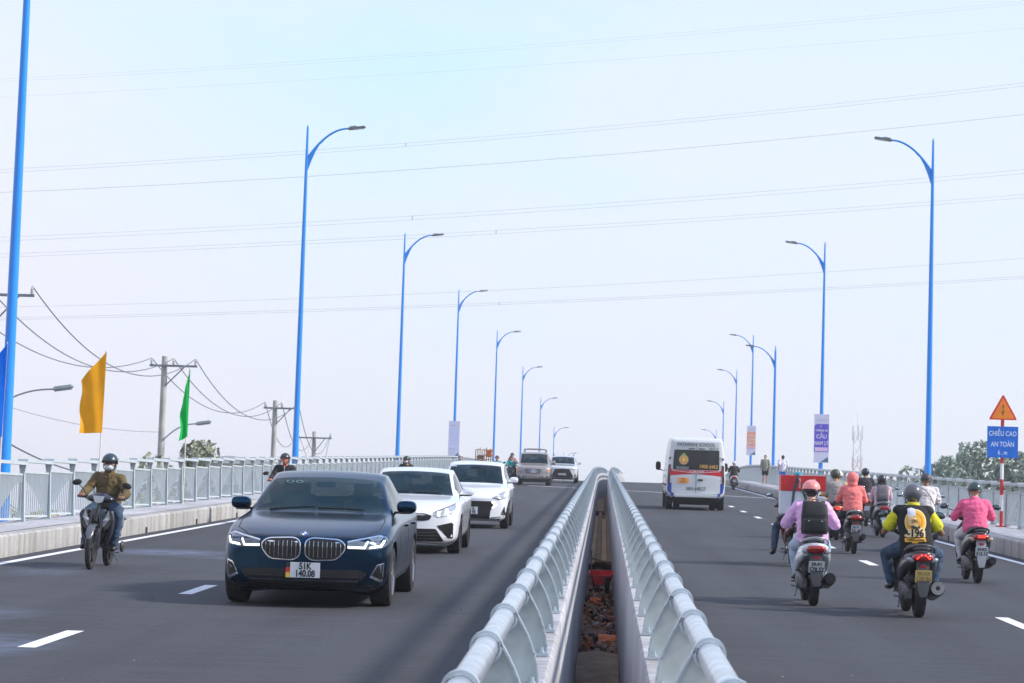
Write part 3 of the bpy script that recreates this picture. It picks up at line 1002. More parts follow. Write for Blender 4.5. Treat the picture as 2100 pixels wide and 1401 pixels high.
# ------------------------------------------------------------------ lattice mast far right
def mast():
    root = empty('lattice_mast', (29.9, 300, -3.2), 'thin pale lattice telecom mast on the horizon right of the purple banner', 'mast')
    r_, w_ = pm('mast_red', (.70, .58, .60), .6), pm('mast_white', (.78, .78, .82), .6)
    b = MB(); H_ = 22.0; n = 14
    for k in range(n):
        z0, z1 = H_ * k / n, H_ * (k + 1) / n
        h0, h1 = .66 - .25 * k / n, .66 - .25 * (k + 1) / n
        b.cur = (k // 2) % 2
        cs = [(-1, -1), (1, -1), (1, 1), (-1, 1)]
        for i in range(4):
            p, q = cs[i], cs[(i + 1) % 4]
            b.tube([(p[0] * h0, p[1] * h0, z0), (p[0] * h1, p[1] * h1, z1)], .04, n=5)
            b.tube([(p[0] * h0, p[1] * h0, z0), (q[0] * h1, q[1] * h1, z1)], .025, n=4)
            b.tube([(q[0] * h0, q[1] * h0, z0), (p[0] * h1, p[1] * h1, z1)], .025, n=4)
    b.build('lattice', [w_, r_], root)
    a = MB()
    for i, (x, y) in enumerate(((-.55, 0), (.55, 0), (0, -.55))):
        a.box((x, y, H_ - .2), (.16, .10, 1.7)); a.box((x, y, H_ - 3.6), (.15, .10, 1.3))
    a.tube([(0, 0, H_), (0, 0, H_ + 2.2)], .04, n=5)
    a.build('antenna', w_, root)
mast()

# ------------------------------------------------------------------ things down in the gap between the decks
def gz(d): return rz(d) - 1.02
GD = 'timber boards lying in the gap'
M_WOOD = pm('board_wood', (.55, .34, .17), .85, var=.3, scale=3)
M_WOOD2 = pm('board_wood_dark', (.33, .19, .11), .9, var=.3, scale=3)
for i, (x, d, L, w_, h_, m_, lab) in enumerate(((-.20, 84, 46, .12, .10, M_WOOD, 'tan timber strip lying along the left side of the gap'),
        (-.06, 88, 54, .13, .13, M_WOOD2, 'brown timber strip running up the middle of the gap'), (.09, 82, 40, .14, .11, M_WOOD, 'tan timber strip in the gap, right of the brown one'),
        (.22, 86, 50, .10, .14, M_WOOD2, 'dark timber strip against the right wall of the gap'), (-.08, 128, 30, .36, .16, M_WOOD2, 'wide brown timber strip high up the gap'))):
    b = MB()
    p0, p1 = Vector((x, d - L / 2, gz(d - L / 2) + h_ + .06)), Vector((x + .01, d + L / 2, gz(d + L / 2) + h_ + .06))
    dv = (p1 - p0)
    b.T = Matrix.Translation((p0 + p1) / 2) @ dv.to_track_quat('Y', 'Z').to_matrix().to_4x4()
    b.box((0, 0, 0), (w_, L, .035), bev=.004)
    tag(b.build('timber_board', m_), lab, 'board', GD)
b = MB(); b.T = Matrix.Translation((0.02, 58.5, gz(58.5) + .33)) @ Matrix.Rotation(R(14), 4, 'Y')
b.box((0, 0, 0), (.50, .09, .04), bev=.006)
tag(b.build('timber_board', M_WOOD2), 'short dark timber board propped across the gap just above the red barrow', 'board', GD)
b = MB(); b.box((0, 0, 0), (.035, .05, .62)); 
o = b.build('steel_stake', M_XARM); o.location = (-.20, 57.5, gz(57.5) + .30); tag(o, 'dark upright stake standing at the left wall of the gap above the red barrow', 'stake')
def barrow():
    d = 51.0
    root = empty('wheelbarrow', (.03, d, gz(d)), 'red wheelbarrow wedged in the gap between the two parapets', 'wheelbarrow')
    red = pm('barrow_red', (.80, .03, .03), .4, var=.2)
    b = MB()
    st = [(-.02, .18, .16), (.05, .235, .20), (.45, .25, .24), (.75, .22, .26)]
    vs, fs = [], []
    for i, (y, w_, z) in enumerate(st):
        hgt = .19
        for (x, zz) in ((-w_, z + hgt), (-w_ * .72, z), (w_ * .72, z), (w_, z + hgt)): vs.append((x, y, zz))
    for i in range(3):
        for k_ in range(3): fs.append((4 * i + k_, 4 * i + k_ + 1, 4 * i + k_ + 5, 4 * i + k_ + 4))
    fs += [(0, 1, 2, 3), (12, 13, 14, 15)]
    b.add(vs, fs)
    b.tube([vs[0], vs[4], vs[8], vs[12], vs[15], vs[11], vs[7], vs[3]], .012, n=6, closed=True)
    b.build('tray', red, root)
    b = MB(); b.lathe([(-.04, .05), (-.045, .14), (.0, .17), (.045, .14), (.04, .05)], n=18, c=(.12, -.14, .17)); b.build('wheel', M_DARK, root)
    b = MB()
    for s in (-1, 1): b.tube([(s * .05 + .12, -.14, .17), (s * .16, .1, .15), (s * .2, 1.2, .42)], .014, n=6); b.tube([(s * .15, .6, .2), (s * .16, .72, 0)], .012, n=6)
    b.build('frame', M_XARM, root)
barrow()
rnd = random.Random(5)
b = MB()
for i in range(420):
    d = rnd.choice((rnd.uniform(33, 50), rnd.uniform(33, 50), rnd.uniform(30, 120))); x = rnd.uniform(-.26, .26)
    s = rnd.uniform(.015, .07)
    b.cur = rnd.choice((0, 0, 0, 1, 1, 2, 3))
    rot = Matrix.Rotation(rnd.uniform(0, 6), 3, 'Z') @ Matrix.Rotation(rnd.uniform(0, 6), 3, 'X')
    b.box((x, d, gz(d) + s * .4), (s * rnd.uniform(.6, 1.6), s * rnd.uniform(.8, 2.5), s * rnd.uniform(.5, 1)), rot)
tag(b.build('rubble', [M_SOIL, pm('rubble_brick', (.62, .22, .10), .9, var=.3), pm('rubble_grey', (.58, .40, .38), .9, var=.2), pm('rubble_dark', (.03, .03, .035), .8)]), 'brown rubble and scraps strewn on the soil in the gap', 'rubble', kind='stuff')
for (x, d, s, lab) in ((.16, 37.6, .24, 'orange plastic scrap lying at the right wall of the gap'), (-.07, 47.3, .16, 'small orange scrap in the gap just below the red barrow')):
    b = MB()
    n = 6
    vs = [(s * (i / n - .5) * 1.3, s * (j / n - .5), .03 + .05 * noise.noise((i * .7, j * .8, s * 9))) for i in range(n + 1) for j in range(n + 1)]
    b.add(vs + [(a_, b_, c_ - .012) for a_, b_, c_ in vs], [(i * 7 + j, i * 7 + j + 1, i * 7 + j + 8, i * 7 + j + 7) for i in range(n) for j in range(n)] + [(49 + i * 7 + j, 49 + i * 7 + j + 7, 49 + i * 7 + j + 8, 49 + i * 7 + j + 1) for i in range(n) for j in range(n)], True)
    o = b.build('plastic_scrap', pm('orange_plastic', (1.0, .22, .05), .5, var=.15)); o.location = (x, d, gz(d) + .06); o.rotation_euler = (R(25), 0, 0)
    tag(o, lab, 'scrap', 'orange scraps in the gap')
b = MB()
vs, fs = [], []
for i in range(17):
    for j in range(9):
        y = -2.6 + 5.2 * i / 16; x = -.26 + .52 * j / 8
        e = max(0, 1 - (y / 2.6) ** 2 - .15 * abs(x / .26))
        vs.append((x, y, y * .045 + .32 * e ** .7 - .04 + .03 * noise.noise((x * 8, y * 3, 0))))
for i in range(16):
    for j in range(8): fs.append((i * 9 + j, i * 9 + j + 1, i * 9 + j + 10, i * 9 + j + 9))
b.add(vs, fs, True)
o = b.build('sand_pile', pm('sand_brown', (.27, .19, .13), .95, var=.3, scale=4, bump=.5, bscale=15)); o.location = (0, 32.0, gz(32.0))
tag(o, 'pale brown sand heap at the near end of the gap', 'sand pile', kind='stuff')
# ------------------------------------------------------------------ cars
M_GLASS = pm('car_glass', (.010, .034, .048), .06, var=.5, scale=1.9, spec=.5, alpha=.66)
M_GLASS.node_tree.nodes['Principled BSDF'].inputs['IOR'].default_value = 1.28
M_PRIV = pm('side_glass', (.010, .018, .024), .07, var=.3, scale=2, alpha=.85)
M_BLACK = pm('gloss_black', (.006, .006, .007), .35, var=.2)
M_MATTE = pm('matte_black', (.02, .02, .022), .7, var=.2)
M_CHROME = pm('chrome', (.80, .82, .85), .12, metal=1.0, var=.03)
M_RIM = pm('wheel_alloy', (.42, .43, .45), .3, metal=.8, var=.1)
M_TYRE = pm('tyre', (.022, .022, .024), .85, var=.25, scale=20)
M_PLATE = pm('plate_white', (.66, .67, .70), .5, var=.04)
M_INK = pm('plate_ink', (.02, .02, .025), .6)
M_LAMPG = pm('headlamp_glass', (.30, .33, .37), .08, var=.3, scale=9, coat=1)
M_DRL = pm('daytime_light', (1.0, .97, .92), .3, emit=1.6, var=.01)
M_WARM = pm('headlight_glow', (1.0, .95, .85), .3, emit=2.2, var=.01)
M_REDL = pm('tail_lens', (.35, .01, .01), .15, coat=.8, var=.2)
M_REDE = pm('tail_light_on', (1.0, .05, .03), .3, emit=1.8, var=.01)
M_AMBER = pm('amber_lens', (.75, .25, .05), .2, coat=.6)

def wheel(parent, x, y, r, w, spokes=10, dark=False):
    b = MB()
    h = w / 2
    b.lathe([(-h, r * .66), (-h * 1.02, r * .82), (-h * .86, r * .96), (-h * .55, r), (h * .55, r), (h * .86, r * .96), (h * 1.02, r * .82), (h, r * .66)], n=36)
    for k in (-.5, 0, .5):
        b.lathe([(h * k - .004, r * .998), (h * k - .004, r * 1.003), (h * k + .004, r * 1.003), (h * k + .004, r * .998)], n=30)
    o = b.build('wheel', M_TYRE, parent, Matrix.Translation((x, y, r)))
    s = 1 if x > 0 else -1
    c = MB()
    c.lathe([(-h * .9 , r * .65), (-h * .9, r * .69), (h * .97, r * .69), (h * .97, r * .63), (h * .6, r * .61)], n=32)
    c.lathe([(s * h * .25, .01), (s * h * .25, r * .62), (s * h * .2, r * .62), (s * h * .2, .01)], n=24)
    for k in range(spokes):
        a = 2 * PI * k / spokes
        c.box(Matrix.Rotation(a, 3, 'X') @ Vector((s * h * .80, 0, r * .36)), (.02, r * .085, r * .58), Matrix.Rotation(a, 3, 'X'))
    c.lathe([(s * h * .70, .0), (s * h * .70, r * .16), (s * h * .92, r * .13), (s * h * .92, 0)], n=16)
    c.build('rim', M_BLACK if dark else M_RIM, o)
    return o

class Body:
    """lofted car shell; front at y=0, length along +y, symmetric in x"""
    def __init__(s, L, W, top, bot, belt, plan, wr, wg, cowl, hdr, rhdr, rend, wheels, ra, bow, nose, sidew=None, drop=.05):
        s.L, s.W = L, W
        s.cowl, s.hdr, s.beltk, s.topk = cowl, hdr, belt, top
        s.wheels, s.ra = wheels, ra
        ys = set([0, .008, .025, .05, .08, .12, .16, cowl, hdr, rhdr, rend, L, L - .01, L - .03, L - .06, L - .1])
        y = .2
        while y < L - .12: ys.add(round(y, 3)); y += .05
        for a in (sidew or []): ys.add(a)
        ys = sorted(v for v in ys if 0 <= v <= L)
        out = [ys[0]]
        for v in ys[1:]:
            if v - out[-1] > .004: out.append(v)
        s.ys = ys = out
        hw = W / 2
        K = []
        for y in ys:
            w = interp(plan, y) * hw
            zt, zb, zs = interp(top, y), interp(bot, y), interp(belt, y)
            zs = min(zs, zt - .004)
            g, r_ = interp(wg, y) * hw * (w / hw), interp(wr, y) * hw
            r_ = min(r_, g - .01)
            H_ = zs - zb
            edge = zt - drop * min(1, max(0, (zt - zs)) / .1) * interp([(0, .2), (cowl, .8), (hdr, 1.0), (L, 1.0)], y)
            K.append([(0, zb), (w * .80, zb), (w * .955, zb + H_ * .14), (w * .992, zb + H_ * .42), (w, zb + H_ * .70), (w * .982, zs - H_ * .08 - .004),
                      (g, zs), ((g * .5 + r_ * .5) + .012, zs + (edge - zs) * .52), (r_, edge), (r_ * .70, zt - (zt - edge) * .34), (0, zt)])
        s.K = K
        sub = [2, 3, 4, 4, 4, 4, 4, 4, 5, 6]      # rows between keys
        s.ui = [0]
        for q in sub: s.ui.append(s.ui[-1] + q)
        rows = []
        for k in K:
            pts = [Vector((a, b)) for a, b in k]
            # mirrored ends for smooth centre
            ext = [Vector((-pts[1].x, pts[1].y))] + pts + [Vector((-pts[-2].x, pts[-2].y))]
            row = []
            for i in range(len(pts) - 1):
                p0, p1, p2, p3 = ext[i], ext[i + 1], ext[i + 2], ext[i + 3]
                sharp1 = i in (1, 6, 8); sharp2 = (i + 1) in (1, 6, 8)
                t1 = (p2 - p0) * .5; t2 = (p3 - p1) * .5
                d_ = p2 - p1
                L0 = d_.length
                if t1.length > L0: t1 *= L0 / t1.length
                if t2.length > L0: t2 *= L0 / t2.length
                if sharp1: t1 = t1 * .35 + d_ * .65
                if sharp2: t2 = t2 * .35 + d_ * .65
                for j in range(sub[i]):
                    t = j / sub[i]
                    row.append((2 * t ** 3 - 3 * t * t + 1) * p1 + (t ** 3 - 2 * t * t + t) * t1 + (3 * t * t - 2 * t ** 3) * p2 + (t ** 3 - t * t) * t2)
            row.append(pts[-1])
            rows.append(row)
        s.rows = rows
        nU = len(rows[0])
        s.nU = nU
        V = []; s.idx = {}
        bowf = lambda y, x: interp(bow, y) * (abs(x) / hw) ** 2.2
        s.bow = bowf
        def snap(x, y, z):
            for wy, wz, ra_ in [(wheels[0], wheels[2], ra), (wheels[1], wheels[2], ra)]:
                d = math.hypot(y - wy, z - wz)
                if abs(x) > hw * .55 and d < ra_ and d > ra_ * .78:
                    y, z = wy + (y - wy) * ra_ / d, wz + (z - wz) * ra_ / d
            return y, z
        for i, y in enumerate(ys):
            for u in range(nU):
                for sd in (1, -1):
                    x, z = rows[i][u]
                    yy = y + bowf(y, x)
                    yy, z = snap(x, yy, z)
                    s.idx[(i, u, sd)] = len(V)
                    V.append((x * sd, yy, z))
        s.V = V
        def inwell(f):
            for wy in wheels[:2]:
                if all(abs(V[v][0]) > hw * .5 for v in f) and all(math.hypot(V[v][1] - wy, V[v][2] - wheels[2]) <= ra * 1.001 for v in f): return True
            return False
        F = {'body': [], 'windscreen': [], 'rear_window': []}
        uB, uR, uC = s.ui[6], s.ui[8], s.ui[10]
        sw = sidew
        for i in range(len(ys) - 1):
            ym = (ys[i] + ys[i + 1]) / 2
            for u in range(nU - 1):
                for sd in (1, -1):
                    f = [s.idx[(i, u, sd)], s.idx[(i, u + 1, sd)], s.idx[(i + 1, u + 1, sd)], s.idx[(i + 1, u, sd)]]
                    if inwell(f): continue
                    key = 'body'
                    if u >= uR + 1 and cowl < ym < hdr: key = 'windscreen'
                    elif u >= uR + 1 and rhdr < ym < rend: key = 'rear_window'
                    elif sw and uB + 1 <= u < uR - 1 and sw[0] < ym < sw[-1]:
                        if not any(abs(ym - p) < .045 for p in sw[1:-1]): key = 'side_window|%d%d' % (sd, sum(ym > p for p in sw))
                    F.setdefault(key, []).append(f)
        s.F = F
        # end caps with cross rows so they follow the bow
        n = 14
        for i, rev in ((0, 1), (len(ys) - 1, 0)):
            prev = None
            for u in range(nU):
                r = [s.idx[(i, u, -1)]]
                for k in range(1, n):
                    t = -1 + 2 * k / n
                    x = rows[i][u].x * t
                    r.append(len(V)); V.append((x, ys[i] + bowf(ys[i], x), rows[i][u].y))
                r.append(s.idx[(i, u, 1)])
                if prev:
                    for k in range(n): F['body'].append([prev[k], prev[k + 1], r[k + 1], r[k]])
                prev = r
        me = bpy.data.meshes.new('tmp'); me.from_pydata(V, [], sum(F.values(), [])); me.update()
        bm = bmesh.new(); bm.from_mesh(me); s.bvh = BVHTree.FromBMesh(bm); bm.free(); bpy.data.meshes.remove(me)
    def parts(s, root, paint, glass=None):
        out = {}
        for key, fs in s.F.items():
            key = key.split('|')[0]
            if not fs: continue
            used = {}
            vs = []
            ff = []
            for f in fs:
                r = []
                for v in f:
                    if v not in used: used[v] = len(vs); vs.append(s.V[v])
                    r.append(used[v])
                ff.append(r)
            b = MB(); b.add(vs, ff, True)
            me = b.mesh(key, dark_inside(paint) if key == 'body' else ((glass or M_GLASS) if key == 'windscreen' else M_PRIV))
            bm = bmesh.new(); bm.from_mesh(me)
            bmesh.ops.remove_doubles(bm, verts=bm.verts[:], dist=.0008)
            bmesh.ops.recalc_face_normals(bm, faces=bm.faces[:])
            for f in bm.faces: f.smooth = True
            bm.to_mesh(me); bm.free()
            try: me.set_sharp_from_angle(angle=R(50))
            except Exception: pass
            out[key] = link_mesh(key, me, root)
        hw = s.W / 2
        for wy in s.wheels[:2]:          # wheel wells and arch lips
            for sd in (-1, 1):
                b = MB()
                pts = [(sd * hw * .60, wy + math.cos(a) * s.ra * 1.0, s.wheels[2] + math.sin(a) * s.ra) for a in [R(-15 + 210 * k / 16) for k in range(17)]]
                pts2 = [(sd * (hw - .035), p[1], p[2]) for p in pts]
                b.add(pts + pts2, [(k, k + 1, k + 18, k + 17) for k in range(16)], True)
                b.add([(sd * hw * .60, wy, s.wheels[2])] + pts, [(0, k + 1, k + 2) for k in range(16)])
                b.build('wheel_well', M_MATTE, root)
        s.cabin(root)
        b = MB()
        y0, y1 = s.wheels[0] - s.ra * 1.3, s.wheels[1] + s.ra
        b.box((0, (y0 + y1) / 2 + .1, .27), (s.W * .66, (y1 - y0), .20))
        b.build('underbody', M_MATTE, root)
        return out
    def cabin(s, root):
        """dim interior seen through the glass"""
        if s.cowl > s.L: return
        hw = s.W / 2
        zb, zt = interp(s.beltk, s.hdr), interp(s.topk, s.hdr + .4)
        b = MB()
        b.box((0, s.cowl + .42, zb - .12), (s.W * .78, .50, .16), bev=.05)
        b.build('dashboard', M_MATTE, root)
        for x in (-.38, .38):
            b = MB()
            y = s.hdr + .42
            b.loft([(.50, x, y, .25, .09, 3.5), (zb + .10, x, y + .10, .24, .07, 3.5), (zb + .20, x, y + .12, .17, .05, 3)], n=14, axis='Z')
            b.loft([(zb + .20, x, y + .13, .12, .045, 3), (zb + .34, x, y + .14, .12, .045, 3)], n=12, axis='Z')
            b.build('seat', pm('seat_fabric', (.05, .045, .045), .8, var=.3), root)
        b = MB()
        b.tube([(.38 + .17 * math.cos(a * PI / 10), s.hdr - .12 + .06 * math.sin(a * PI / 10), zb + .02 + .17 * math.sin(a * PI / 10)) for a in range(20)], .014, n=6, closed=True)
        b.build('steering_wheel', M_MATTE, root)
        b = MB(); b.box((0, s.hdr - .16, zt - .16), (.22, .03, .06), bev=.01); b.build('rear_view_mirror', M_MATTE, root)
    def hit(s, side, a, b):
        if side == 'F': o, d = Vector((a, -3, b)), Vector((0, 1, 0))
        elif side == 'B': o, d = Vector((a, s.L + 3, b)), Vector((0, -1, 0))
        elif side == 'R': o, d = Vector((4, a, b)), Vector((-1, 0, 0))
        elif side == 'L': o, d = Vector((-4, a, b)), Vector((1, 0, 0))
        else: o, d = Vector((a, b, 6)), Vector((0, 0, -1))
        h = s.bvh.ray_cast(o, d)
        return (h[0], d, h[1]) if h[0] is not None else (None, d, None)
    def patch(s, name, poly, mat, parent, side='F', off=.006, thick=.012, step=.045, mirror=False, arc=0):
        """a trim piece following the shell: 2D outline projected on to it"""
        if mirror:
            a = s.patch(name, poly, mat, parent, side, off, thick, step)
            b = s.patch(name, [(-x, z) for x, z in poly], mat, parent, side, off, thick, step)
            return a, b
        n0 = len(poly)
        bd = []
        for i in range(n0):
            p, q = Vector(poly[i]), Vector(poly[(i + 1) % n0])
            m = max(1, int((q - p).length / step))
            for k in range(m): bd.append(p.lerp(q, k / m))
        pts = list(bd)
        xs = [p.x for p in bd]; zs = [p.y for p in bd]
        x = min(xs) + step / 2
        while x < max(xs):
            z = min(zs) + step / 2
            while z < max(zs):
                ins = False; j = len(bd) - 1
                for i in range(len(bd)):
                    if (bd[i].y > z) != (bd[j].y > z) and x < (bd[j].x - bd[i].x) * (z - bd[i].y) / (bd[j].y - bd[i].y) + bd[i].x: ins = not ins
                    j = i
                if ins and min((p - Vector((x, z))).length for p in bd) > step * .45: pts.append(Vector((x, z)))
                z += step
            x += step
        m = len(bd)
        r = delaunay_2d_cdt(pts, [(i, (i + 1) % m) for i in range(m)], [], 1, 1e-6)
        P2, E2, F2 = r[0], r[1], r[2]
        vs, last = [], None
        D = None
        raw = []
        for p in P2:
            h, D, nn = s.hit(side, p.x, p.y)
            raw.append(h)
        good = [h for h in raw if h is not None]
        if not good: return None
        for p, h in zip(P2, raw):
            if h is None:
                h = min(good, key=lambda q: (Vector((q.x, q.z)) - p).length if side in 'FB' else ((Vector((q.y, q.z)) - p).length if side in 'RL' else (Vector((q.x, q.y)) - p).length)).copy()
                if side in 'FB': h.x, h.z = p.x, p.y
                elif side in 'RL': h.y, h.z = p.x, p.y
                else: h.x, h.y = p.x, p.y
            vs.append(h - D * off)
        nv = len(vs)
        vs2 = vs + [v + D * (off + thick) for v in vs]
        fs = [tuple(f) for f in F2]
        cnt = {}
        for f in F2:
            for i in range(len(f)):
                e = (f[i], f[(i + 1) % len(f)]); cnt[tuple(sorted(e))] = cnt.get(tuple(sorted(e)), 0) + 1
        sk = [(a, b, b + nv, a + nv) for (a, b), c in cnt.items() if c == 1]
        b_ = MB(); b_.add(vs2, fs, True); b_.add([], [])
        o = len(b_.v)
        b_.add(vs2, sk, False)
        return b_.build(name, mat, parent)

def mir(poly): return [(-x, z) for x, z in poly]
def grow(poly, d):
    """offset a polygon outward by d"""
    n = len(poly); A = sum(poly[i][0] * poly[(i + 1) % n][1] - poly[(i + 1) % n][0] * poly[i][1] for i in range(n))
    sg = 1 if A > 0 else -1
    out = []
    for i in range(n):
        p, q, r = Vector(poly[i - 1]), Vector(poly[i]), Vector(poly[(i + 1) % n])
        a, b = (q - p).normalized(), (r - q).normalized()
        na, nb = Vector((a.y, -a.x)) * sg, Vector((b.y, -b.x)) * sg
        m = (na + nb)
        if m.length < 1e-6: m = na
        m.normalize()
        out.append(tuple(q + m * d / max(.45, m.dot(na))))
    return out
def rnd_poly(poly, r=.03, n=3):
    out = []
    m = len(poly)
    for i in range(m):
        p, q, t = Vector(poly[i - 1]), Vector(poly[i]), Vector(poly[(i + 1) % m])
        a = q + (p - q).normalized() * min(r, (p - q).length * .45)
        c = q + (t - q).normalized() * min(r, (t - q).length * .45)
        for k in range(n + 1):
            u = k / n
            out.append(tuple(a * (1 - u) ** 2 + q * 2 * u * (1 - u) + c * u * u))
    return out
def mirror_part(root, x, y, z, mat, side, w=.22, h=.15, stalk=M_BLACK):
    b = MB()
    s = side
    b.loft([(y - .07, x, z, w * .36, h * .30, 3), (y - .05, x + s * .0, z, w * .48, h * .46, 3), (y + .03, x, z, w * .5, h * .5, 3), (y + .09, x, z, w * .46, h * .46, 3.5), (y + .10, x, z, w * .42, h * .42, 3.5)], n=20)
    o = b.build('wing_mirror', mat, root)
    c = MB(); c.tube([(x - s * w * .3, y + .03, z - h * .42), (x - s * (w * .5 + .10), y + .06, z - h * .55)], .022, n=8, sy=.7)
    c.loft([(y - .06, x - s * .02, z - h * .47, w * .34, .012, 3), (y + .08, x - s * .02, z - h * .47, w * .40, .012, 3)], n=12)
    c.build('mirror_base', stalk, o)
    return o
def seam(B, pts, parent, side='R', w=.010, name='door_seam', mat=None, off=.0015):
    """thin groove line following a side"""
    for a, b in zip(pts[:-1], pts[1:]):
        p, q = Vector(a), Vector(b)
        d = (q - p).normalized(); n = Vector((-d.y, d.x)) * w / 2
    poly = []
    P_ = [Vector(p) for p in pts]
    L_, R_ = [], []
    for i, p in enumerate(P_):
        d = (P_[min(i + 1, len(P_) - 1)] - P_[max(i - 1, 0)]).normalized()
        n = Vector((-d.y, d.x)) * w / 2
        L_.append(tuple(p + n)); R_.append(tuple(p - n))
    return B.patch(name, L_ + R_[::-1], mat or M_MATTE, parent, side, off=off, thick=.004, step=.08)
def plate(B, root, x, z, w, h, lines, size, side='F', mat=None, ink=None, off=.02, y=None, gaps=None, sx=.8):
    if y is None:
        hits = [B.hit(side, x + dx, z + dz)[0] for dx in (-w * .45, 0, w * .45) for dz in (-h * .4, 0, h * .4)]
        hits = [h_.y for h_ in hits if h_ is not None]
        y = (min(hits) - off)
    b = MB(); b.box((x, y, z), (w, .006, h), bev=.002)
    o = b.build('number_plate', mat or M_PLATE, root)
    n = len(lines)
    for i, t in enumerate(lines):
        if not t: continue
        tx = t; dx = 0
        if isinstance(t, tuple): tx, dx = t
        writing('writing', tx, size, ink or M_INK, o, (x + dx, y - .006, z + h * (.24 - .48 * i / max(1, n - 1)) if n > 1 else z), .0035, sx)
    return o

# ---- dark blue sedan
def sedan_blue():
    root = empty('car', P(0, 0), 'dark blue saloon car with twin chrome-framed oval grilles, nearest car on the left', 'car', 'cars coming down the left carriageway')
    L, W = 4.96, 1.87
    B = Body(L, W,
        top=[(0, .70), (.02, .745), (.06, .775), (.15, .805), (.4, .865), (.9, .945), (1.40, 1.00), (1.52, 1.03), (1.9, 1.24), (2.30, 1.405), (2.75, 1.475), (3.2, 1.47), (3.7, 1.40), (4.3, 1.13), (4.85, 1.07), (4.96, .95)],
        bot=[(0, .30), (.03, .24), (.15, .19), (.5, .17), (4.4, .19), (4.8, .28), (4.96, .45)],
        belt=[(0, .66), (.06, .72), (.15, .76), (.4, .82), (.9, .90), (1.4, .955), (2.2, .985), (3.5, 1.01), (4.4, 1.04), (4.96, .9)],
        plan=[(0, .84), (.03, .90), (.12, .955), (.35, .985), (.8, 1.0), (4.0, 1.0), (4.7, .93), (4.96, .84)],
        wr=[(0, .72), (.5, .76), (1.2, .82), (1.42, .845), (1.9, .765), (2.35, .695), (2.9, .69), (3.6, .665), (4.2, .68), (4.96, .70)],
        wg=[(0, .95), (1.0, .94), (1.45, .915), (2.2, .90), (3.6, .885), (4.3, .88), (4.96, .95)],
        cowl=1.50, hdr=2.28, rhdr=3.68, rend=4.25, wheels=(.87, 3.845, .345), ra=.385, bow=[(0, .34), (.3, .26), (.9, .10), (1.5, .12), (2.3, .10), (3, 0), (4.2, 0), (4.96, -.2)],
        nose=.2, sidew=[1.78, 2.72, 3.72], drop=.045)
    paint = pm('midnight_blue_paint', (.009, .040, .082), .17, metal=.93, var=.05, scale=2, coat=.12)
    pr = B.parts(root, paint)
    for x in (-1, 1):
        wheel(root, x * .80, .87, .345, .245, 14); wheel(root, x * .80, 3.845, .345, .26, 14)
    bl = M_BLACK
    # twin grilles
    gr = rnd_poly([(.032, .728), (.10, .762), (.39, .748), (.452, .70), (.448, .635), (.36, .537), (.10, .527), (.032, .575)], .05, 4)
    for m_ in (1, -1):
        gg = [(x * m_, z) for x, z in gr]
        o = B.patch('grille', grow(gg, .011), M_CHROME, root, off=.012, thick=.03)
        B.patch('grille_opening', gg, M_BLACK, o, off=.015, thick=.01)
        bars = MB()
        for k in range(8):
            x = m_ * (.072 + k * .048)
            zt = .742 - .0004 * k * k; zb_ = .555 + (.018 * max(0, k - 5) if k > 4 else 0)
            vs = []
            for i in range(7):
                z = zb_ + (zt - .012 - zb_) * i / 6
                h, D, _ = B.hit('F', x, z)
                vs.append(h + Vector((0, -.020, 0)))
            bars.tube(vs, .0034, n=6)
        bars.build('slats', M_CHROME, o)
    # headlights
    hl = [(.478, .735), (.60, .762), (.80, .800), (.872, .785), (.895, .735), (.86, .665), (.70, .645), (.478, .652)]
    for m_ in (1, -1):
        gg = [(x * m_, z) for x, z in rnd_poly(hl, .03)]
        o = B.patch('headlight', gg, pm('headlamp_dark', (.10, .13, .17), .08, var=.4, scale=14, coat=1), root, off=.006, thick=.02)
        for lp in ([(.482, .660), (.665, .656), (.700, .735), (.683, .740), (.650, .678), (.482, .684)],
                   [(.705, .657), (.835, .675), (.868, .745), (.848, .752), (.818, .696), (.715, .682)]):
            B.patch('running_light', [(x * m_, z) for x, z in lp], M_DRL, o, off=.0085, thick=.004, step=.03)
        B.patch('headlight_brow', [(x * m_, z) for x, z in [(.478, .738), (.60, .765), (.80, .803), (.872, .788), (.862, .776), (.79, .788), (.60, .748), (.478, .722)]], M_CHROME, o, off=.0085, thick=.004)
        sv = [(.865, .505), (.79, .480), (.722, .345), (.835, .285), (.855, .31)]
        v = B.patch('side_vent', [(x * m_, z) for x, z in sv], M_CHROME, root, off=.008, thick=.02)
        B.patch('vent_opening', [(x * m_, z) for x, z in grow([(.858, .490), (.80, .468), (.742, .362), (.835, .315), (.848, .33)], -.002)], M_BLACK, v, off=.011, thick=.004)
        B.patch('vent_blade', [(x * m_, z) for x, z in [(.728, .343), (.752, .362), (.842, .316), (.838, .283)]], M_CHROME, v, off=.014, thick=.004)
    B.patch('lower_intake', rnd_poly([(-.70, .385), (-.60, .425), (.60, .425), (.70, .385), (.58, .255), (-.58, .255)], .03), M_BLACK, root, off=.004, thick=.01)
    B.patch('splitter', [(-.80, .262), (-.5, .248), (.5, .248), (.80, .262), (.78, .225), (-.78, .225)], M_BLACK, root, off=.012, thick=.02)
    tr = MB()
    for z in (.30, .345): tr.tube([B.hit('F', x * .1, z)[0] + Vector((0, -.012, 0)) for x in range(-6, 7)], .006, n=6)
    tr.build('intake_slats', M_BLACK, root)
    # roundel on the bonnet edge
    cpt, D, nn = B.hit('F', 0, .795)
    em = MB()
    h, D, nn = B.hit('T', 0, .13)
    em.lathe([(-.004, .0), (-.004, .041), (.004, .041), (.006, .036), (.006, 0)], n=28, axis='Y')
    mw = Matrix.Translation(h + Vector((0, -.012, .002))) @ Matrix.Rotation(R(-38), 4, 'X') @ Matrix.Rotation(PI, 4, 'Z')
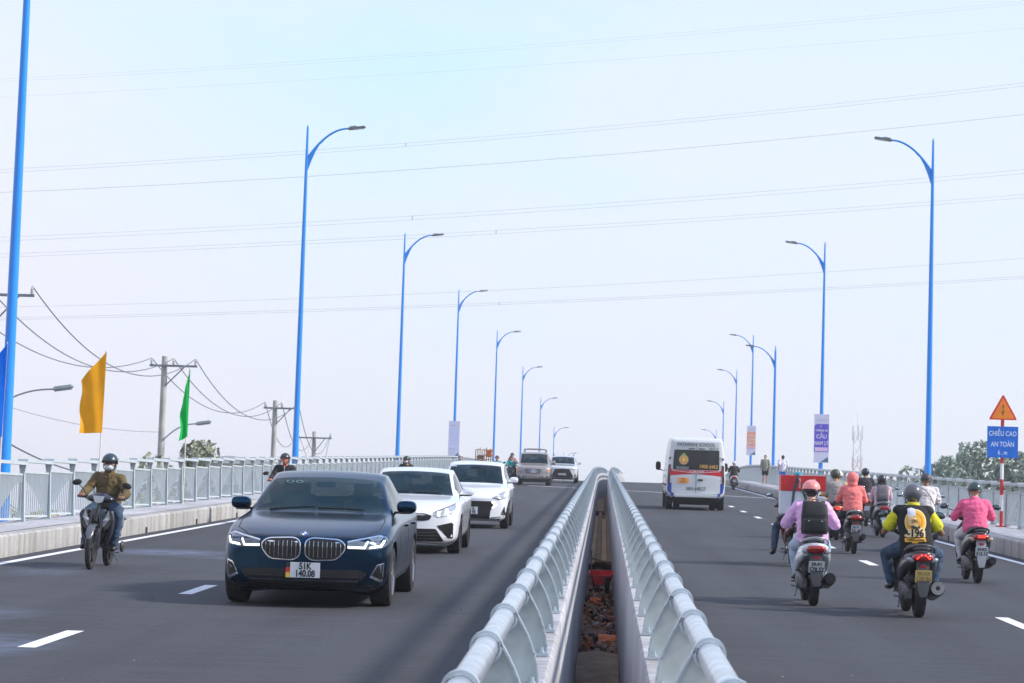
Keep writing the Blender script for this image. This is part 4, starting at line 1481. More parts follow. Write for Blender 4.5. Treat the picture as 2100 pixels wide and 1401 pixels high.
    eo = em.build('badge', M_CHROME, root, mw)
    for q, mt in ((0, pm('badge_blue', (.05, .25, .70), .3)), (1, pm('badge_white', (.85, .85, .85), .3)), (2, MATS['badge_blue']), (3, MATS['badge_white'])):
        p = MB(); p.prism([(0, 0)] + [(.026 * math.cos(R(90 * q + 15 * k)), .026 * math.sin(R(90 * q + 15 * k))) for k in range(7)], .006, .0085)
        p.build('badge_quarter', mt, eo)
    p = MB(); p.lathe([(.0062, .027), (.0062, .036), (.0078, .036), (.0078, .027)], n=24, axis='Y'); p.build('badge_ring', M_BLACK, eo)
    # number plate with its flag strip
    po = plate(B, root, .035, .415, .325, .165, ['51K', '140.08'], .098, sx=.82)
    y = po.data.vertices[0].co.y
    fy = min(v.co.y for v in po.data.vertices)
    for zz, hh, mt in ((.47, .055, M_INK), (.415, .055, pm('flag_red', (.6, .03, .03), .5)), (.36, .055, pm('flag_gold', (.75, .52, .05), .5))):
        p = MB(); p.box((-.152, fy + .004, zz), (.045, .008, hh)); p.build('plate_flag_strip', mt, po)
    mirror_part(root, -.965, 1.98, 1.085, paint, -1, .23, .15)
    mirror_part(root, .965, 1.98, 1.085, paint, 1, .23, .15)
    # side trim, right flank
    for sd in ('R', 'L'):
        seam(B, [(1.62, .40), (1.60, .7), (1.70, .93)], root, sd); seam(B, [(2.74, .33), (2.76, .7), (2.72, .97)], root, sd); seam(B, [(3.55, .62), (3.78, .8), (3.80, .98)], root, sd)
        seam(B, [(1.5, .27), (3.4, .28)], root, sd, w=.03)
        for yy in (2.5, 3.55):
            B.patch('door_handle', rnd_poly([(yy - .1, .845), (yy + .1, .855), (yy + .1, .88), (yy - .1, .872)], .01), paint, root, sd, off=.03, thick=.02, step=.05)
    seam(B, [(-.80, .74), (-.86, .55)], root, 'F') if False else None
    for sgn in (-1, 1):
        seam(B, [(sgn * .64, .24), (sgn * .78, .55), (sgn * .80, 1.0), (sgn * .76, 1.42)], root, 'T', w=.012)
    seam(B, [(-.60, .775), (-.3, .782), (.3, .782), (.60, .775)], root, 'F', w=.008)
    b = MB()
    for x0, x1 in ((-.58, -.06), (-.02, .50)):
        b.tube([B.hit('T', x0, 1.57)[0] + Vector((0, 0, .010)), B.hit('T', x1, 1.60)[0] + Vector((0, 0, .014))], .007, n=5)
    b.build('wiper', M_MATTE, root)
    for q, x in enumerate((-.42, -.31)):
        h, D, nn = B.hit('F', x, 1.335)
        c = MB()
        c.lathe([(-.002, .031), (-.002, .036), (.002, .036), (.002, .031)], n=20, axis='Y')
        c.build('windscreen_sticker', pm('sticker_teal', (.16, .34, .36), .5), root, Matrix.Translation(h + Vector((0, -.012, .006))) @ Matrix.Rotation(R(-62), 4, 'X') @ Matrix.Diagonal((1.15, 1, .85, 1)))
    # cabin seen through glass is dark; window trim
    return root, B
def place_car(root, X, d, yaw=0.0, flip=False):
    root.matrix_world = frame(X, d, 0, yaw)
M_WHITE = pm('pearl_white_paint', (.74, .76, .80), .22, var=.03, scale=2, coat=1.0)
def common(B, root, paint, seams=True, W=1.8, hx=.5, wip=True, handles=None, mir=None, mw=.20, mh=.14, black_sill=False, doors=None):
    if doors:
        for sd in ('R', 'L'):
            for ln in doors: seam(B, ln, root, sd)
    if handles:
        for sd in ('R', 'L'):
            for yy, zz in handles:
                B.patch('door_handle', rnd_poly([(yy - .09, zz - .01), (yy + .09, zz), (yy + .09, zz + .025), (yy - .09, zz + .017)], .008), paint, root, sd, off=.028, thick=.02, step=.06)
    if mir:
        x, y, z = mir
        for s in (-1, 1): mirror_part(root, s * x, y, z, paint, s, mw, mh, M_BLACK)
    if wip:
        b = MB()
        c = wip
        for x0, x1 in ((-.55, -.05), (.02, .50)):
            p, q = B.hit('T', x0, c + .05)[0], B.hit('T', x1, c + .10)[0]
            if p and q: b.tube([p + Vector((0, 0, .012)), q + Vector((0, 0, .02))], .008, n=5)
        b.build('wiper', M_MATTE, root)
def M2(B, name, poly, mat, root, **k):
    return [B.patch(name, poly, mat, root, **k), B.patch(name, mir(poly), mat, root, **k)]

def sedan_white():
    root = empty('car', (0, 0, 0), 'white saloon car with lit headlights, directly behind the dark blue saloon', 'car', 'cars coming down the left carriageway')
    B = Body(4.64, 1.80,
        top=[(0, .66), (.02, .70), (.06, .735), (.15, .775), (.5, .865), (.9, .925), (1.2, .965), (1.32, .99), (1.75, 1.21), (2.12, 1.375), (2.6, 1.44), (3.1, 1.43), (3.6, 1.34), (4.1, 1.10), (4.5, 1.05), (4.64, .9)],
        bot=[(0, .28), (.03, .22), (.15, .18), (.5, .17), (4.1, .19), (4.5, .28), (4.64, .45)],
        belt=[(0, .62), (.06, .69), (.15, .73), (.5, .83), (1.2, .925), (2.2, .965), (3.4, 1.0), (4.2, 1.02), (4.64, .85)],
        plan=[(0, .82), (.03, .88), (.12, .94), (.35, .98), (.8, 1.0), (3.8, 1.0), (4.4, .93), (4.64, .84)],
        wr=[(0, .72), (.5, .75), (1.0, .80), (1.25, .835), (1.7, .76), (2.15, .69), (2.8, .685), (3.5, .65), (4.0, .66), (4.64, .70)],
        wg=[(0, .95), (.9, .94), (1.3, .91), (2.1, .90), (3.4, .885), (4.1, .88), (4.64, .95)],
        cowl=1.30, hdr=2.10, rhdr=3.5, rend=4.05, wheels=(.88, 3.58, .33), ra=.37, bow=[(0, .36), (.3, .27), (.9, .10), (1.4, .12), (2.2, .10), (3, 0), (4.64, -.15)], nose=.2, sidew=[1.62, 2.55, 3.5], drop=.045)
    B.parts(root, M_WHITE)
    for x in (-1, 1): wheel(root, x * .78, .88, .33, .225, 5, True); wheel(root, x * .78, 3.58, .33, .225, 5, True)
    o = B.patch('grille', rnd_poly([(-.44, .645), (-.33, .685), (.33, .685), (.44, .645), (.40, .575), (.30, .560), (-.30, .560), (-.40, .575)], .03), M_BLACK, root, off=.006)
    hlp = [(.445, .68), (.52, .62), (.65, .63), (.755, .665), (.82, .78), (.80, .85), (.70, .80), (.51, .715)]
    for s in (1, -1):
        f = lambda q: [(a * s, b) for a, b in q]
        h = B.patch('headlight', f(rnd_poly(hlp, .03)), M_LAMPG, root, off=.006)
        for cx, cz in ((.55, .705), (.55, .66), (.68, .735), (.68, .69)):
            r = .026
            B.patch('led_lens', f([(cx + r * math.cos(a * PI / 4), cz + r * .8 * math.sin(a * PI / 4)) for a in range(8)]), M_WARM, h, off=.010, thick=.004)
        v = B.patch('fog_vent', f(rnd_poly([(.53, .475), (.76, .53), (.79, .49), (.79, .27), (.71, .27), (.60, .40), (.56, .43)], .02)), M_BLACK, root, off=.006)
        B.patch('vent_frame', f([(.53, .485), (.765, .54), (.80, .50), (.79, .49), (.76, .525), (.535, .47)]), M_MATTE, v, off=.010, thick=.004)
        B.patch('headlight_line', f([(.445, .69), (.50, .725), (.70, .81), (.80, .86), (.805, .85), (.70, .798), (.51, .712)]), M_BLACK, h, off=.009, thick=.004)
    B.patch('lower_intake', rnd_poly([(-.51, .43), (.51, .43), (.65, .215), (-.65, .215)], .03), M_BLACK, root, off=.006)
    b = MB()
    for z in (.26, .31, .36): b.tube([B.hit('F', x * .09, z)[0] + Vector((0, -.012, 0)) for x in range(-6, 7)], .007, n=5)
    b.build('intake_slats', M_MATTE, root)
    plate(B, root, 0, .46, .33, .165, ['', ('3', .10)], .10)
    common(B, root, M_WHITE, wip=1.32, handles=((2.4, .86), (3.3, .875)), mir=(.95, 1.75, 1.04), doors=[[(1.5, .4), (1.48, .7), (1.55, .9)], [(2.58, .33), (2.6, .7), (2.56, .95)], [(3.3, .6), (3.5, .8), (3.52, .96)]])
    o = B.patch('sill_trim', [(1.3, .24), (3.2, .24), (3.2, .29), (1.3, .29)], M_MATTE, root, side='R', off=.004)
    return root, B

def hatch_white():
    root = empty('car', (0, 0, 0), 'small white hatchback with a large black grille, third car in the left queue', 'car', 'cars coming down the left carriageway')
    B = Body(3.80, 1.68,
        top=[(0, .68), (.02, .72), (.06, .76), (.15, .80), (.5, .90), (.85, .965), (1.0, 1.0), (1.12, 1.04), (1.5, 1.27), (1.85, 1.44), (2.3, 1.52), (2.9, 1.50), (3.3, 1.44), (3.65, 1.10), (3.75, .95), (3.80, .8)],
        bot=[(0, .26), (.03, .21), (.15, .18), (.5, .18), (3.3, .19), (3.7, .28), (3.80, .4)],
        belt=[(0, .64), (.06, .71), (.15, .76), (.5, .87), (1.0, .955), (2.0, .99), (3.2, 1.04), (3.80, .8)],
        plan=[(0, .80), (.03, .87), (.12, .93), (.35, .98), (.75, 1.0), (3.2, 1.0), (3.6, .95), (3.80, .88)],
        wr=[(0, .72), (.5, .75), (.85, .81), (1.05, .84), (1.5, .78), (1.85, .73), (2.6, .72), (3.2, .70), (3.6, .72), (3.80, .72)],
        wg=[(0, .95), (.8, .94), (1.1, .92), (2.0, .91), (3.2, .90), (3.80, .94)],
        cowl=1.08, hdr=1.83, rhdr=3.28, rend=3.62, wheels=(.70, 3.13, .31), ra=.35, bow=[(0, .32), (.3, .24), (.8, .10), (1.2, .12), (2, .08), (3, 0), (3.80, -.10)], nose=.2, sidew=[1.45, 2.25, 3.1], drop=.045)
    B.parts(root, M_WHITE)
    for x in (-1, 1): wheel(root, x * .735, .70, .31, .195, 8, True); wheel(root, x * .735, 3.13, .31, .195, 8, True)
    o = B.patch('grille', rnd_poly([(-.56, .545), (-.45, .625), (.45, .625), (.56, .545), (.44, .42), (.42, .24), (-.42, .24), (-.44, .42)], .02), M_BLACK, root, off=.006)
    b = MB()
    for k in range(8): z = .28 + .042 * k; b.tube([B.hit('F', x * .07, z)[0] + Vector((0, -.012, 0)) for x in range(-6, 7)], .006, n=5)
    b.build('slats', M_MATTE, o)
    for s in (1, -1):
        f = lambda q: [(a * s, b_) for a, b_ in q]
        h = B.patch('headlight', f(rnd_poly([(.46, .70), (.63, .655), (.76, .68), (.81, .79), (.72, .86), (.60, .785)], .02)), M_LAMPG, root, off=.006)
        B.patch('headlight_line', f([(.46, .70), (.63, .655), (.66, .66), (.62, .685), (.50, .71)]), M_BLACK, h, off=.010, thick=.004)
        B.patch('running_light', f([(.445, .61), (.52, .61), (.585, .545), (.49, .455), (.46, .47), (.515, .54)]), M_DRL, root, off=.012, thick=.006)
        B.patch('fog_vent', f([(.745, .52), (.775, .31), (.665, .32)]), M_BLACK, root, off=.006)
        B.patch('bumper_crease', f([(.46, .245), (.72, .27), (.72, .285), (.46, .262)]), M_MATTE, root, off=.004)
    B.patch('bumper_lip', [(-.66, .235), (.66, .235), (.64, .20), (-.64, .20)], M_MATTE, root, off=.01)
    plate(B, root, -.01, .41, .33, .165, [('K', .07), ('95', .08)], .10)
    common(B, root, M_WHITE, wip=1.12, handles=((2.1, .88), (2.95, .90)), mir=(.90, 1.50, 1.10), doors=[[(1.3, .4), (1.28, .7), (1.35, .92)], [(2.28, .33), (2.3, .7), (2.26, .98)], [(2.9, .6), (3.08, .8), (3.1, 1.0)]])
    c = B.hit('F', -.52, 1.38)[0]
    if c: t = MB(); t.box((0, 0, 0), (.14, .004, .03)); t.build('windscreen_sticker', pm('sticker_pale', (.5, .6, .65), .5), root, Matrix.Translation(c + Vector((0, -.02, .01))) @ Matrix.Rotation(R(-55), 4, 'X'))
    return root, B

def wagon_beige():
    root = empty('car', (0, 0, 0), 'beige off-road wagon with roof rack, fourth car on the left, near the crest', 'car', 'cars coming down the left carriageway')
    paint = pm('beige_metal_paint', (.34, .30, .28), .32, metal=.35, var=.06, coat=.6)
    B = Body(4.95, 1.80,
        top=[(0, .88), (.02, .94), (.06, .98), (.15, 1.02), (.6, 1.08), (1.2, 1.13), (1.4, 1.16), (1.5, 1.20), (1.8, 1.45), (2.1, 1.68), (2.5, 1.76), (4.3, 1.76), (4.75, 1.6), (4.9, 1.2), (4.95, 1.0)],
        bot=[(0, .42), (.03, .38), (.2, .34), (4.5, .36), (4.95, .5)],
        belt=[(0, .84), (.06, .93), (.15, .97), (.6, 1.04), (1.4, 1.10), (3.2, 1.12), (4.7, 1.14), (4.95, .98)],
        plan=[(0, .90), (.03, .94), (.12, .97), (.4, 1.0), (4.4, 1.0), (4.95, .94)],
        wr=[(0, .74), (.5, .78), (1.2, .84), (1.45, .86), (1.8, .82), (2.1, .80), (3, .79), (4.5, .76), (4.95, .78)],
        wg=[(0, .95), (1.0, .94), (1.5, .93), (3.0, .93), (4.4, .93), (4.95, .95)],
        cowl=1.45, hdr=2.08, rhdr=4.4, rend=4.85, wheels=(.85, 3.70, .37), ra=.42, bow=[(0, .16), (.5, .12), (1.4, .06), (2.2, .04), (3, 0), (4.95, -.05)], nose=.2, sidew=[1.85, 2.75, 3.7, 4.5], drop=.05)
    B.parts(root, paint)
    for x in (-1, 1): wheel(root, x * .78, .85, .37, .26, 6); wheel(root, x * .78, 3.70, .37, .26, 6)
    g_ = B.patch('grille', rnd_poly([(-.38, .87), (.38, .87), (.35, .65), (-.35, .65)], .03), M_BLACK, root, off=.014, thick=.03)
    b = MB()
    for z in (.70, .76, .82): b.tube([B.hit('F', x * .055, z)[0] + Vector((0, -.03, 0)) for x in range(-6, 7)], .014, n=6)
    b.build('slats', M_CHROME, g_)
    silver = pm('bumper_silver', (.40, .41, .41), .4, metal=.5)
    for s in (1, -1):
        f = lambda q: [(a * s, b_) for a, b_ in q]
        h = B.patch('headlight', f(rnd_poly([(.44, .90), (.80, .90), (.85, .74), (.80, .68), (.46, .69)], .03)), M_LAMPG, root, off=.01)
        B.patch('indicator', f([(.72, .89), (.84, .88), (.86, .72), (.76, .70)]), M_AMBER, h, off=.014, thick=.004)
        for cx, r in ((.74, .05), (.50, .045), (.36, .04)):
            B.patch('bumper_hole', f([(cx + r * math.cos(a * PI / 4), .47 + r * math.sin(a * PI / 4)) for a in range(8)]), M_BLACK, root, off=.045, thick=.03)
    B.patch('bumper', rnd_poly([(-.84, .60), (-.40, .62), (-.32, .54), (.32, .54), (.40, .62), (.84, .60), (.86, .38), (.5, .34), (-.5, .34), (-.86, .38)], .03), silver, root, off=.04, thick=.05)
    plate(B, root, 0, .46, .46, .11, ['', ''], .08, off=.06, mat=pm('plate_dusty', (.25, .20, .17), .7))
    common(B, root, paint, wip=1.48, handles=((2.6, .97), (3.6, .97)), mir=(1.02, 1.85, 1.22), mw=.24, mh=.19, doors=[[(1.5, .5), (1.5, 1.08)], [(2.75, .45), (2.75, 1.1)], [(3.75, .8), (3.8, 1.1)]])
    r_ = MB()
    for s in (-1, 1): r_.tube([(s * .58, 2.3, 1.76), (s * .58, 2.45, 1.88), (s * .58, 4.3, 1.88), (s * .58, 4.45, 1.76)], .022, n=8)
    r_.tube([(-.60, 2.5, 1.90), (-.3, 2.48, 1.93), (.3, 2.48, 1.93), (.60, 2.5, 1.90)], .030, n=8, sy=.6)
    r_.tube([(-.58, 3.8, 1.89), (.58, 3.8, 1.89)], .02, n=8)
    r_.build('roof_rack', pm('rack_grey', (.14, .13, .14), .5), root)
    return root, B

def crossover():
    root = empty('car', (0, 0, 0), 'silver-white crossover with a dark trapezoid grille, partly behind the beige wagon', 'car', 'cars coming down the left carriageway')
    paint = pm('silver_white_paint', (.60, .63, .66), .25, metal=.15, var=.03, coat=1)
    B = Body(4.46, 1.83,
        top=[(0, .84), (.02, .89), (.06, .93), (.15, .97), (.6, 1.03), (1.1, 1.08), (1.3, 1.14), (1.7, 1.38), (2.05, 1.54), (2.5, 1.62), (3.6, 1.60), (4.1, 1.45), (4.4, 1.1), (4.46, .9)],
        bot=[(0, .32), (.03, .26), (.2, .23), (4.0, .25), (4.46, .45)],
        belt=[(0, .80), (.06, .88), (.15, .92), (.6, .99), (1.3, 1.05), (3.0, 1.09), (4.2, 1.12), (4.46, .88)],
        plan=[(0, .84), (.03, .90), (.12, .95), (.35, .985), (.8, 1.0), (3.8, 1.0), (4.46, .88)],
        wr=[(0, .72), (.5, .76), (1.0, .80), (1.3, .82), (1.7, .77), (2.1, .75), (3, .73), (3.9, .68), (4.46, .74)],
        wg=[(0, .95), (1.0, .94), (1.4, .92), (3.0, .91), (4.46, .93)],
        cowl=1.25, hdr=2.02, rhdr=3.75, rend=4.3, wheels=(.86, 3.50, .34), ra=.39, bow=[(0, .28), (.5, .18), (1.3, .10), (2.2, .06), (3, 0), (4.46, -.1)], nose=.2, sidew=[1.65, 2.6, 3.6], drop=.06)
    B.parts(root, paint)
    for x in (-1, 1): wheel(root, x * .79, .86, .34, .225, 5, True); wheel(root, x * .79, 3.50, .34, .225, 5, True)
    B.patch('grille', rnd_poly([(-.42, .82), (.42, .82), (.66, .36), (.60, .28), (-.60, .28), (-.66, .36)], .03), M_BLACK, root, off=.008)
    B.patch('grille_lip', [(-.46, .84), (.46, .84), (.42, .815), (-.42, .815)], M_CHROME, root, off=.012)
    B.patch('bumper_lip', [(-.58, .29), (.58, .29), (.56, .24), (-.56, .24)], M_CHROME, root, off=.02)
    for s in (1, -1):
        f = lambda q: [(a * s, b_) for a, b_ in q]
        B.patch('headlight', f(rnd_poly([(.47, .845), (.82, .86), (.84, .80), (.70, .765), (.47, .80)], .02)), M_LAMPG, root, off=.008)
        B.patch('fog_vent', f([(.74, .55), (.80, .50), (.80, .30), (.72, .34)]), M_BLACK, root, off=.008)
    plate(B, root, 0, .50, .46, .12, ['', ''], .08, mat=pm('plate_grey', (.45, .45, .46), .5))
    common(B, root, paint, wip=1.3, handles=((2.4, .95), (3.4, .97)), mir=(1.0, 1.72, 1.17), doors=[[(1.4, .4), (1.4, 1.02)], [(2.6, .4), (2.6, 1.05)], [(3.4, .7), (3.6, 1.05)]])
    r_ = MB()
    for s in (-1, 1): r_.tube([(s * .60, 2.2, 1.60), (s * .60, 2.35, 1.66), (s * .60, 3.6, 1.65), (s * .60, 3.8, 1.58)], .018, n=6)
    r_.build('roof_rail', M_MATTE, root)
    return root, B

def van():
    root = empty('van', (0, 0, 0), 'white high-roof school minibus with red stripe, seen from behind on the right carriageway', 'van')
    white = pm('van_white_paint', (.62, .65, .67), .35, var=.04, scale=2, coat=.6)
    B = Body(5.6, 1.97,
        top=[(0, 2.24), (.02, 2.30), (.06, 2.34), (.15, 2.38), (.6, 2.40), (3.6, 2.40), (4.1, 2.32), (4.6, 1.85), (5.0, 1.28), (5.4, 1.05), (5.6, .85)],
        bot=[(0, .46), (.03, .42), (.2, .38), (5.2, .34), (5.6, .45)],
        belt=[(0, 1.32), (.06, 1.34), (4.6, 1.32), (5.0, 1.15), (5.6, .82)],
        plan=[(0, .955), (.03, .975), (.12, .99), (.4, 1.0), (4.9, 1.0), (5.3, .92), (5.6, .80)],
        wr=[(0, .835), (.06, .845), (.4, .86), (4.0, .85), (5.0, .80), (5.6, .70)],
        wg=[(0, .975), (.4, .98), (4.8, .96), (5.6, .92)],
        cowl=5.7, hdr=5.8, rhdr=4.15, rend=4.95, wheels=(.98, 4.55, .35), ra=.40, bow=[(0, .10), (.3, .05), (1, 0), (5, 0), (5.6, -.15)], nose=.2, sidew=[.55, 1.75, 2.95, 3.95], drop=.10)
    pr = B.parts(root, white)
    if 'rear_window' in pr: pr['rear_window'].name = 'windscreen'
    for x in (-1, 1): wheel(root, x * .86, .98, .35, .22, 8); wheel(root, x * .86, 4.55, .35, .22, 8)
    for x in (-1, 1):       # inner twin tyre
        b = MB(); b.lathe([(-.10, .22), (-.10, .33), (-.06, .35), (.06, .35), (.10, .33), (.10, .22)], n=28); b.build('wheel', M_TYRE, root, Matrix.Translation((x * .60, .98, .35)))
    gl = pm('van_glass', (.028, .034, .036), .10, var=.6, scale=1.2)
    rw = B.patch('rear_window_glass', rnd_poly([(-.735, 1.985), (.745, 1.985), (.76, 1.33), (-.775, 1.33)], .05), gl, root, off=.006, thick=.01)
    red = pm('stripe_red', (.62, .012, .03), .35, var=.06)
    st = B.patch('red_stripe', [(-.86, 1.40), (-.80, 1.32), (-.78, 1.315), (.78, 1.315), (.82, 1.32), (.87, 1.40), (.885, 1.16), (.84, 1.13), (.45, 1.17), (0, 1.20), (-.45, 1.17), (-.84, 1.13), (-.88, 1.16)], red, root, off=.005, thick=.006, step=.08)
    B.patch('stripe_line', [(-.78, 1.30), (-.40, 1.27), (0, 1.235), (.40, 1.27), (.78, 1.30), (.78, 1.285), (.40, 1.252), (0, 1.215), (-.40, 1.252), (-.78, 1.285)], pm('stripe_white', (.7, .68, .68), .4), st, off=.009, thick=.004, step=.08)
    wt = pm('letter_white', (.75, .65, .65), .5)
    def rear(t, s, m, x, z, par, off=.012, bold=.0, sx=1.0):
        h = B.hit('F', x, z)[0]
        return writing('writing', t, s, m, par, (x, h.y - off, z), bold, sx)
    rear('X LIMOUSINE', .085, wt, .02, 1.272, st, .014, .002, .95)
    ink = pm('letter_grey', (.12, .13, .14), .5)
    rear('PATHWAY SCHOOL', .155, ink, -.02, 2.155, root, .012 + .03, .003, .88)
    rear('BUS.12', .11, ink, .56, 2.03, root, .03, .002, .9)
    rear('1900 6462', .17, pm('letter_gold', (.80, .42, .10), .5), .40, 1.44, rw, .030, .004, .85)
    rear('PATHWAY', .10, pm('letter_silver', (.45, .46, .46), .5), -.45, 1.385, rw, .026, .002, .85)
    rear('50H-448.27', .155, ink, .0, .705, root, .014 + .012, .004, .88)
    # round crest on the glass
    for poly, mt, of in (([(-.42 + .155 * math.cos(a * PI / 12), 1.66 + .165 * math.sin(a * PI / 12)) for a in range(24)], pm('crest_gold', (.72, .45, .20), .5, var=.3, scale=25), .012),
                         ([(-.42 + .105 * math.cos(a * PI / 12), 1.65 + .11 * math.sin(a * PI / 12)) for a in range(24)], pm('crest_orange', (.75, .30, .08), .5, var=.3, scale=25), .016),
                         ([(-.42, 1.77), (-.35, 1.66), (-.42, 1.56), (-.49, 1.66)], pm('crest_yellow', (.8, .62, .1), .5), .020),
                         ([(-.49, 1.84), (-.44, 1.80), (-.40, 1.80), (-.35, 1.84), (-.40, 1.87), (-.44, 1.87)], pm('crest_green', (.25, .55, .12), .5), .020)):
        B.patch('crest', poly, mt, rw, off=of, thick=.004, step=.08)
    for s in (-1, 1):
        f = lambda q: [(a * s, b_) for a, b_ in q]
        B.patch('tail_light', f(rnd_poly([(.835, 1.50), (.92, 1.48), (.945, .86), (.86, .84)], .02)), pm('tail_dark', (.09, .018, .02), .15, coat=.8, var=.4, scale=9), root, off=.012, thick=.02, step=.06)
        B.patch('blue_corner', f([(.80, .90), (.93, .86), (.955, .44), (.70, .44), (.74, .56)]), pm('van_blue', (.01, .06, .38), .4), root, off=.006, step=.08)
        bx = MB(); h = B.hit('F', s * .88, 1.70)[0]; bx.box(h + Vector((0, -.01, 0)), (.045, .03, .07), bev=.006); bx.build('camera_pod', M_MATTE, root)
        m_ = MB(); m_.box((s * .30, .35, .30), (.035, .03, .20)); m_.build('mud_bracket', M_MATTE, root)
        B.patch('vent_slot', f(rnd_poly([(.06, 2.045), (.27, 2.035), (.27, 2.005), (.06, 2.015)], .01)), M_MATTE, root, off=.008, step=.06)
        mirror_part(root, s * 1.16, 4.35, 1.42, M_MATTE, s, .18, .30)
        for hy in (1.75, 1.02):
            hg = MB(); h = B.hit('F', s * .80, hy)[0]; hg.box(h + Vector((0, -.008, 0)), (.10, .025, .03), bev=.005); hg.build('hinge', white, root)
    pan = B.patch('lower_door_panel', rnd_poly([(-.70, 1.10), (.72, 1.10), (.80, .92), (.80, .56), (-.80, .56), (-.80, .92)], .05), white, root, off=.018, thick=.02, step=.08)
    B.patch('door_gap', [(-.006, 2.30), (.006, 2.30), (.006, 1.99), (-.006, 1.99)], M_MATTE, root, off=.003, step=.1)
    B.patch('door_gap', [(-.006, 1.21), (.006, 1.21), (.006, .56), (-.006, .56)], M_MATTE, root, off=.0215, step=.1)
    B.patch('door_handle', rnd_poly([(.06, 1.03), (.22, 1.03), (.22, .97), (.06, .97)], .01), M_MATTE, root, off=.035, thick=.03)
    b = MB(); b.box((0, -.035, .475), (1.40, .16, .10), bev=.02); b.build('step_bumper', white, root)
    b = MB(); b.box((0, .05, .40), (1.55, .10, .06)); b.prism([(-.22, .38), (.28, .38), (.12, .27), (-.06, .27)], .05, .12); b.box((0, 1.6, .36), (.9, 2.2, .12)); b.build('tow_frame', M_MATTE, root)
    h = B.hit('F', -.42, .98)[0]
    op = MB(); op.box((-.42, h.y - .03, .975), (.37, .01, .19), bev=.003)
    oo = op.build('number_plate', pm('plate_orange', (.85, .36, .10), .5, var=.1), root)
    for t, z in (('50H', 1.015), ('448.27', .935)): writing('writing', t, .085, pm('plate_orange_ink', (.45, .16, .04), .6), oo, (-.42, h.y - .037, z), .002, .9)
    for s in ('R', 'L'):
        seam(B, [(.42, .5), (.42, 2.0)], root, s); seam(B, [(2.9, .5), (2.9, 2.1)], root, s); seam(B, [(4.05, .5), (4.05, 1.9)], root, s)
        B.patch('side_moulding', [(.2, .78), (4.9, .78), (4.9, .84), (.2, .84)], M_MATTE, root, side=s, off=.010, step=.2)
    return root

_r, _B = sedan_blue(); place_car(_r, -3.23, 27.55)
_r, _B = sedan_white(); place_car(_r, -3.28, 42.5)
_r, _B = hatch_white(); place_car(_r, -2.95, 57.35)
_r, _B = wagon_beige(); place_car(_r, -3.66, 133.5)
_r, _B = crossover(); place_car(_r, -2.45, 150.0)
_r = van(); place_car(_r, 3.08, 83.85)
# ------------------------------------------------------------------ motorbikes
M_GRIP = pm('grip_rubber', (.015, .015, .016), .7)
M_SEAT = pm('seat_vinyl', (.02, .02, .022), .5, var=.3, bump=.2)
M_ENG = pm('engine_alloy', (.09, .09, .095), .5, metal=.5, var=.35, scale=14)
M_PIPEX = pm('exhaust_black', (.03, .03, .032), .35, metal=.4, var=.2)
M_EXC = pm('exhaust_shield', (.42, .43, .45), .25, metal=.9, var=.15)
M_MIRG = pm('mirror_glass', (.55, .62, .68), .05, metal=1.0)
M_MUD = pm('mudflap_plastic', (.045, .048, .052), .6, var=.2)
def bike_wheel(root, y, r, w, spokes=5):
    b = MB()
    h = w / 2
    prof = [(-h * .55, r - w * .62), (-h, r - w * .42), (-h * .82, r - w * .12), (-h * .4, r), (h * .4, r), (h * .82, r - w * .12), (h, r - w * .42), (h * .55, r - w * .62)]
    b.lathe(prof, n=32)
    for k in range(40):
        a = 2 * PI * k / 40
        b.box((h * .35 * (1 if k % 2 else -1), math.cos(a) * (r + .000), math.sin(a) * (r + .000)), (w * .35, .012, .006), Matrix.Rotation(a - PI / 2, 3, 'X'))
    o = b.build('wheel', M_TYRE, root, Matrix.Translation((0, y, r)))
    c = MB()
    ri = r - w * .6
    c.lathe([(-h * .5, ri - .018), (-h * .5, ri + .008), (h * .5, ri + .008), (h * .5, ri - .018)], n=28)
    for k in range(spokes):
        a = 2 * PI * k / spokes
        c.box(Matrix.Rotation(a, 3, 'X') @ Vector((0, 0, ri * .5)), (.022, .026, ri), Matrix.Rotation(a, 3, 'X'))
    c.lathe([(-h * .7, .0), (-h * .7, .05), (h * .7, .05), (h * .7, 0)], n=16)
    c.lathe([(h * .6, .05), (h * .6, .085), (h * .68, .085), (h * .68, .05)], n=20)
    c.build('rim', M_ENG, o)
    return o
def arcpts(y, r, a0, a1, n=9, z=None):
    z = r if z is None else z
    return [(0, y + r * math.cos(R(a0 + (a1 - a0) * k / (n - 1))), z + r * math.sin(R(a0 + (a1 - a0) * k / (n - 1)))) for k in range(n)]
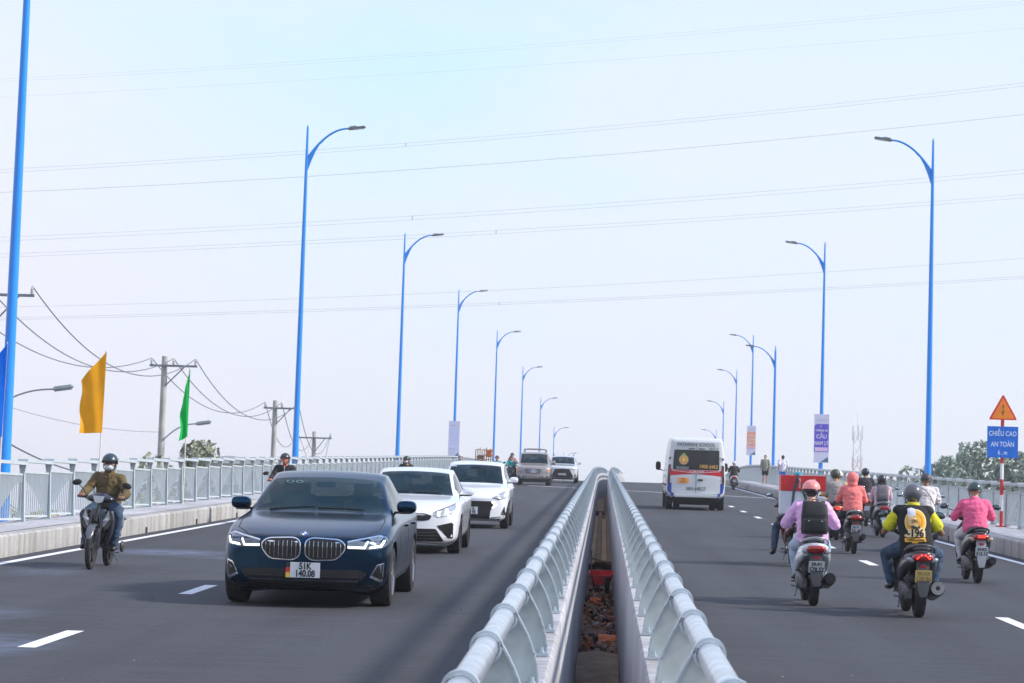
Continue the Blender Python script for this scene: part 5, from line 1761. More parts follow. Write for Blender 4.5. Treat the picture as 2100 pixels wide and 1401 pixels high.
def motorbike(label, o):
    """faces +Y; origin on the ground midway between the wheels"""
    root = empty('motorbike', (0, 0, 0), label, o.get('cat', 'motorbike'), 'motorbikes and scooters on the bridge')
    body, body2 = o['paint'], o.get('paint2', M_BLACK)
    kind = o.get('kind', 'scooter')
    r = .285 if kind == 'underbone' else .262
    tw = o.get('tyre', .082 if kind == 'underbone' else .105)
    WB = .61
    bike_wheel(root, -WB, r, tw); bike_wheel(root, WB, r, tw * .9)
    # front end
    b = MB()
    fx = tw * .5 + .035
    for s in (-1, 1):
        b.tube([(s * fx, WB, r), (s * fx, WB - .09, r + .30), (s * fx * .9, WB - .17, r + .46)], [.022, .02, .018], n=8)
    b.tube([(0, WB - .14, r + .36), (0, WB - .30, .98)], .026, n=8)
    b.build('fork', M_PIPEX, root)
    b = MB()
    b.tube(arcpts(WB, r + .035, 25, 165, 11, z=r), [.02] + [tw * .62] * 9 + [.02], n=10, sy=.35)
    b.tube([(-.055, WB - .02, r + .02), (-.055, WB - .07, r + .27)], [.02, .035], n=6, sy=.5); b.tube([(.055, WB - .02, r + .02), (.055, WB - .07, r + .27)], [.02, .035], n=6, sy=.5)
    b.build('front_fender', o.get('fender', body), root)
    sc = 1.0
    b = MB()
    if kind == 'underbone':
        b.loft([(.34, 0, .26, .06, .05, 3), (.46, 0, .33, .13, .05, 3), (.60, 0, .375, .165, .06, 3), (.74, 0, .37, .155, .06, 3), (.82, 0, .33, .09, .05, 3)], n=22, axis='Z')
        for s in (-1, 1):
            b.loft([(.32, s * .11, .22, .035, .05, 3), (.50, s * .165, .30, .045, .10, 3), (.66, s * .19, .36, .05, .10, 3), (.80, s * .16, .37, .045, .07, 3)], n=12, axis='Z')
            b.prism([(s * .03, .60), (s * .20, .80), (s * .225, .70), (s * .17, .56), (s * .05, .50)], .40, .455)
    else:
        b.loft([(.24, 0, .37, .17, .04, 4), (.45, 0, .40, .20, .05, 4), (.62, 0, .385, .215, .055, 4), (.80, 0, .34, .19, .055, 4), (.90, 0, .31, .12, .05, 3)], n=24, axis='Z')
        b.ell((0, .43, .66), (.15, .10, .20), 16, 10)
    b.build('leg_shield', body, root)
    if o.get('front'):
        hv = MB()
        hv.prism([(-.185, .70), (-.16, .80), (-.085, .62), (0, .565), (.085, .62), (.16, .80), (.185, .70), (.12, .59), (0, .50), (-.12, .59)], .445, .478)
        hv.build('front_trim', pm('trim_silver', (.40, .42, .46), .25, metal=.7, var=.15), root)
        for s in (-1, 1):
            hv = MB(); hv.ell((s * .125, .455, .665), (.075, .035, .032), 12, 8, Matrix.Rotation(-s * R(40), 3, 'Y')); hv.build('indicator', M_LAMPG, root)
    # handlebar, cover, grips, levers
    b = MB()
    hz = .955
    b.ell((0, .30, hz), (.20, .10, .062), 18, 10)
    b.loft([(.22, 0, hz, .10, .05, 2.4), (.32, 0, hz + .02, .125, .07, 2.4), (.40, 0, hz + .01, .09, .055, 2.4), (.42, 0, hz, .03, .03, 2)], n=18)
    cv = b.build('handlebar_cover', o.get('cover', body), root)
    if o.get('front') or kind == 'underbone':
        hl = MB(); hl.prism([(-.078, hz + .040), (.078, hz + .040), (.055, hz - .04), (.02, hz - .055), (-.02, hz - .055), (-.055, hz - .04)], .385, .428)
        hl.build('headlight', pm('bike_headlamp', (.55, .58, .62), .08, var=.2, coat=1), root)
    b = MB()
    b.tube([(-.32, .22, hz + .015), (-.20, .26, hz + .01), (.20, .26, hz + .01), (.32, .22, hz + .015)], .013, n=8)
    for s in (-1, 1):
        b.tube([(s * .21, .258, hz + .01), (s * .325, .22, hz + .015)], .019, n=10)
        b.tube([(s * .19, .30, hz), (s * .24, .31, hz + .005), (s * .33, .27, hz + .01)], .007, n=5)
        b.box((s * .19, .27, hz + .01), (.05, .06, .045), bev=.01)
    b.build('handlebar', M_GRIP, root)
    for s in (-1, 1):
        if s in o.get('nomirror', ()): continue
        b = MB()
        mxx, mz = s * o.get('mx', .335), hz + o.get('mz', .20)
        b.tube([(s * .20, .28, hz + .02), (s * .23, .30, hz + .10), (mxx - s * .03, .27, mz - .03)], .007, n=6)
        rot = Matrix.Rotation(s * R(14), 3, 'Y')
        b.ell((mxx, .275, mz), (.068, .018, .042), 16, 8, rot)
        mo = b.build('mirror', M_GRIP, root)
        b = MB(); b.ell((mxx, .262, mz), (.058, .009, .034), 16, 6, rot); b.build('mirror_glass', M_MIRG if o.get('bright') else pm('mirror_dark', (.12, .15, .18), .08, metal=.8), mo)
    # floor, body, seat
    b = MB()
    if kind == 'underbone':
        b.loft([(-.62, 0, .62, .09, .07, 3), (-.3, 0, .60, .105, .10, 3), (-.05, 0, .50, .08, .10, 3), (.2, 0, .42, .06, .08, 3), (.36, 0, .44, .06, .10, 3)], n=14)
    else:
        b.box((0, .20, .265), (.30, .44, .07), bev=.02)
        b.loft([(-.02, 0, .40, .14, .16, 4), (.06, 0, .36, .13, .12, 4), (.10, 0, .34, .12, .08, 4)], n=16)
    for s in (-1, 1): b.tube([(s * .05, -.1, .27), (s * .23, -.06, .27)], .012, n=6)
    b.build('floorboard', M_MUD, root)
    b = MB()
    tw_ = o.get('tail', .15)
    b.loft([(-.93, 0, .735, .035, .02, 2), (-.90, 0, .725, tw_ * .55, .045, 2.3), (-.80, 0, .695, tw_ * .9, .075, 2.6), (-.62, 0, .665, tw_ * 1.05, .10, 2.8), (-.38, 0, .62, tw_ * 1.12, .135, 3),
            (-.15, 0, .56, tw_ * 1.05, .18, 3), (0, 0, .48, tw_ * .9, .18, 3), (.07, 0, .42, tw_ * .7, .12, 3)], n=22)
    for s in (-1, 1):
        b.loft([(-.82, s * tw_ * .72, .66, .035, .05, 2.5), (-.55, s * tw_ * .95, .60, .045, .085, 2.5), (-.2, s * tw_ * 1.0, .50, .045, .10, 2.5), (.02, s * tw_ * .75, .38, .04, .07, 2.5)], n=12)
    b.build('body', body, root)
    b = MB()
    b.loft([(-.80, 0, .775, .07, .02, 2.5), (-.74, 0, .79, .11, .035, 2.8), (-.50, 0, .80, .135, .042, 3), (-.34, 0, .775, .135, .045, 3), (-.12, 0, .765, .11, .04, 3), (.02, 0, .745, .06, .03, 2.5)], n=18)
    b.build('seat', M_SEAT, root)
    # grab rail
    b = MB()
    gw = o.get('rail', .145)
    b.tube([(-gw, -.42, .70), (-gw, -.60, .765), (-gw * .86, -.78, .80), (-gw * .5, -.87, .825), (0, -.895, .835), (gw * .5, -.87, .825), (gw * .86, -.78, .80), (gw, -.60, .765), (gw, -.42, .70)], .015, n=8)
    b.build('grab_rail', o.get('railm', M_PIPEX), root)
    # tail light assembly
    tl = o.get('light', 'wide')
    on = o.get('on', False)
    b = MB()
    b.loft([(-.96, 0, .705, .05, .02, 2.2), (-.945, 0, .70, .095, .038, 2.4), (-.90, 0, .695, .12, .05, 2.6), (-.84, 0, .69, .12, .055, 2.6)], n=18)
    to = b.build('tail_light', M_REDL if tl != 'dark' else pm('tail_smoke', (.05, .01, .012), .15, coat=.8), root)
    if on:
        b = MB()
        if tl == 'v':
            for s in (-1, 1):
                for k in range(3): b.ell((s * (.022 + .024 * k), -.962 + .006 * k, .722 - .018 * k), (.012, .006, .010), 8, 6)
                b.box((s * .052, -.955, .692), (.055, .006, .008), Matrix.Rotation(s * R(36), 3, 'Y'))
        else:
            for i in range(7):
                for j in range(2): b.ell((-.048 + .016 * i, -.962, .693 + .02 * j), (.0075, .005, .0085), 8, 6)
        b.build('lit_lamps', M_REDE, to)
    for s in (-1, 1):
        b = MB(); b.ell((s * .135, -.885, .665), (.045, .04, .028), 12, 8, Matrix.Rotation(-s * R(25), 3, 'Y')); b.build('indicator', o.get('ind', M_LAMPG), root)
    # rear fender, reflector, plate
    b = MB()
    vs = []
    prof = [(-.885, .66, .075), (-.93, .57, .075), (-.975, .44, .072), (-1.0, .33, .060), (-1.005, .25, .040)]
    for y, z, hw in prof: vs += [(-hw, y, z), (hw, y, z), (hw * .8, y + .035, z), (-hw * .8, y + .035, z)]
    fs = []
    for i in range(len(prof) - 1):
        for k in range(4): fs.append((i * 4 + k, i * 4 + (k + 1) % 4, i * 4 + 4 + (k + 1) % 4, i * 4 + 4 + k))
    fs += [(0, 1, 2, 3), (16, 17, 18, 19)]
    b.add(vs, fs)
    b.build('rear_fender', o.get('mud', M_MUD), root)
    b = MB(); b.box((0, -.945, .595), (.07, .015, .032), bev=.004); b.build('reflector', M_REDL, root)
    pz = o.get('pz', .485)
    rot = Matrix.Rotation(R(14), 4, 'X')
    b = MB(); b.box((0, 0, 0), (.19, .006, .14), bev=.002)
    po = b.build('number_plate', o.get('plate', M_PLATE), root, Matrix.Translation((0, -.985, pz)) @ rot)
    l1, l2 = o.get('text', ('', ''))
    if l1: writing('writing', l1, .062, o.get('ink', M_INK), po, (0, -.006, .033), .002, .9)
    if l2: writing('writing', l2, .072, o.get('ink', M_INK), po, (0, -.006, -.032), .002, .9)
    # engine and transmission at the left, exhaust at the right
    b = MB()
    if kind != 'underbone': b.loft([(-.80, -.13, .27, .03, .05, 3), (-.72, -.14, .27, .05, .095, 3), (-.50, -.15, .30, .06, .10, 3), (-.25, -.14, .31, .06, .10, 3), (-.12, -.12, .31, .04, .06, 3)], n=16)
    b.ell((-.05, -.30, .33), (.12, .16, .12), 14, 8)
    b.lathe([(-.02, .0), (-.02, .07), (0, .08), (.02, .07), (.02, 0)], n=16, c=(-.185, -.62, .28))
    b.box((-.10, -.52, .44), (.12, .22, .08), bev=.025)
    b.tube([(-.06, -.55, .34), (.16, -.55, .30)], .03, n=8)
    b.build('engine', M_ENG, root)
    b = MB()
    ex = .165 if kind != 'underbone' else .14
    er = o.get('exr', .052)
    b.tube([(.05, .0, .24), (.11, -.18, .20), (ex, -.34, .24)], [.018, .02, .03], n=8)
    b.tube([(ex, -.34, .24), (ex + .005, -.42, .27), (ex + .01, -.86, .345), (ex + .01, -.90, .35)], [.03, er, er * 1.05, er * .6], n=16)
    b.build('exhaust', M_PIPEX, root)
    b = MB()
    b.lathe([(-.015, er * .9), (-.015, er * .3), (.0, er * .3), (.0, er * .9)], n=16, axis='Y', c=(ex + .01, -.905, .352))
    b.loft([(-.80, ex + er * .55, .345, er * .62, er * .78, 2.5), (-.5, ex + er * .55, .30, er * .62, er * .78, 2.5)], n=12)
    b.build('exhaust_shield', M_EXC if er > .08 else M_PIPEX, root)
    b = MB()
    for s in (-1, 1):
        b.tube([(s * .115, -.60, .30), (s * .105, -.48, .60)], .012, n=6)
        b.tube([(s * .115 + .022 * math.cos(k * .9), -.60 + .12 * k / 30 + .022 * math.sin(k * .9), .32 + .26 * k / 30) for k in range(31)], .006, n=5)
    b.tube([(-.16, -.1, .22), (-.20, -.3, .10)], .011, n=6)
    b.tube([(.10, -.2, .20), (.24, -.18, .22)], .012, n=6); b.tube([(-.10, -.2, .20), (-.24, -.18, .22)], .012, n=6)
    b.build('shock_absorbers', M_XARM, root)
    return root

# ------------------------------------------------------------------ people
SKIN = pm('skin', (.36, .19, .125), .55, var=.08, scale=6)
SKIN_L = pm('skin_light', (.48, .29, .21), .55, var=.08, scale=6)
SKIN_D = pm('skin_dark', (.25, .12, .075), .55, var=.08, scale=6)
HAIR = pm('black_hair', (.018, .014, .012), .6, var=.3, scale=40)
def fuse(b, name, mat, vox, parent, amp=0.0, freq=9.0, smooth=2, seed=0):
    """one continuous surface from overlapping volumes, softened, with cloth folds"""
    me = bpy.data.meshes.new(name)
    me.from_pydata(b.v, [], b.f)
    o = bpy.data.objects.new('tmp', me); COL.objects.link(o)
    m = o.modifiers.new('r', 'REMESH'); m.mode = 'VOXEL'; m.voxel_size = vox; m.use_smooth_shade = True
    if smooth:
        s = o.modifiers.new('s', 'SMOOTH'); s.factor = .5; s.iterations = smooth
    res = bpy.data.meshes.new_from_object(o.evaluated_get(bpy.context.evaluated_depsgraph_get()))
    bpy.data.objects.remove(o); bpy.data.meshes.remove(me)
    if amp:
        nn = [v.normal.copy() for v in res.vertices]
        for v, n in zip(res.vertices, nn):
            c = v.co
            q = noise.noise(Vector((c.x * freq, c.y * freq, c.z * freq * 1.5 + seed))) + .5 * noise.noise(Vector((c.x * freq * 2.3 + seed, c.y * freq * 2.3, c.z * freq * 1.7)))
            q = 1 - abs(q) * 2.2
            v.co = c + n * (q * amp)
    res.name = name
    res.materials.clear()
    for m_ in (mat if isinstance(mat, (list, tuple)) else [mat]): res.materials.append(m_)
    for p in res.polygons: p.use_smooth = True
    res.update()
    return link_mesh(name, res, parent)
def limb(b, pts, rr, n=14, sy=1.0):
    P_ = [Vector(p) for p in pts]
    # densify for soft tapering
    b.tube(P_, list(rr), n=n, sy=sy)
    for p, r in zip(P_, rr): b.ell(p, (r * .995, r * .995 * (sy if sy < 1 else 1), r * .995), n, 8)
def hand(b, w, tip_dir, s, grip=True, sc=1.0):
    """palm and five separate fingers; w = grip centre on the bar (bar runs along X)"""
    w = Vector(w)
    def q(x, y, z): return w + Vector((x * s, y, z)) * sc
    if grip:
        b.ell(q(0, -.030, .020), (.042 * sc, .040 * sc, .018 * sc), 12, 8, Matrix.Rotation(R(-28), 3, 'X'))
        for i, x in enumerate((-.034, -.012, .011, .032)):
            L = (.9, 1.0, .97, .82)[i]
            pts = [q(x, -.004, .034), q(x, .028 * L, .030), q(x, .044 * L, .006), q(x, .032 * L, -.020)]
            b.tube(pts, [.0095 * sc, .0090 * sc, .0085 * sc, .0075 * sc], n=8)
            for p in pts: b.ell(p, (.0088 * sc,) * 3, 8, 6)
        pts = [q(-.036, -.034, .012), q(-.052, -.012, -.006), q(-.048, .014, -.020)]
    else:
        b.ell(q(0, 0, -.045), (.014 * sc, .036 * sc, .046 * sc), 12, 8)
        for i, y in enumerate((-.028, -.009, .010, .028)):
            L = (.8, .96, 1.0, .9)[i]
            pts = [q(0, y, -.080), q(-.004, y, -.080 - .035 * L), q(-.016, y, -.080 - .062 * L)]
            b.tube(pts, [.009 * sc, .0085 * sc, .007 * sc], n=8)
        pts = [q(-.004, .030, -.035), q(-.012, .050, -.060), q(-.016, .050, -.085)]
    b.tube(pts, [.0115 * sc, .0105 * sc, .009 * sc], n=8)
    for p in pts: b.ell(p, (.0098 * sc,) * 3, 8, 6)

def person(label, J, c, mw, vox=.012, grp=None, standing=False):
    """J: joints in local metres; c: clothing dict; one continuous body, clothes and headgear as children"""
    root = empty('person', (0, 0, 0), label, 'person', grp)
    root.matrix_world = mw
    V = lambda k: Vector(J[k])
    skin = c.get('skin', SKIN)
    hc = V('head'); yaw = R(c.get('turn', 0)); HR = Matrix.Rotation(yaw, 3, 'Z') @ Matrix.Rotation(R(c.get('nod', 0)), 3, 'X')
    def h(x, y, z): return hc + HR @ Vector((x, y, z))
    fat = c.get('fat', 1.0)
    b = MB()
    # head
    b.ell(h(0, -.012, .028), (.074, .092, .090), 18, 12, HR)
    b.ell(h(0, .012, -.030), (.060, .078, .080), 16, 10, HR)
    b.ell(h(0, .040, -.078), (.036, .040, .030), 12, 8, HR)
    b.tube([h(0, .080, .030), h(0, .106, -.012), h(0, .098, -.026)], [.008, .015, .014], n=8)
    b.ell(h(0, .098, -.018), (.019, .014, .010), 10, 6, HR)
    b.ell(h(0, .084, -.052), (.026, .012, .009), 10, 6, HR)
    b.ell(h(0, .078, .036), (.050, .016, .010), 12, 6, HR)
    for s in (-1, 1):
        b.ell(h(s * .074, -.005, -.005), (.010, .018, .030), 8, 8, HR)
        b.ell(h(s * .040, .050, -.020), (.024, .03, .028), 10, 6, HR)
    # trunk, limbs
    limb(b, [V('neck') - Vector((0, .01, .06)), V('neck').lerp(hc, .45) , hc - Vector((0, .01, .03))], [.062, .052, .054])
    spine = [V('pelvis') - Vector((0, 0, .06)), V('pelvis'), V('waist'), V('chest'), V('neck') - Vector((0, 0, .05)), V('neck')]
    b.tube(spine, [.10, .155 * fat, .130 * fat, .155 * fat, .115, .05], n=20, sy=.66)
    for s, S in ((-1, 'l'), (1, 'r')):
        limb(b, [V('sh' + S), V('el' + S)], [.050, .038])
        limb(b, [V('el' + S), V('wr' + S)], [.038, .024])
        limb(b, [V('neck').lerp(V('sh' + S), .25) - Vector((0, 0, .03)), V('sh' + S)], [.06, .052])
        limb(b, [V('hip' + S), V('kn' + S)], [.085, .055])
        limb(b, [V('kn' + S), V('kn' + S).lerp(V('an' + S), .35), V('an' + S)], [.053, .054, .034])
        limb(b, [V('an' + S) - Vector((0, 0, .03)), V('toe' + S)], [.035, .026])
        hd = V('hand' + S)
        limb(b, [V('wr' + S), V('wr' + S).lerp(hd, .6)], [.024, .024], n=10)
        hand(b, hd, None, s, not standing, c.get('hsc', 1.0))
    body = fuse(b, 'body', skin, vox if not c.get('fine') else .0058, root, smooth=1)
    # top garment
    t = MB()
    g_ = c.get('puff', .018)
    tp = [V('pelvis') - Vector((0, 0, .05 + c.get('hem', 0))), V('pelvis') + Vector((0, 0, .03)), V('waist'), V('chest'), V('neck') - Vector((0, 0, .075)), V('neck') - Vector((0, 0, .02))]
    t.tube(tp, [.165 * fat + g_, .163 * fat + g_, .142 * fat + g_ * 1.3, .165 * fat + g_, .118 + g_, .052 + g_ * .5], n=22, sy=.70)
    slv = c.get('sleeve', 1.0)
    t.ell(V('waist').lerp(V('chest'), .5) + Vector((0, .012, .0)), (.150 * fat + g_, .112 * fat + g_, .20), 18, 12)
    t.ell(V('chest') + Vector((0, .01, .02)), (.165 * fat + g_, .105 * fat + g_, .13), 18, 12)
    for s, S in ((-1, 'l'), (1, 'r')):
        sh, el, wr = V('sh' + S), V('el' + S), V('wr' + S)
        limb(t, [V('neck').lerp(sh, .3) - Vector((0, 0, .045)), sh], [.052 + g_ * .8, .050 + g_ * .8])
        if slv > .5:
            limb(t, [sh, sh.lerp(el, .5), el], [.052 + g_ * .8, .046 + g_ * .9, .040 + g_ * .9]); limb(t, [el, el.lerp(wr, .55), wr.lerp(V('hand' + S), .05)], [.040 + g_ * .9, .036 + g_ * .8, .029 + g_ * .4])
        elif slv > 0:
            limb(t, [sh, sh.lerp(el, .66)], [.056 + g_, .058 + g_ * 1.6])
    if c.get('collar'): t.tube([V('neck') - Vector((0, 0, .05)), V('neck') + Vector((0, -.004, .045))], [.082, .068], n=16)
    top = fuse(t, c.get('topname', 'jacket'), c['top'], vox, root, amp=c.get('fold', .008), seed=len(label), freq=9.5, smooth=5)
    if c.get('zip'):
        bm = bmesh.new(); bm.from_mesh(top.data); bv = BVHTree.FromBMesh(bm); bm.free()
        pts = []
        a, e = V('neck') - Vector((0, 0, .02)), V('pelvis') + Vector((0, 0, .02))
        for k in range(18):
            p_ = a.lerp(e, k / 17); h_ = bv.ray_cast(Vector((p_.x, 2, p_.z)), Vector((0, -1, 0)))[0]
            if h_: pts.append(h_ + Vector((0, .002, 0)))
        q = MB(); q.tube(pts, .007, n=6); q.build('zip', c['zip'], top)
        for s in (-1, 1):
            pts = []
            for k in range(8):
                x_, z_ = a.x + s * (.02 + .055 * k / 7), a.z - .02 + .015 * math.sin(k)
                h_ = bv.ray_cast(Vector((x_, 2, z_ - .04 + .05 * k / 7)), Vector((0, -1, 0)))[0]
                if h_: pts.append(h_ + Vector((0, .004, 0)))
            if len(pts) > 2: q = MB(); q.tube(pts, .012, n=6); q.build('lapel', c['top'], top)
    if c.get('hood'):
        q = MB()
        q.ell(h(0, -.035, .015), (.112, .118, .135), 18, 12); q.ell(h(0, -.06, -.09), (.10, .09, .08), 14, 8)
        fuse(q, 'hood', c['top'], vox, root, amp=.005, freq=14)
    # trousers / shorts
    p = MB()
    tr = c.get('leg', 1.0)
    p.tube([V('pelvis') - Vector((0, 0, .09)), V('pelvis') - Vector((0, 0, .0)), V('pelvis') + Vector((0, 0, .06))], [.12, .168 * fat, .150 * fat], n=20, sy=.74)
    for S in 'lr':
        hp, kn, an = V('hip' + S), V('kn' + S), V('an' + S)
        if tr >= 1:
            limb(p, [hp, hp.lerp(kn, .5), kn], [.098 * fat, .085, .066]); limb(p, [kn, kn.lerp(an, .4), an + (kn - an) * .04], [.066, .062, .050])
        else:
            limb(p, [hp, hp.lerp(kn, tr)], [.098, .088])
    fuse(p, 'trousers' if tr >= 1 else 'shorts', c['pants'], vox, root, amp=.006, freq=7, seed=3)
    for S in 'lr':
        sh_ = MB()
        a, e = V('an' + S), V('toe' + S)
        limb(sh_, [a - Vector((0, .02, .035)), a.lerp(e, .5) - Vector((0, 0, .022)), e], [.042, .042, .036], n=12)
        fuse(sh_, 'shoe', c.get('shoes', M_BLACK), vox * .8, root)
    if c.get('helmet'):
        col = c['helmet']
        dp = c.get('deep', 0)
        T_ = Matrix.Translation(hc) @ HR.to_4x4() @ Matrix.Translation((0, -.012, .040)) @ Matrix.Diagonal((.94, .94, .94, 1))
        q = MB(); q.T = T_
        prof = []
        low = -.030 if not dp else -.100
        n_ = 10
        a0 = math.asin(max(-.95, low / .118))
        for k in range(n_ + 1):
            a = a0 + (PI / 2 - a0) * k / n_
            prof.append((.118 * math.sin(a), max(.001, math.cos(a))))
        vs, fs = [], []
        NN = 28
        for z, rr_ in prof:
            for k in range(NN):
                w_ = 2 * PI * k / NN
                x, y = math.cos(w_) * rr_ * .118, math.sin(w_) * rr_ * .138
                zz = z
                if y > 0 and z < .02: zz = z + (.02 - z) * min(1, (y / (.10 if dp else .06))) * .95       # face opening
                vs.append((x, y, zz))
        for i in range(n_):
            for k in range(NN): fs.append((i * NN + k, i * NN + (k + 1) % NN, (i + 1) * NN + (k + 1) % NN, (i + 1) * NN + k))
        q.add(vs, fs, True)
        rim = [Vector(v) for v in vs[:NN]]
        q.cur = 1
        q.tube(rim, .0075, n=6, closed=True)
        if c.get('band'):
            q.tube([(math.cos(2 * PI * k / 28) * .1195, math.sin(2 * PI * k / 28) * .1395, -.012) for k in range(28)], .010, n=6, closed=True)
        if not dp or c.get('visor'):
            q.cur = 0
            vis = []
            for k in range(9):
                a = R(25 + 130 * k / 8)
                vis.append((math.cos(a) * .112, math.sin(a) * .132, .020)); 
            for k in range(9):
                a = R(25 + 130 * k / 8)
                vis.append((math.cos(a) * .118, math.sin(a) * .178, .008))
            m_ = len(vis)
            vis += [(x, y, z - .005) for x, y, z in vis]
            q.add(vis, [(k, k + 1, k + 10, k + 9) for k in range(8)] + [(k + m_, k + 9 + m_, k + 10 + m_, k + 1 + m_) for k in range(8)] + [(k + 9, k + 10, k + 10 + m_, k + 9 + m_) for k in range(8)], True)
        ho = q.build('helmet', [col, c.get('rim', M_BLACK)], root)
        s_ = MB()
        for s in (-1, 1): s_.tube([h(s * .088, .0, .0), h(s * .075, .03, -.06), h(s * .02, .045, -.112), h(0, .045, -.115)], .006, n=5)
        s_.build('chin_strap', M_BLACK, ho)
        if dp and c.get('ear', 0):
            s_ = MB()
            for s in (-1, 1): s_.ell(h(s * .10, -.01, -.035), (.02, .05, .06), 10, 8)
            s_.build('ear_pads', M_BLACK, ho)
    if c.get('hair'):
        q = MB()
        if c['hair'] == 'short':
            q.ell(h(0, -.022, .045), (.083, .096, .088), 16, 10, HR); q.ell(h(0, -.05, .0), (.076, .06, .07), 14, 8, HR)
        else:
            q.ell(h(0, -.03, .03), (.084, .092, .088), 16, 10, HR)
            for s in (-1, 0, 1): q.tube([h(s * .05, -.06, .0), h(s * .075, -.075, -.12), h(s * .08, -.06 + .03 * abs(s), -.22)], [.05, .045, .02], n=10)
        fuse(q, 'hair', HAIR, .010, root, amp=.004, freq=30)
    if c.get('mask'):
        q = MB(); q.T = Matrix.Translation(hc) @ HR.to_4x4()
        q.ell((0, .030, -.044), (.064, .085, .052), 18, 12)
        mk = q.build('face_mask', c['mask'], root)
        q = MB()
        for s in (-1, 1): q.tube([h(s * .055, .07, -.02), h(s * .078, .0, .0)], .003, n=4)
        q.build('mask_loop', c['mask'], mk)
    if c.get('glasses'):
        q = MB()
        for s in (-1, 1):
            q.ell(h(s * .033, .098, .014), (.027, .009, .019), 12, 8, HR)
            q.tube([h(s * .058, .09, .018), h(s * .078, .0, .016)], .003, n=4)
        q.tube([h(-.012, .104, .018), h(.012, .104, .018)], .004, n=4)
        q.build('sunglasses', pm('sunglass', (.02, .012, .012), .08, coat=1), root)
    elif not c.get('back'):
        for s in (-1, 1):
            q = MB(); q.ell(h(s * .031, .083, .012), (.012, .008, .007), 10, 6, HR)
            q.build('eye', pm('eye_dark', (.03, .02, .018), .2), root)
    return root
def rider_joints(o):
    sy = o.get('sy', -.26); kx = o.get('kx', .20); ln = o.get('lean', .0); dz = o.get('dz', 0.0); ex = o.get('ex', .29); hz = .985; lat = o.get('lat', 0)
    gx = o.get('gx', .262)
    J = {'pelvis': (0, sy, .825 + dz), 'waist': (lat * .4, sy + .01 + ln * .4, .97 + dz), 'chest': (lat, sy + .04 + ln, 1.115 + dz), 'neck': (lat, sy + .075 + ln * 1.5, 1.262 + dz), 'head': (lat + o.get('hx', 0), sy + .115 + ln * 1.8, 1.385 + dz)}
    for s, S in ((-1, 'l'), (1, 'r')):
        J['sh' + S] = (lat + s * .165, sy + .06 + ln * 1.3, 1.195 + dz)
        J['el' + S] = (lat * .6 + s * (ex - .05), sy + .18 + ln, .985 + dz + o.get('ez', 0))
        if o.get('pillion'):
            J['el' + S] = (s * .22, sy + .10, .98 + dz)
            J['wr' + S] = (s * .15, sy + .25, .98); J['hand' + S] = (s * .12, sy + .30, .96)
        else:
            J['wr' + S] = (s * (gx + .005), .165, hz + .012); J['hand' + S] = (s * gx, .232, hz - .012)
        J['hip' + S] = (s * .095, sy + .02, .80 + dz)
        if o.get('foot_l') and s == -1 and False: pass
        J['kn' + S] = (s * kx, sy + .38, .70 + dz * .5)
        fx = o.get('fx', .16)
        J['an' + S] = (s * fx, o.get('fy', .06), o.get('fz', .365)); J['toe' + S] = (s * (fx + .02), o.get('fy', .06) + .16, o.get('fz', .365) - .055)
        if o.get('pillion'):
            J['kn' + S] = (s * .24, sy + .36, .66); J['an' + S] = (s * .20, sy + .24, .34); J['toe' + S] = (s * .21, sy + .40, .30)
        if o.get('drag') == S:
            J['kn' + S] = (s * .30, sy + .30, .62); J['an' + S] = (s * .34, sy + .12, .26); J['toe' + S] = (s * .37, sy + .24, .19)
    return J
def ride(X, d, yaw, bike_label, bo, man_label, po, co, lean=0.0, vox=.012):
    """bike and rider set on the deck; d is the distance of the bike's middle"""
    mw = frame(X, d, 0, yaw, lean)
    bk = motorbike(bike_label, bo); bk.matrix_world = mw
    pr = person(man_label, rider_joints(po), co, mw, vox)
    return bk, pr
# ------------------------------------------------------------------ riders
def C(k, c, **a): return pm(k, c, a.pop('rough', .85), var=a.pop('var', .12), scale=a.pop('scale', 5), **a)
JEANS = C('jeans', (.030, .062, .115), var=.35, scale=9)
DARKP = C('dark_trousers', (.03, .03, .038))
GREYP = C('grey_trousers', (.10, .10, .115))
SKINB = {'back': True}
UP = 'scooters climbing the right carriageway'
# oncoming, left side
ride(-6.92, 34.95, PI, 'black and silver underbone motorbike coming down beside the left kerb',
     dict(kind='underbone', paint=pm('bike_black', (.02, .021, .026), .25, coat=.8), fender=pm('fender_grey', (.12, .13, .15), .3, metal=.4), front=True, cover=pm('bike_black2', (.015, .017, .03), .3, coat=.5), mx=.345, mz=.20, text=('', '')),
     'rider in an olive jacket and blue jeans with white mask and sunglasses',
     dict(kx=.235, ex=.335, fx=.19, gx=.275, fz=.33, dz=.045), dict(top=C('olive_cloth', (.115, .078, .03), var=.2), pants=JEANS, helmet=pm('helmet_slate', (.02, .045, .065), .35, coat=.3), mask=C('mask_white', (.55, .58, .66)), glasses=True, zip=C('zip_dark', (.04, .03, .02)), fine=True, collar=True, puff=.020, fold=.007, shoes=M_BLACK, skin=SKIN_D), lean=R(-3), vox=.011)
ride(-7.05, 56.0, PI, 'motorbike coming down behind the dark blue saloon, mostly hidden by it',
     dict(kind='underbone', paint=pm('bike_darkred', (.10, .01, .012), .3, coat=.6), mx=.36, mz=.17, text=('', '')),
     'unmasked rider in a black jacket just above the dark blue saloon',
     dict(kx=.22, ex=.31, dz=.05), dict(top=C('black_jacket', (.018, .018, .02)), pants=DARKP, helmet=pm('helmet_charcoal', (.035, .04, .045), .35), skin=pm('skin_ruddy', (.50, .17, .11), .5), zip=C('shirt_pale', (.6, .55, .58)), puff=.026, vox=.01), vox=.013)
q_ = MB()
_m = frame(-7.05, 56.0, 0, PI)
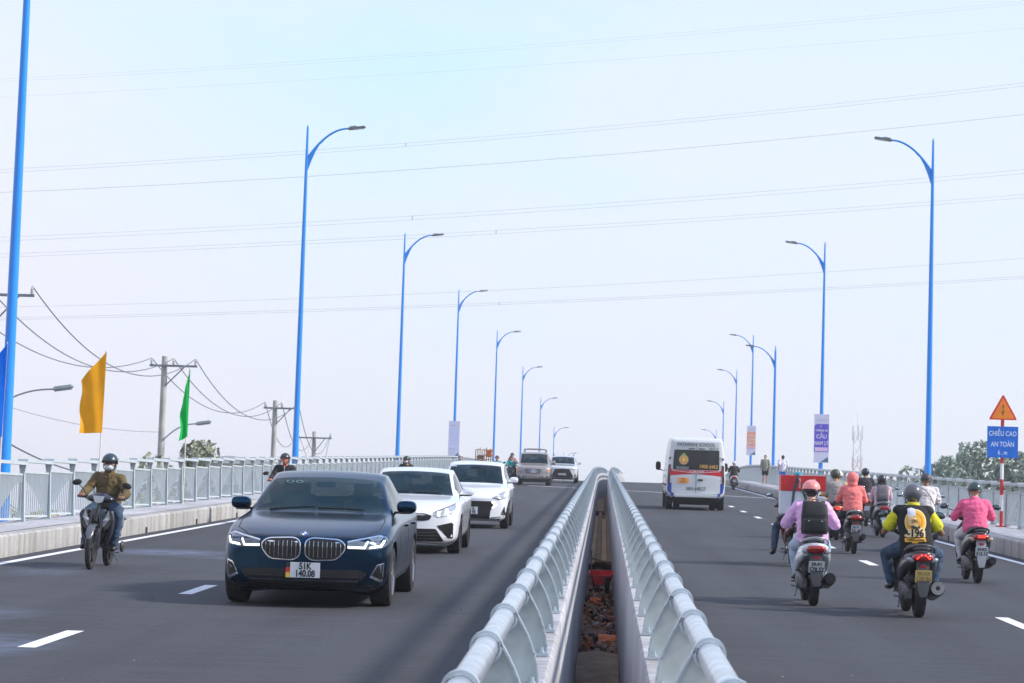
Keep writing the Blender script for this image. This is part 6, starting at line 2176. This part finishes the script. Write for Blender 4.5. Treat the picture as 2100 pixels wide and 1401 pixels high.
ride(-6.45, 83.0, PI, 'dark motorbike coming down behind the white saloon, mostly hidden by it',
     dict(kind='scooter', paint=pm('bike_grey', (.05, .05, .06), .3, coat=.6), mx=.38, mz=.16, text=('', '')),
     'long-haired rider in a black jacket and white mask, just above the white saloon roof',
     dict(kx=.16, ex=.27, dz=-.02), dict(top=MATS['black_jacket'], pants=DARKP, helmet=MATS['helmet_charcoal'], mask=MATS['mask_white'], hair='long', puff=.022), vox=.015)
ride(-7.15, 127.0, PI, 'motorbike coming down in front of the far left railing, hidden behind the white hatchback',
     dict(kind='underbone', paint=MATS['bike_grey'], text=('', '')),
     'distant rider whose dark and white helmet shows over the white hatchback roof',
     dict(dz=.0), dict(top=C('grey_pink_cloth', (.38, .28, .30)), pants=DARKP, helmet=pm('helmet_cream', (.5, .48, .42), .4), mask=MATS['mask_white']), vox=.02)
bk, pr = ride(-6.35, 134.0, PI, 'motorbike loaded with a caged platform, behind the white hatchback',
     dict(kind='underbone', paint=MATS['bike_darkred'], text=('', ''), nomirror=(-1, 1)),
     'rider in front of the caged cargo, face just above the white hatchback',
     dict(dz=.0), dict(top=C('brown_cloth', (.18, .10, .07)), pants=DARKP, helmet=pm('helmet_brown', (.08, .05, .05), .5)), vox=.02)
def cage():
    root = empty('cargo_cage', (0, 0, 0), 'cage of upright sticks with orange bundles, standing above the white hatchback roof', 'cargo')
    root.matrix_world = frame(-6.35, 134.0, 0, PI) @ Matrix.Translation((-.05, -.62, .80))
    b = MB()
    for i in range(9):
        for y in (-.25, .25):
            x = -.46 + .115 * i
            b.tube([(x, y, 0), (x + .01, y, 1.12 - .06 * (i % 3))], .014, n=5)
    for z in (.08, .5, 1.0):
        for y in (-.25, .25): b.tube([(-.48, y, z), (.48, y, z)], .014, n=5)
        for x in (-.46, .46): b.tube([(x, -.27, z), (x, .27, z)], .014, n=5)
    b.build('frame', pm('cane', (.24, .15, .06), .8), root)
    b = MB(); b.box((0, 0, .04), (1.0, .56, .05)); b.build('platform', M_WOOD2, root)
    for x, z, w_, m_ in ((-.24, .72, .40, 'o'), (-.24, .92, .36, 'o'), (.24, .62, .34, 'd'), (-.26, .30, .38, 'd')):
        b = MB(); b.box((x, 0, z), (w_, .42, .20), bev=.05)
        b.build('bundle', pm('bundle_orange', (.75, .24, .10), .7, var=.3) if m_ == 'o' else pm('bundle_brown', (.30, .18, .12), .8), root)
cage()
ride(-5.35, 128.0, PI, 'red motorbike coming down just left of the beige wagon, nearer of two',
     dict(kind='scooter', paint=pm('bike_red', (.45, .04, .04), .3, coat=.6), front=True, text=('', '')),
     'small rider in a teal top on the red motorbike',
     dict(kx=.16), dict(top=C('teal_cloth', (.05, .30, .36)), pants=C('red_cloth', (.45, .06, .06)), helmet=pm('helmet_tan', (.12, .08, .07), .5), skin=SKIN_L), vox=.018)
ride(-5.0, 138.0, PI, 'dark motorbike carrying two people, right beside the beige wagon',
     dict(kind='underbone', paint=MATS['bike_grey'], front=True, text=('', '')),
     'front rider in a bright turquoise top beside the beige wagon',
     dict(kx=.18, ex=.32), dict(top=C('turquoise_cloth', (.02, .48, .45)), pants=DARKP, helmet=MATS['helmet_charcoal'], skin=SKIN_L), vox=.018)
person('pillion passenger with a pink collar, head above the turquoise rider', rider_joints(dict(sy=-.58, dz=.15, pillion=True)),
       dict(top=C('pink_dull', (.55, .20, .24)), pants=DARKP, helmet=MATS['helmet_charcoal'], skin=SKIN_L), frame(-4.96, 138.0, 0, PI), .018)

# climbing, right side: d is bike middle = rear wheel + 0.61
def up(X, dr, *a, **k): return ride(X, dr + .61, k.pop('yaw', 0.0), *a, **k)
bk, pr = up(3.67, 29.44, 'black scooter with yellow plate, nearest scooter on the right',
   dict(paint=pm('scooter_black', (.014, .014, .017), .30, coat=.35), light='v', on=True, tail=.17, rail=.17, railm=pm('rail_grey', (.10, .10, .11), .3, metal=.5), plate=pm('plate_yellow', (.66, .50, .17), .5, var=.05), ink=pm('plate_brown_ink', (.35, .24, .08), .6), text=('59-X3', '128.96'), exr=.085, tyre=.125),
   'broad rider in grey helmet and black vest printed with an orange 196 emblem',
   dict(kx=.31, ex=.385, ez=-.03, fx=.25, lean=.01, lat=-.035, dz=.0, hx=-.005), dict(SKINB, top=C('yellow_shirt', (.62, .58, .02), var=.1), sleeve=.3, pants=JEANS, helmet=pm('helmet_grey', (.105, .105, .12), .30, coat=.6, var=.05), deep=1, fat=1.10, puff=.012, skin=SKIN_D, collar=True, topname='shirt', fold=.006), vox=.010)
def vest():
    J = rider_joints(dict(kx=.31, ex=.385, ez=-.03, fx=.25, lean=.01, lat=-.035, dz=.0))
    V = lambda k: Vector(J[k])
    t = MB(); f = 1.10
    t.tube([V('pelvis') - Vector((0, 0, .07)), V('pelvis') + Vector((0, 0, .03)), V('waist'), V('chest'), V('neck') - Vector((0, 0, .075)), V('neck') - Vector((0, 0, .035))], [.20, .199, .185, .199, .150, .075], n=24, sy=.74)
    t.ell(V('waist').lerp(V('chest'), .5) + Vector((0, .008, .0)), (.150 * f + .024, .112 * f + .030, .21), 18, 12)
    t.ell(V('chest') + Vector((0, .006, .02)), (.165 * f + .022, .105 * f + .030, .15), 18, 12)
    for s, S in ((-1, 'l'), (1, 'r')): limb(t, [V('neck').lerp(V('sh' + S), .3) - Vector((0, 0, .045)), V('neck').lerp(V('sh' + S), 1.0) - Vector((0, 0, -.004))], [.080, .080])
    o = fuse(t, 'vest', C('black_vest', (.008, .008, .009), var=.2), .010, pr, amp=.002, freq=7, smooth=5)
    bm = bmesh.new(); bm.from_mesh(o.data); bv = BVHTree.FromBMesh(bm); bm.free()
    def pt(x, z, off):
        h = bv.ray_cast(Vector((x, -2, z)), Vector((0, 1, 0)))[0]
        if h is None: h = Vector((x, -.4, z))
        return h + Vector((0, -off, 0))
    def patch(poly, mat, off, nm='printed_emblem', par=None):
        xs = [p[0] for p in poly]; zs = [p[1] for p in poly]
        pts = [Vector(p) for p in poly]; m = len(pts)
        x = min(xs) + .01
        inner = []
        while x < max(xs):
            z = min(zs) + .01
            while z < max(zs):
                ins = False; j = m - 1
                for i in range(m):
                    if (poly[i][1] > z) != (poly[j][1] > z) and x < (poly[j][0] - poly[i][0]) * (z - poly[i][1]) / (poly[j][1] - poly[i][1]) + poly[i][0]: ins = not ins
                    j = i
                if ins: inner.append(Vector((x, z)))
                z += .02
            x += .02
        r_ = delaunay_2d_cdt(pts + inner, [(i, (i + 1) % m) for i in range(m)], [], 1, 1e-6)
        v1 = [pt(p.x, p.y, off) for p in r_[0]]
        b = MB(); b.add(v1, [tuple(f_) for f_ in r_[2]], True)
        nn = len(v1); b.add([v + Vector((0, .004, 0)) for v in v1], [tuple(reversed(f_)) for f_ in r_[2]], True)
        return b.build(nm, mat, par or o)
    def onvest(t_, size, mat, x, z, off, bold=.004, sx=.9, par=None):
        me = text_mesh(t_, size, mat, bold, sx, .001)
        for v in me.vertices:
            h = pt(x + v.co.x, z + v.co.z, off); v.co = Vector((h.x, h.y + v.co.y, h.z))
        return link_mesh('writing', me, par or o)
    cx = -.025
    gold, cream, ink = C('print_gold', (.82, .42, .045), var=.15, scale=20), C('print_cream', (.85, .66, .34)), C('print_black', (.012, .015, .02))
    el = lambda a, b_, cz, n=28, x0=0: [(cx + x0 + a * math.cos(2 * PI * k / n), cz + b_ * math.sin(2 * PI * k / n)) for k in range(n)]
    o1 = patch(el(.125, .148, 1.085), cream, .006)
    patch(el(.113, .134, 1.085), gold, .009, par=o1)
    patch(el(.082, .105, 1.085), C('print_amber', (.60, .26, .02), var=.3, scale=15), .012, par=o1)
    patch(el(.066, .09, 1.080), gold, .0145, par=o1)
    patch([(cx - .095, 1.235), (cx - .05, 1.250), (cx - .005, 1.235), (cx, 1.140), (cx - .01, 1.070), (cx - .085, 1.070), (cx - .09, 1.150)], C('print_icy', (.66, .68, .74)), .017, 'printed_glass', o1)
    patch([(cx - .088, 1.150), (cx + .0, 1.160), (cx + .02, 1.030), (cx - .02, 1.010), (cx - .075, 1.050)], C('print_peach', (.85, .55, .25), var=.3, scale=30), .0195, 'printed_glass', o1)
    onvest('196', .055, ink, cx - .02, 1.095, .028, .001, .9, o1)
    patch([(cx - .06, 1.035), (cx - .03, 1.045), (cx + .02, 1.025), (cx + .05, 1.050), (cx + .045, 1.010), (cx - .03, 1.005)], C('print_dark', (.04, .05, .05)), .0215, 'printed_shape', o1)
    o2 = patch([(cx - .125, 0.935), (cx - .09, 0.950), (cx - .085, 1.005), (cx + .03, 1.008), (cx + .06, 1.025), (cx + .11, 0.985), (cx + .112, 0.915), (cx - .085, 0.905), (cx - .125, 0.915)], cream, .016)
    onvest('-196', .125, ink, cx - .005, 0.955, .026, .004, .86, o2)
    o3 = patch([(cx - .125, 0.895), (cx + .11, 0.908), (cx + .125, 0.865), (cx + .03, 0.855), (cx + .02, 0.840), (cx - .04, 0.840), (cx - .05, 0.855), (cx - .12, 0.850)], gold, .018)
    onvest('VODKA SODA', .034, ink, cx, 0.878, .021, .001, 0.900, o3)
vest()
bk, pr = up(2.60, 31.1, 'white scooter with a red tail light off and white plate, second nearest on the right',
   dict(paint=pm('scooter_white', (.56, .60, .66), .25, coat=.8), tail=.17, rail=.165, railm=pm('rail_silver', (.42, .43, .45), .3, metal=.7), text=('59-P1', '578.52'), ind=M_LAMPG, tyre=.115, exr=.07, nomirror=(-1, 1)),
   'rider in a lilac sweatshirt and pink helmet carrying a black backpack',
   dict(kx=.20, ex=.355, lean=.05, dz=-.01, lat=-.01), dict(SKINB, top=C('lilac_cloth', (.70, .42, .70), var=.08), pants=C('pale_jeans', (.38, .48, .62)), helmet=pm('helmet_pink', (.85, .27, .26), .35, coat=.4, var=.04), hair='short', puff=.030, fold=.008, band=True, collar=False, skin=SKIN_L), vox=.011)
def backpack(mw, label, mat, mat2, w=.27, h=.42, dp=.14, y=-.46, z=.90, x=0, pocket=True, studs=False):
    root = empty('backpack', (0, 0, 0), label, 'backpack', 'backpacks worn by the scooter riders')
    root.matrix_world = mw @ Matrix.Translation((x, y, z))
    b = MB()
    b.loft([(0, 0, 0, w * .47, dp * .46, 4), (h * .08, 0, 0, w * .5, dp * .5, 4), (h * .55, 0, .01, w * .5, dp * .48, 4), (h * .88, 0, .02, w * .46, dp * .42, 3.5), (h, 0, .03, w * .32, dp * .25, 3)], n=24, axis='Z')
    b.build('bag', mat, root)
    b = MB()
    b.loft([(h * .08, 0, -dp * .45, w * .42, dp * .22, 4), (h * .12, 0, -dp * .5, w * .44, dp * .25, 4), (h * .42, 0, -dp * .48, w * .44, dp * .22, 4), (h * .47, 0, -dp * .42, w * .40, dp * .14, 4)], n=20, axis='Z')
    b.build('front_pocket', mat2, root)
    b = MB()
    for s in (-1, 1): b.tube([(s * w * .30, .05, h * .9), (s * w * .34, .13, h * 1.0), (s * w * .36, .27, h * .85), (s * w * .42, .26, h * .45), (s * w * .46, .12, h * .12)], .022, n=8, sy=.35)
    b.tube([(-.035, .02, h * .98), (-.03, .0, h * 1.05), (.03, .0, h * 1.05), (.035, .02, h * .98)], .007, n=6)
    b.build('straps', mat2, root)
    if studs:
        for s in (-1, 1):
            b = MB(); b.ell((s * w * .24, -dp * .78, h * .40), (.009, .006, .009), 10, 6); b.build('stud', M_CHROME, root)
        b = MB(); b.box((0, -dp * .50, h * .58), (w * .8, .012, .012)); b.box((0, -dp * .76, h * .44), (w * .7, .01, .008)); b.build('zip', M_MATTE, root)
BAGM = C('bag_black', (.018, .019, .022), rough=.7)
BAGM2 = C('bag_black2', (.026, .027, .031), rough=.65)
backpack(frame(2.60, 31.71), 'black backpack with two small studs on the lilac-clad rider', BAGM, BAGM2, w=.33, h=.40, dp=.15, y=-.43, z=.865, x=.01, studs=True)

bk, pr = up(5.65, 38.35, 'black scooter with a lit red tail light and white plate, rightmost near the kerb',
   dict(paint=MATS['scooter_black'], light='bar', on=True, tail=.165, rail=.15, text=('59-K2', '313.12'), mud=pm('mud_silver', (.30, .31, .33), .4, metal=.4), mx=.40, mz=.17, exr=.06, ind=pm('ind_warm', (.5, .4, .3), .3)),
   'rider in a bright pink high-collared jacket with a dark green helmet',
   dict(kx=.20, ex=.335, dz=-.02, lean=.02), dict(SKINB, top=C('pink_cloth', (.78, .12, .26), var=.06), pants=C('white_trousers', (.55, .55, .58)), helmet=pm('helmet_green', (.02, .05, .045), .3, coat=.6), collar=True, puff=.024, fold=.009, skin=SKIN_L), vox=.012)
up(4.83, 48.8, 'dark motorbike with silver grab rail under the coral hoodie rider',
   dict(kind='underbone', paint=pm('bike_black3', (.02, .02, .022), .3, coat=.5), tail=.13, rail=.14, railm=MATS['rail_silver'], text=('59-T1', '731.48'), ind=M_BLACK, nomirror=(-1, 1), tyre=.09),
   'rider in a coral hoodie with the hood pulled up',
   dict(kx=.20, ex=.30, dz=.03, lat=-.01), dict(SKINB, top=C('coral_cloth', (.82, .20, .19), var=.06), pants=DARKP, hood=True, puff=.026, fold=.008), vox=.013)
up(6.62, 60.1, 'dark scooter with a bright reflecting white tail, ahead of the black-vested rider',
   dict(paint=MATS['scooter_black'], tail=.165, rail=.16, railm=MATS['rail_silver'], text=('', ''), mud=MATS['scooter_white'], bright=True, mx=.42, plate=pm('plate_bright', (.8, .8, .82), .3)),
   'small rider in a pale pink shirt and black helmet with a grey backpack',
   dict(kx=.16, ex=.26, dz=-.06), dict(SKINB, top=C('pale_pink_cloth', (.62, .42, .50)), pants=DARKP, helmet=pm('helmet_black', (.018, .018, .02), .3, coat=.5), deep=1, hair='long', puff=.020), vox=.015)
backpack(frame(6.62, 60.71), 'grey backpack on the rider in the pale pink shirt', C('bag_grey', (.17, .16, .18)), C('bag_grey2', (.12, .11, .13)), w=.29, h=.40, y=-.42, z=.83)
up(7.25, 70.0, 'dark motorbike near the right kerb, mostly hidden behind the backpack rider',
   dict(kind='underbone', paint=MATS['bike_grey'], text=('', '')),
   'rider dressed all in black with a black helmet, head above the grey backpack rider',
   dict(kx=.2, ex=.30, dz=.06), dict(SKINB, top=C('charcoal_cloth', (.03, .025, .035)), pants=DARKP, helmet=MATS['helmet_black'], deep=1, puff=.026), vox=.016)
up(6.42, 50.5, 'motorbike hidden behind the black-vested rider, only a mirror and handlebar showing',
   dict(kind='underbone', paint=pm('bike_green', (.03, .12, .10), .3, coat=.5), text=('', ''), bright=True, mx=.42, mz=.17),
   'rider in a white shirt with a thin black strap across the back',
   dict(kx=.2, ex=.31, dz=.04, lean=.03, lat=.04), dict(SKINB, top=C('white_shirt', (.66, .62, .62)), topname='shirt', pants=GREYP, helmet=pm('helmet_darkgrey', (.06, .055, .06), .5), skin=SKIN_D, puff=.034, fold=.012), vox=.013)
b = MB(); b.T = frame(6.42, 51.11)
b.tube([(-.10, -.42, 1.29), (-.02, -.465, 1.24), (.08, -.475, 1.12), (.14, -.46, 1.0), (.19, -.38, .92)], .016, n=6, sy=.5)
b.tube([(-.10, -.42, 1.29), (-.13, -.2, 1.31), (-.11, -.05, 1.22)], .016, n=6, sy=.5)
tag(b.build('bag_strap', M_GRIP), 'thin black bag strap slanting across the white-shirted rider', 'strap')
# two up on an orange scooter
bk, pr = up(5.25, 57.0, 'orange scooter carrying two people, left of the coral hoodie rider',
   dict(paint=pm('scooter_orange', (.80, .16, .03), .3, coat=.7), light='bar', on=True, text=('', ''), bright=True, mx=.40),
   'front rider with a cream helmet on the orange scooter, partly hidden by the passenger',
   dict(kx=.2, ex=.30, dz=.03, sy=-.12, lat=.06), dict(SKINB, top=C('orange_cloth', (.72, .24, .06)), pants=GREYP, helmet=pm('helmet_cream2', (.62, .56, .46), .4), puff=.022), vox=.016)
person('pillion passenger in a grey-beige jacket and dark helmet on the orange scooter', rider_joints(dict(sy=-.52, dz=.05, pillion=True, lat=-.03)),
       dict(SKINB, top=C('greige_cloth', (.30, .28, .27)), pants=GREYP, helmet=pm('helmet_olive', (.07, .075, .06), .5), deep=1, puff=.03), frame(5.25, 57.61), .015)
# delivery rider
bk, pr = up(3.25, 42.3, 'dark motorbike carrying the tall white and red box',
   dict(kind='underbone', paint=pm('bike_wine', (.12, .01, .015), .3, coat=.6), text=('', ''), nomirror=(1,), mx=.42, mz=.21, bright=True),
   'rider in a teal helmet hidden behind the tall white and red box',
   dict(kx=.24, ex=.25, dz=.03, sy=-.12, drag='l', lat=.03), dict(SKINB, top=C('dark_jacket2', (.03, .03, .035)), pants=JEANS, helmet=pm('helmet_teal', (.01, .22, .30), .35, coat=.4), puff=.022), vox=.013)
def delivery():
    mw = frame(3.25, 42.91)
    root = empty('delivery_box', (0, 0, 0), 'tall white box with a wide red upper part strapped behind the teal-helmeted rider', 'box')
    root.matrix_world = mw @ Matrix.Translation((-.04, -.66, .87))
    b = MB(); b.box((-.02, 0, .19), (.50, .42, .38), bev=.012); b.build('box', pm('box_white', (.60, .62, .68), .5, var=.05), root)
    b = MB(); b.box((.10, 0, .51), (.74, .44, .255), bev=.008)
    rb = b.build('red_panel', pm('box_red', (.60, .02, .025), .4, var=.12, scale=7), root)
    wtx = pm('box_text', (.75, .40, .38), .6, var=.2)
    for x, w_ in ((-.06, .03), (.18, .035)):
        b = MB(); b.box((x + .1, -.225, .51), (w_, .006, .16)); b.build('label_strip', wtx, rb)
    b = MB()
    b.tube([(-.05, -.225, .42), (-.07, -.225, .20), (-.10, -.24, .0)], .020, n=8, sy=.4)
    b.tube([(.0, -.235, .66), (-.02, -.235, .50), (-.05, -.235, .42)], .018, n=8, sy=.4)
    b.tube([(.0, -.235, .60), (.14, -.24, .38)], .014, n=8, sy=.4)
    b.build('dark_strap', pm('strap_dark', (.05, .08, .11), .7), root)
    b = MB(); b.prism([(.06, .42), (.13, .40), (.20, .17), (.16, .14)], -.24, -.232); b.build('teal_strap', pm('strap_teal', (.01, .17, .15), .7), root)
    return root
delivery()
b = MB(); b.T = frame(3.25, 42.91)
b.box((-.08, -.62, .775), (.52, .46, .12), bev=.03)
tag(b.build('cargo_bag', BAGM), 'flat black bag under the tall white and red box', 'bag')
# scooter ahead of the van's right side
up(7.28, 141.0, 'white-pink scooter ahead of the van, close to its right side',
   dict(paint=pm('scooter_pinkwhite', (.70, .52, .55), .3, coat=.6), tail=.19, text=('', ''), plate=M_PLATE, on=False),
   'rider in a black jacket and white helmet just right of the van',
   dict(kx=.2, ex=.33, dz=.05), dict(SKINB, top=MATS['black_jacket'], pants=DARKP, helmet=pm('helmet_white', (.62, .62, .64), .4), puff=.03), vox=.018)

# ------------------------------------------------------------------ two pedestrians on the right pavement
def walk(X, d, yaw, label, c, stride=.10, arm=.0):
    J = {'pelvis': (0, 0, .90), 'waist': (0, .0, 1.06), 'chest': (0, -.01, 1.24), 'neck': (0, .0, 1.42), 'head': (0, .02, 1.55)}
    for s, S in ((-1, 'l'), (1, 'r')):
        J['sh' + S] = (s * .18, -.01, 1.37); J['el' + S] = (s * .24, -.03 + s * arm, 1.11); J['wr' + S] = (s * .24, .06 + s * arm, .90); J['hand' + S] = (s * .245, .08 + s * arm, .88)
        J['hip' + S] = (s * .09, 0, .87); J['kn' + S] = (s * .10, .03 + s * stride * .6, .48); J['an' + S] = (s * .10, s * stride - .02, .10); J['toe' + S] = (s * .12, s * stride + .13, .040)
    return person(label, J, c, vframe(X, d, .34, yaw) @ Matrix.Diagonal((.97, .97, .97, 1)), .014, 'pedestrians on the right pavement', standing=True)
walk(8.98, 141.0, PI - .2, 'pedestrian in an olive-grey shirt and black shorts standing on the right pavement', dict(top=C('olive_grey_shirt', (.24, .24, .19)), pants=C('black_shorts', (.02, .02, .025)), leg=.75, sleeve=.95, hair='short', hem=.08, topname='shirt', skin=SKIN_L, puff=.022, shoes=C('sandals', (.35, .3, .28))), .05)
walk(9.15, 129.5, .2, 'pedestrian in a white printed shirt and blue shorts standing on the right pavement', dict(top=C('white_tshirt', (.62, .62, .72), var=.3, scale=9), pants=C('blue_shorts', (.05, .20, .62)), leg=.8, sleeve=.4, hair='short', hem=.04, topname='shirt', skin=SKIN_L, puff=.024, shoes=C('pale_shoes', (.5, .48, .48)), back=True), .09, .06)

# ------------------------------------------------------------------ morning haze
b = MB()
b.box((0, 1125, 23), (2900, 2650, 54.4))
hz_m = bpy.data.materials.new('haze'); hz_m.use_nodes = True
n_ = hz_m.node_tree.nodes
n_.remove(n_['Principled BSDF'])
pv = n_.new('ShaderNodeVolumePrincipled')
pv.inputs['Color'].default_value = (.93, .95, 1.0, 1)
pv.inputs['Density'].default_value = .00042
pv.inputs['Anisotropy'].default_value = .2
hz_m.node_tree.links.new(pv.outputs[0], n_['Material Output'].inputs['Volume'])
tag(b.build('haze', hz_m), 'pale morning haze filling the air', kind='stuff')
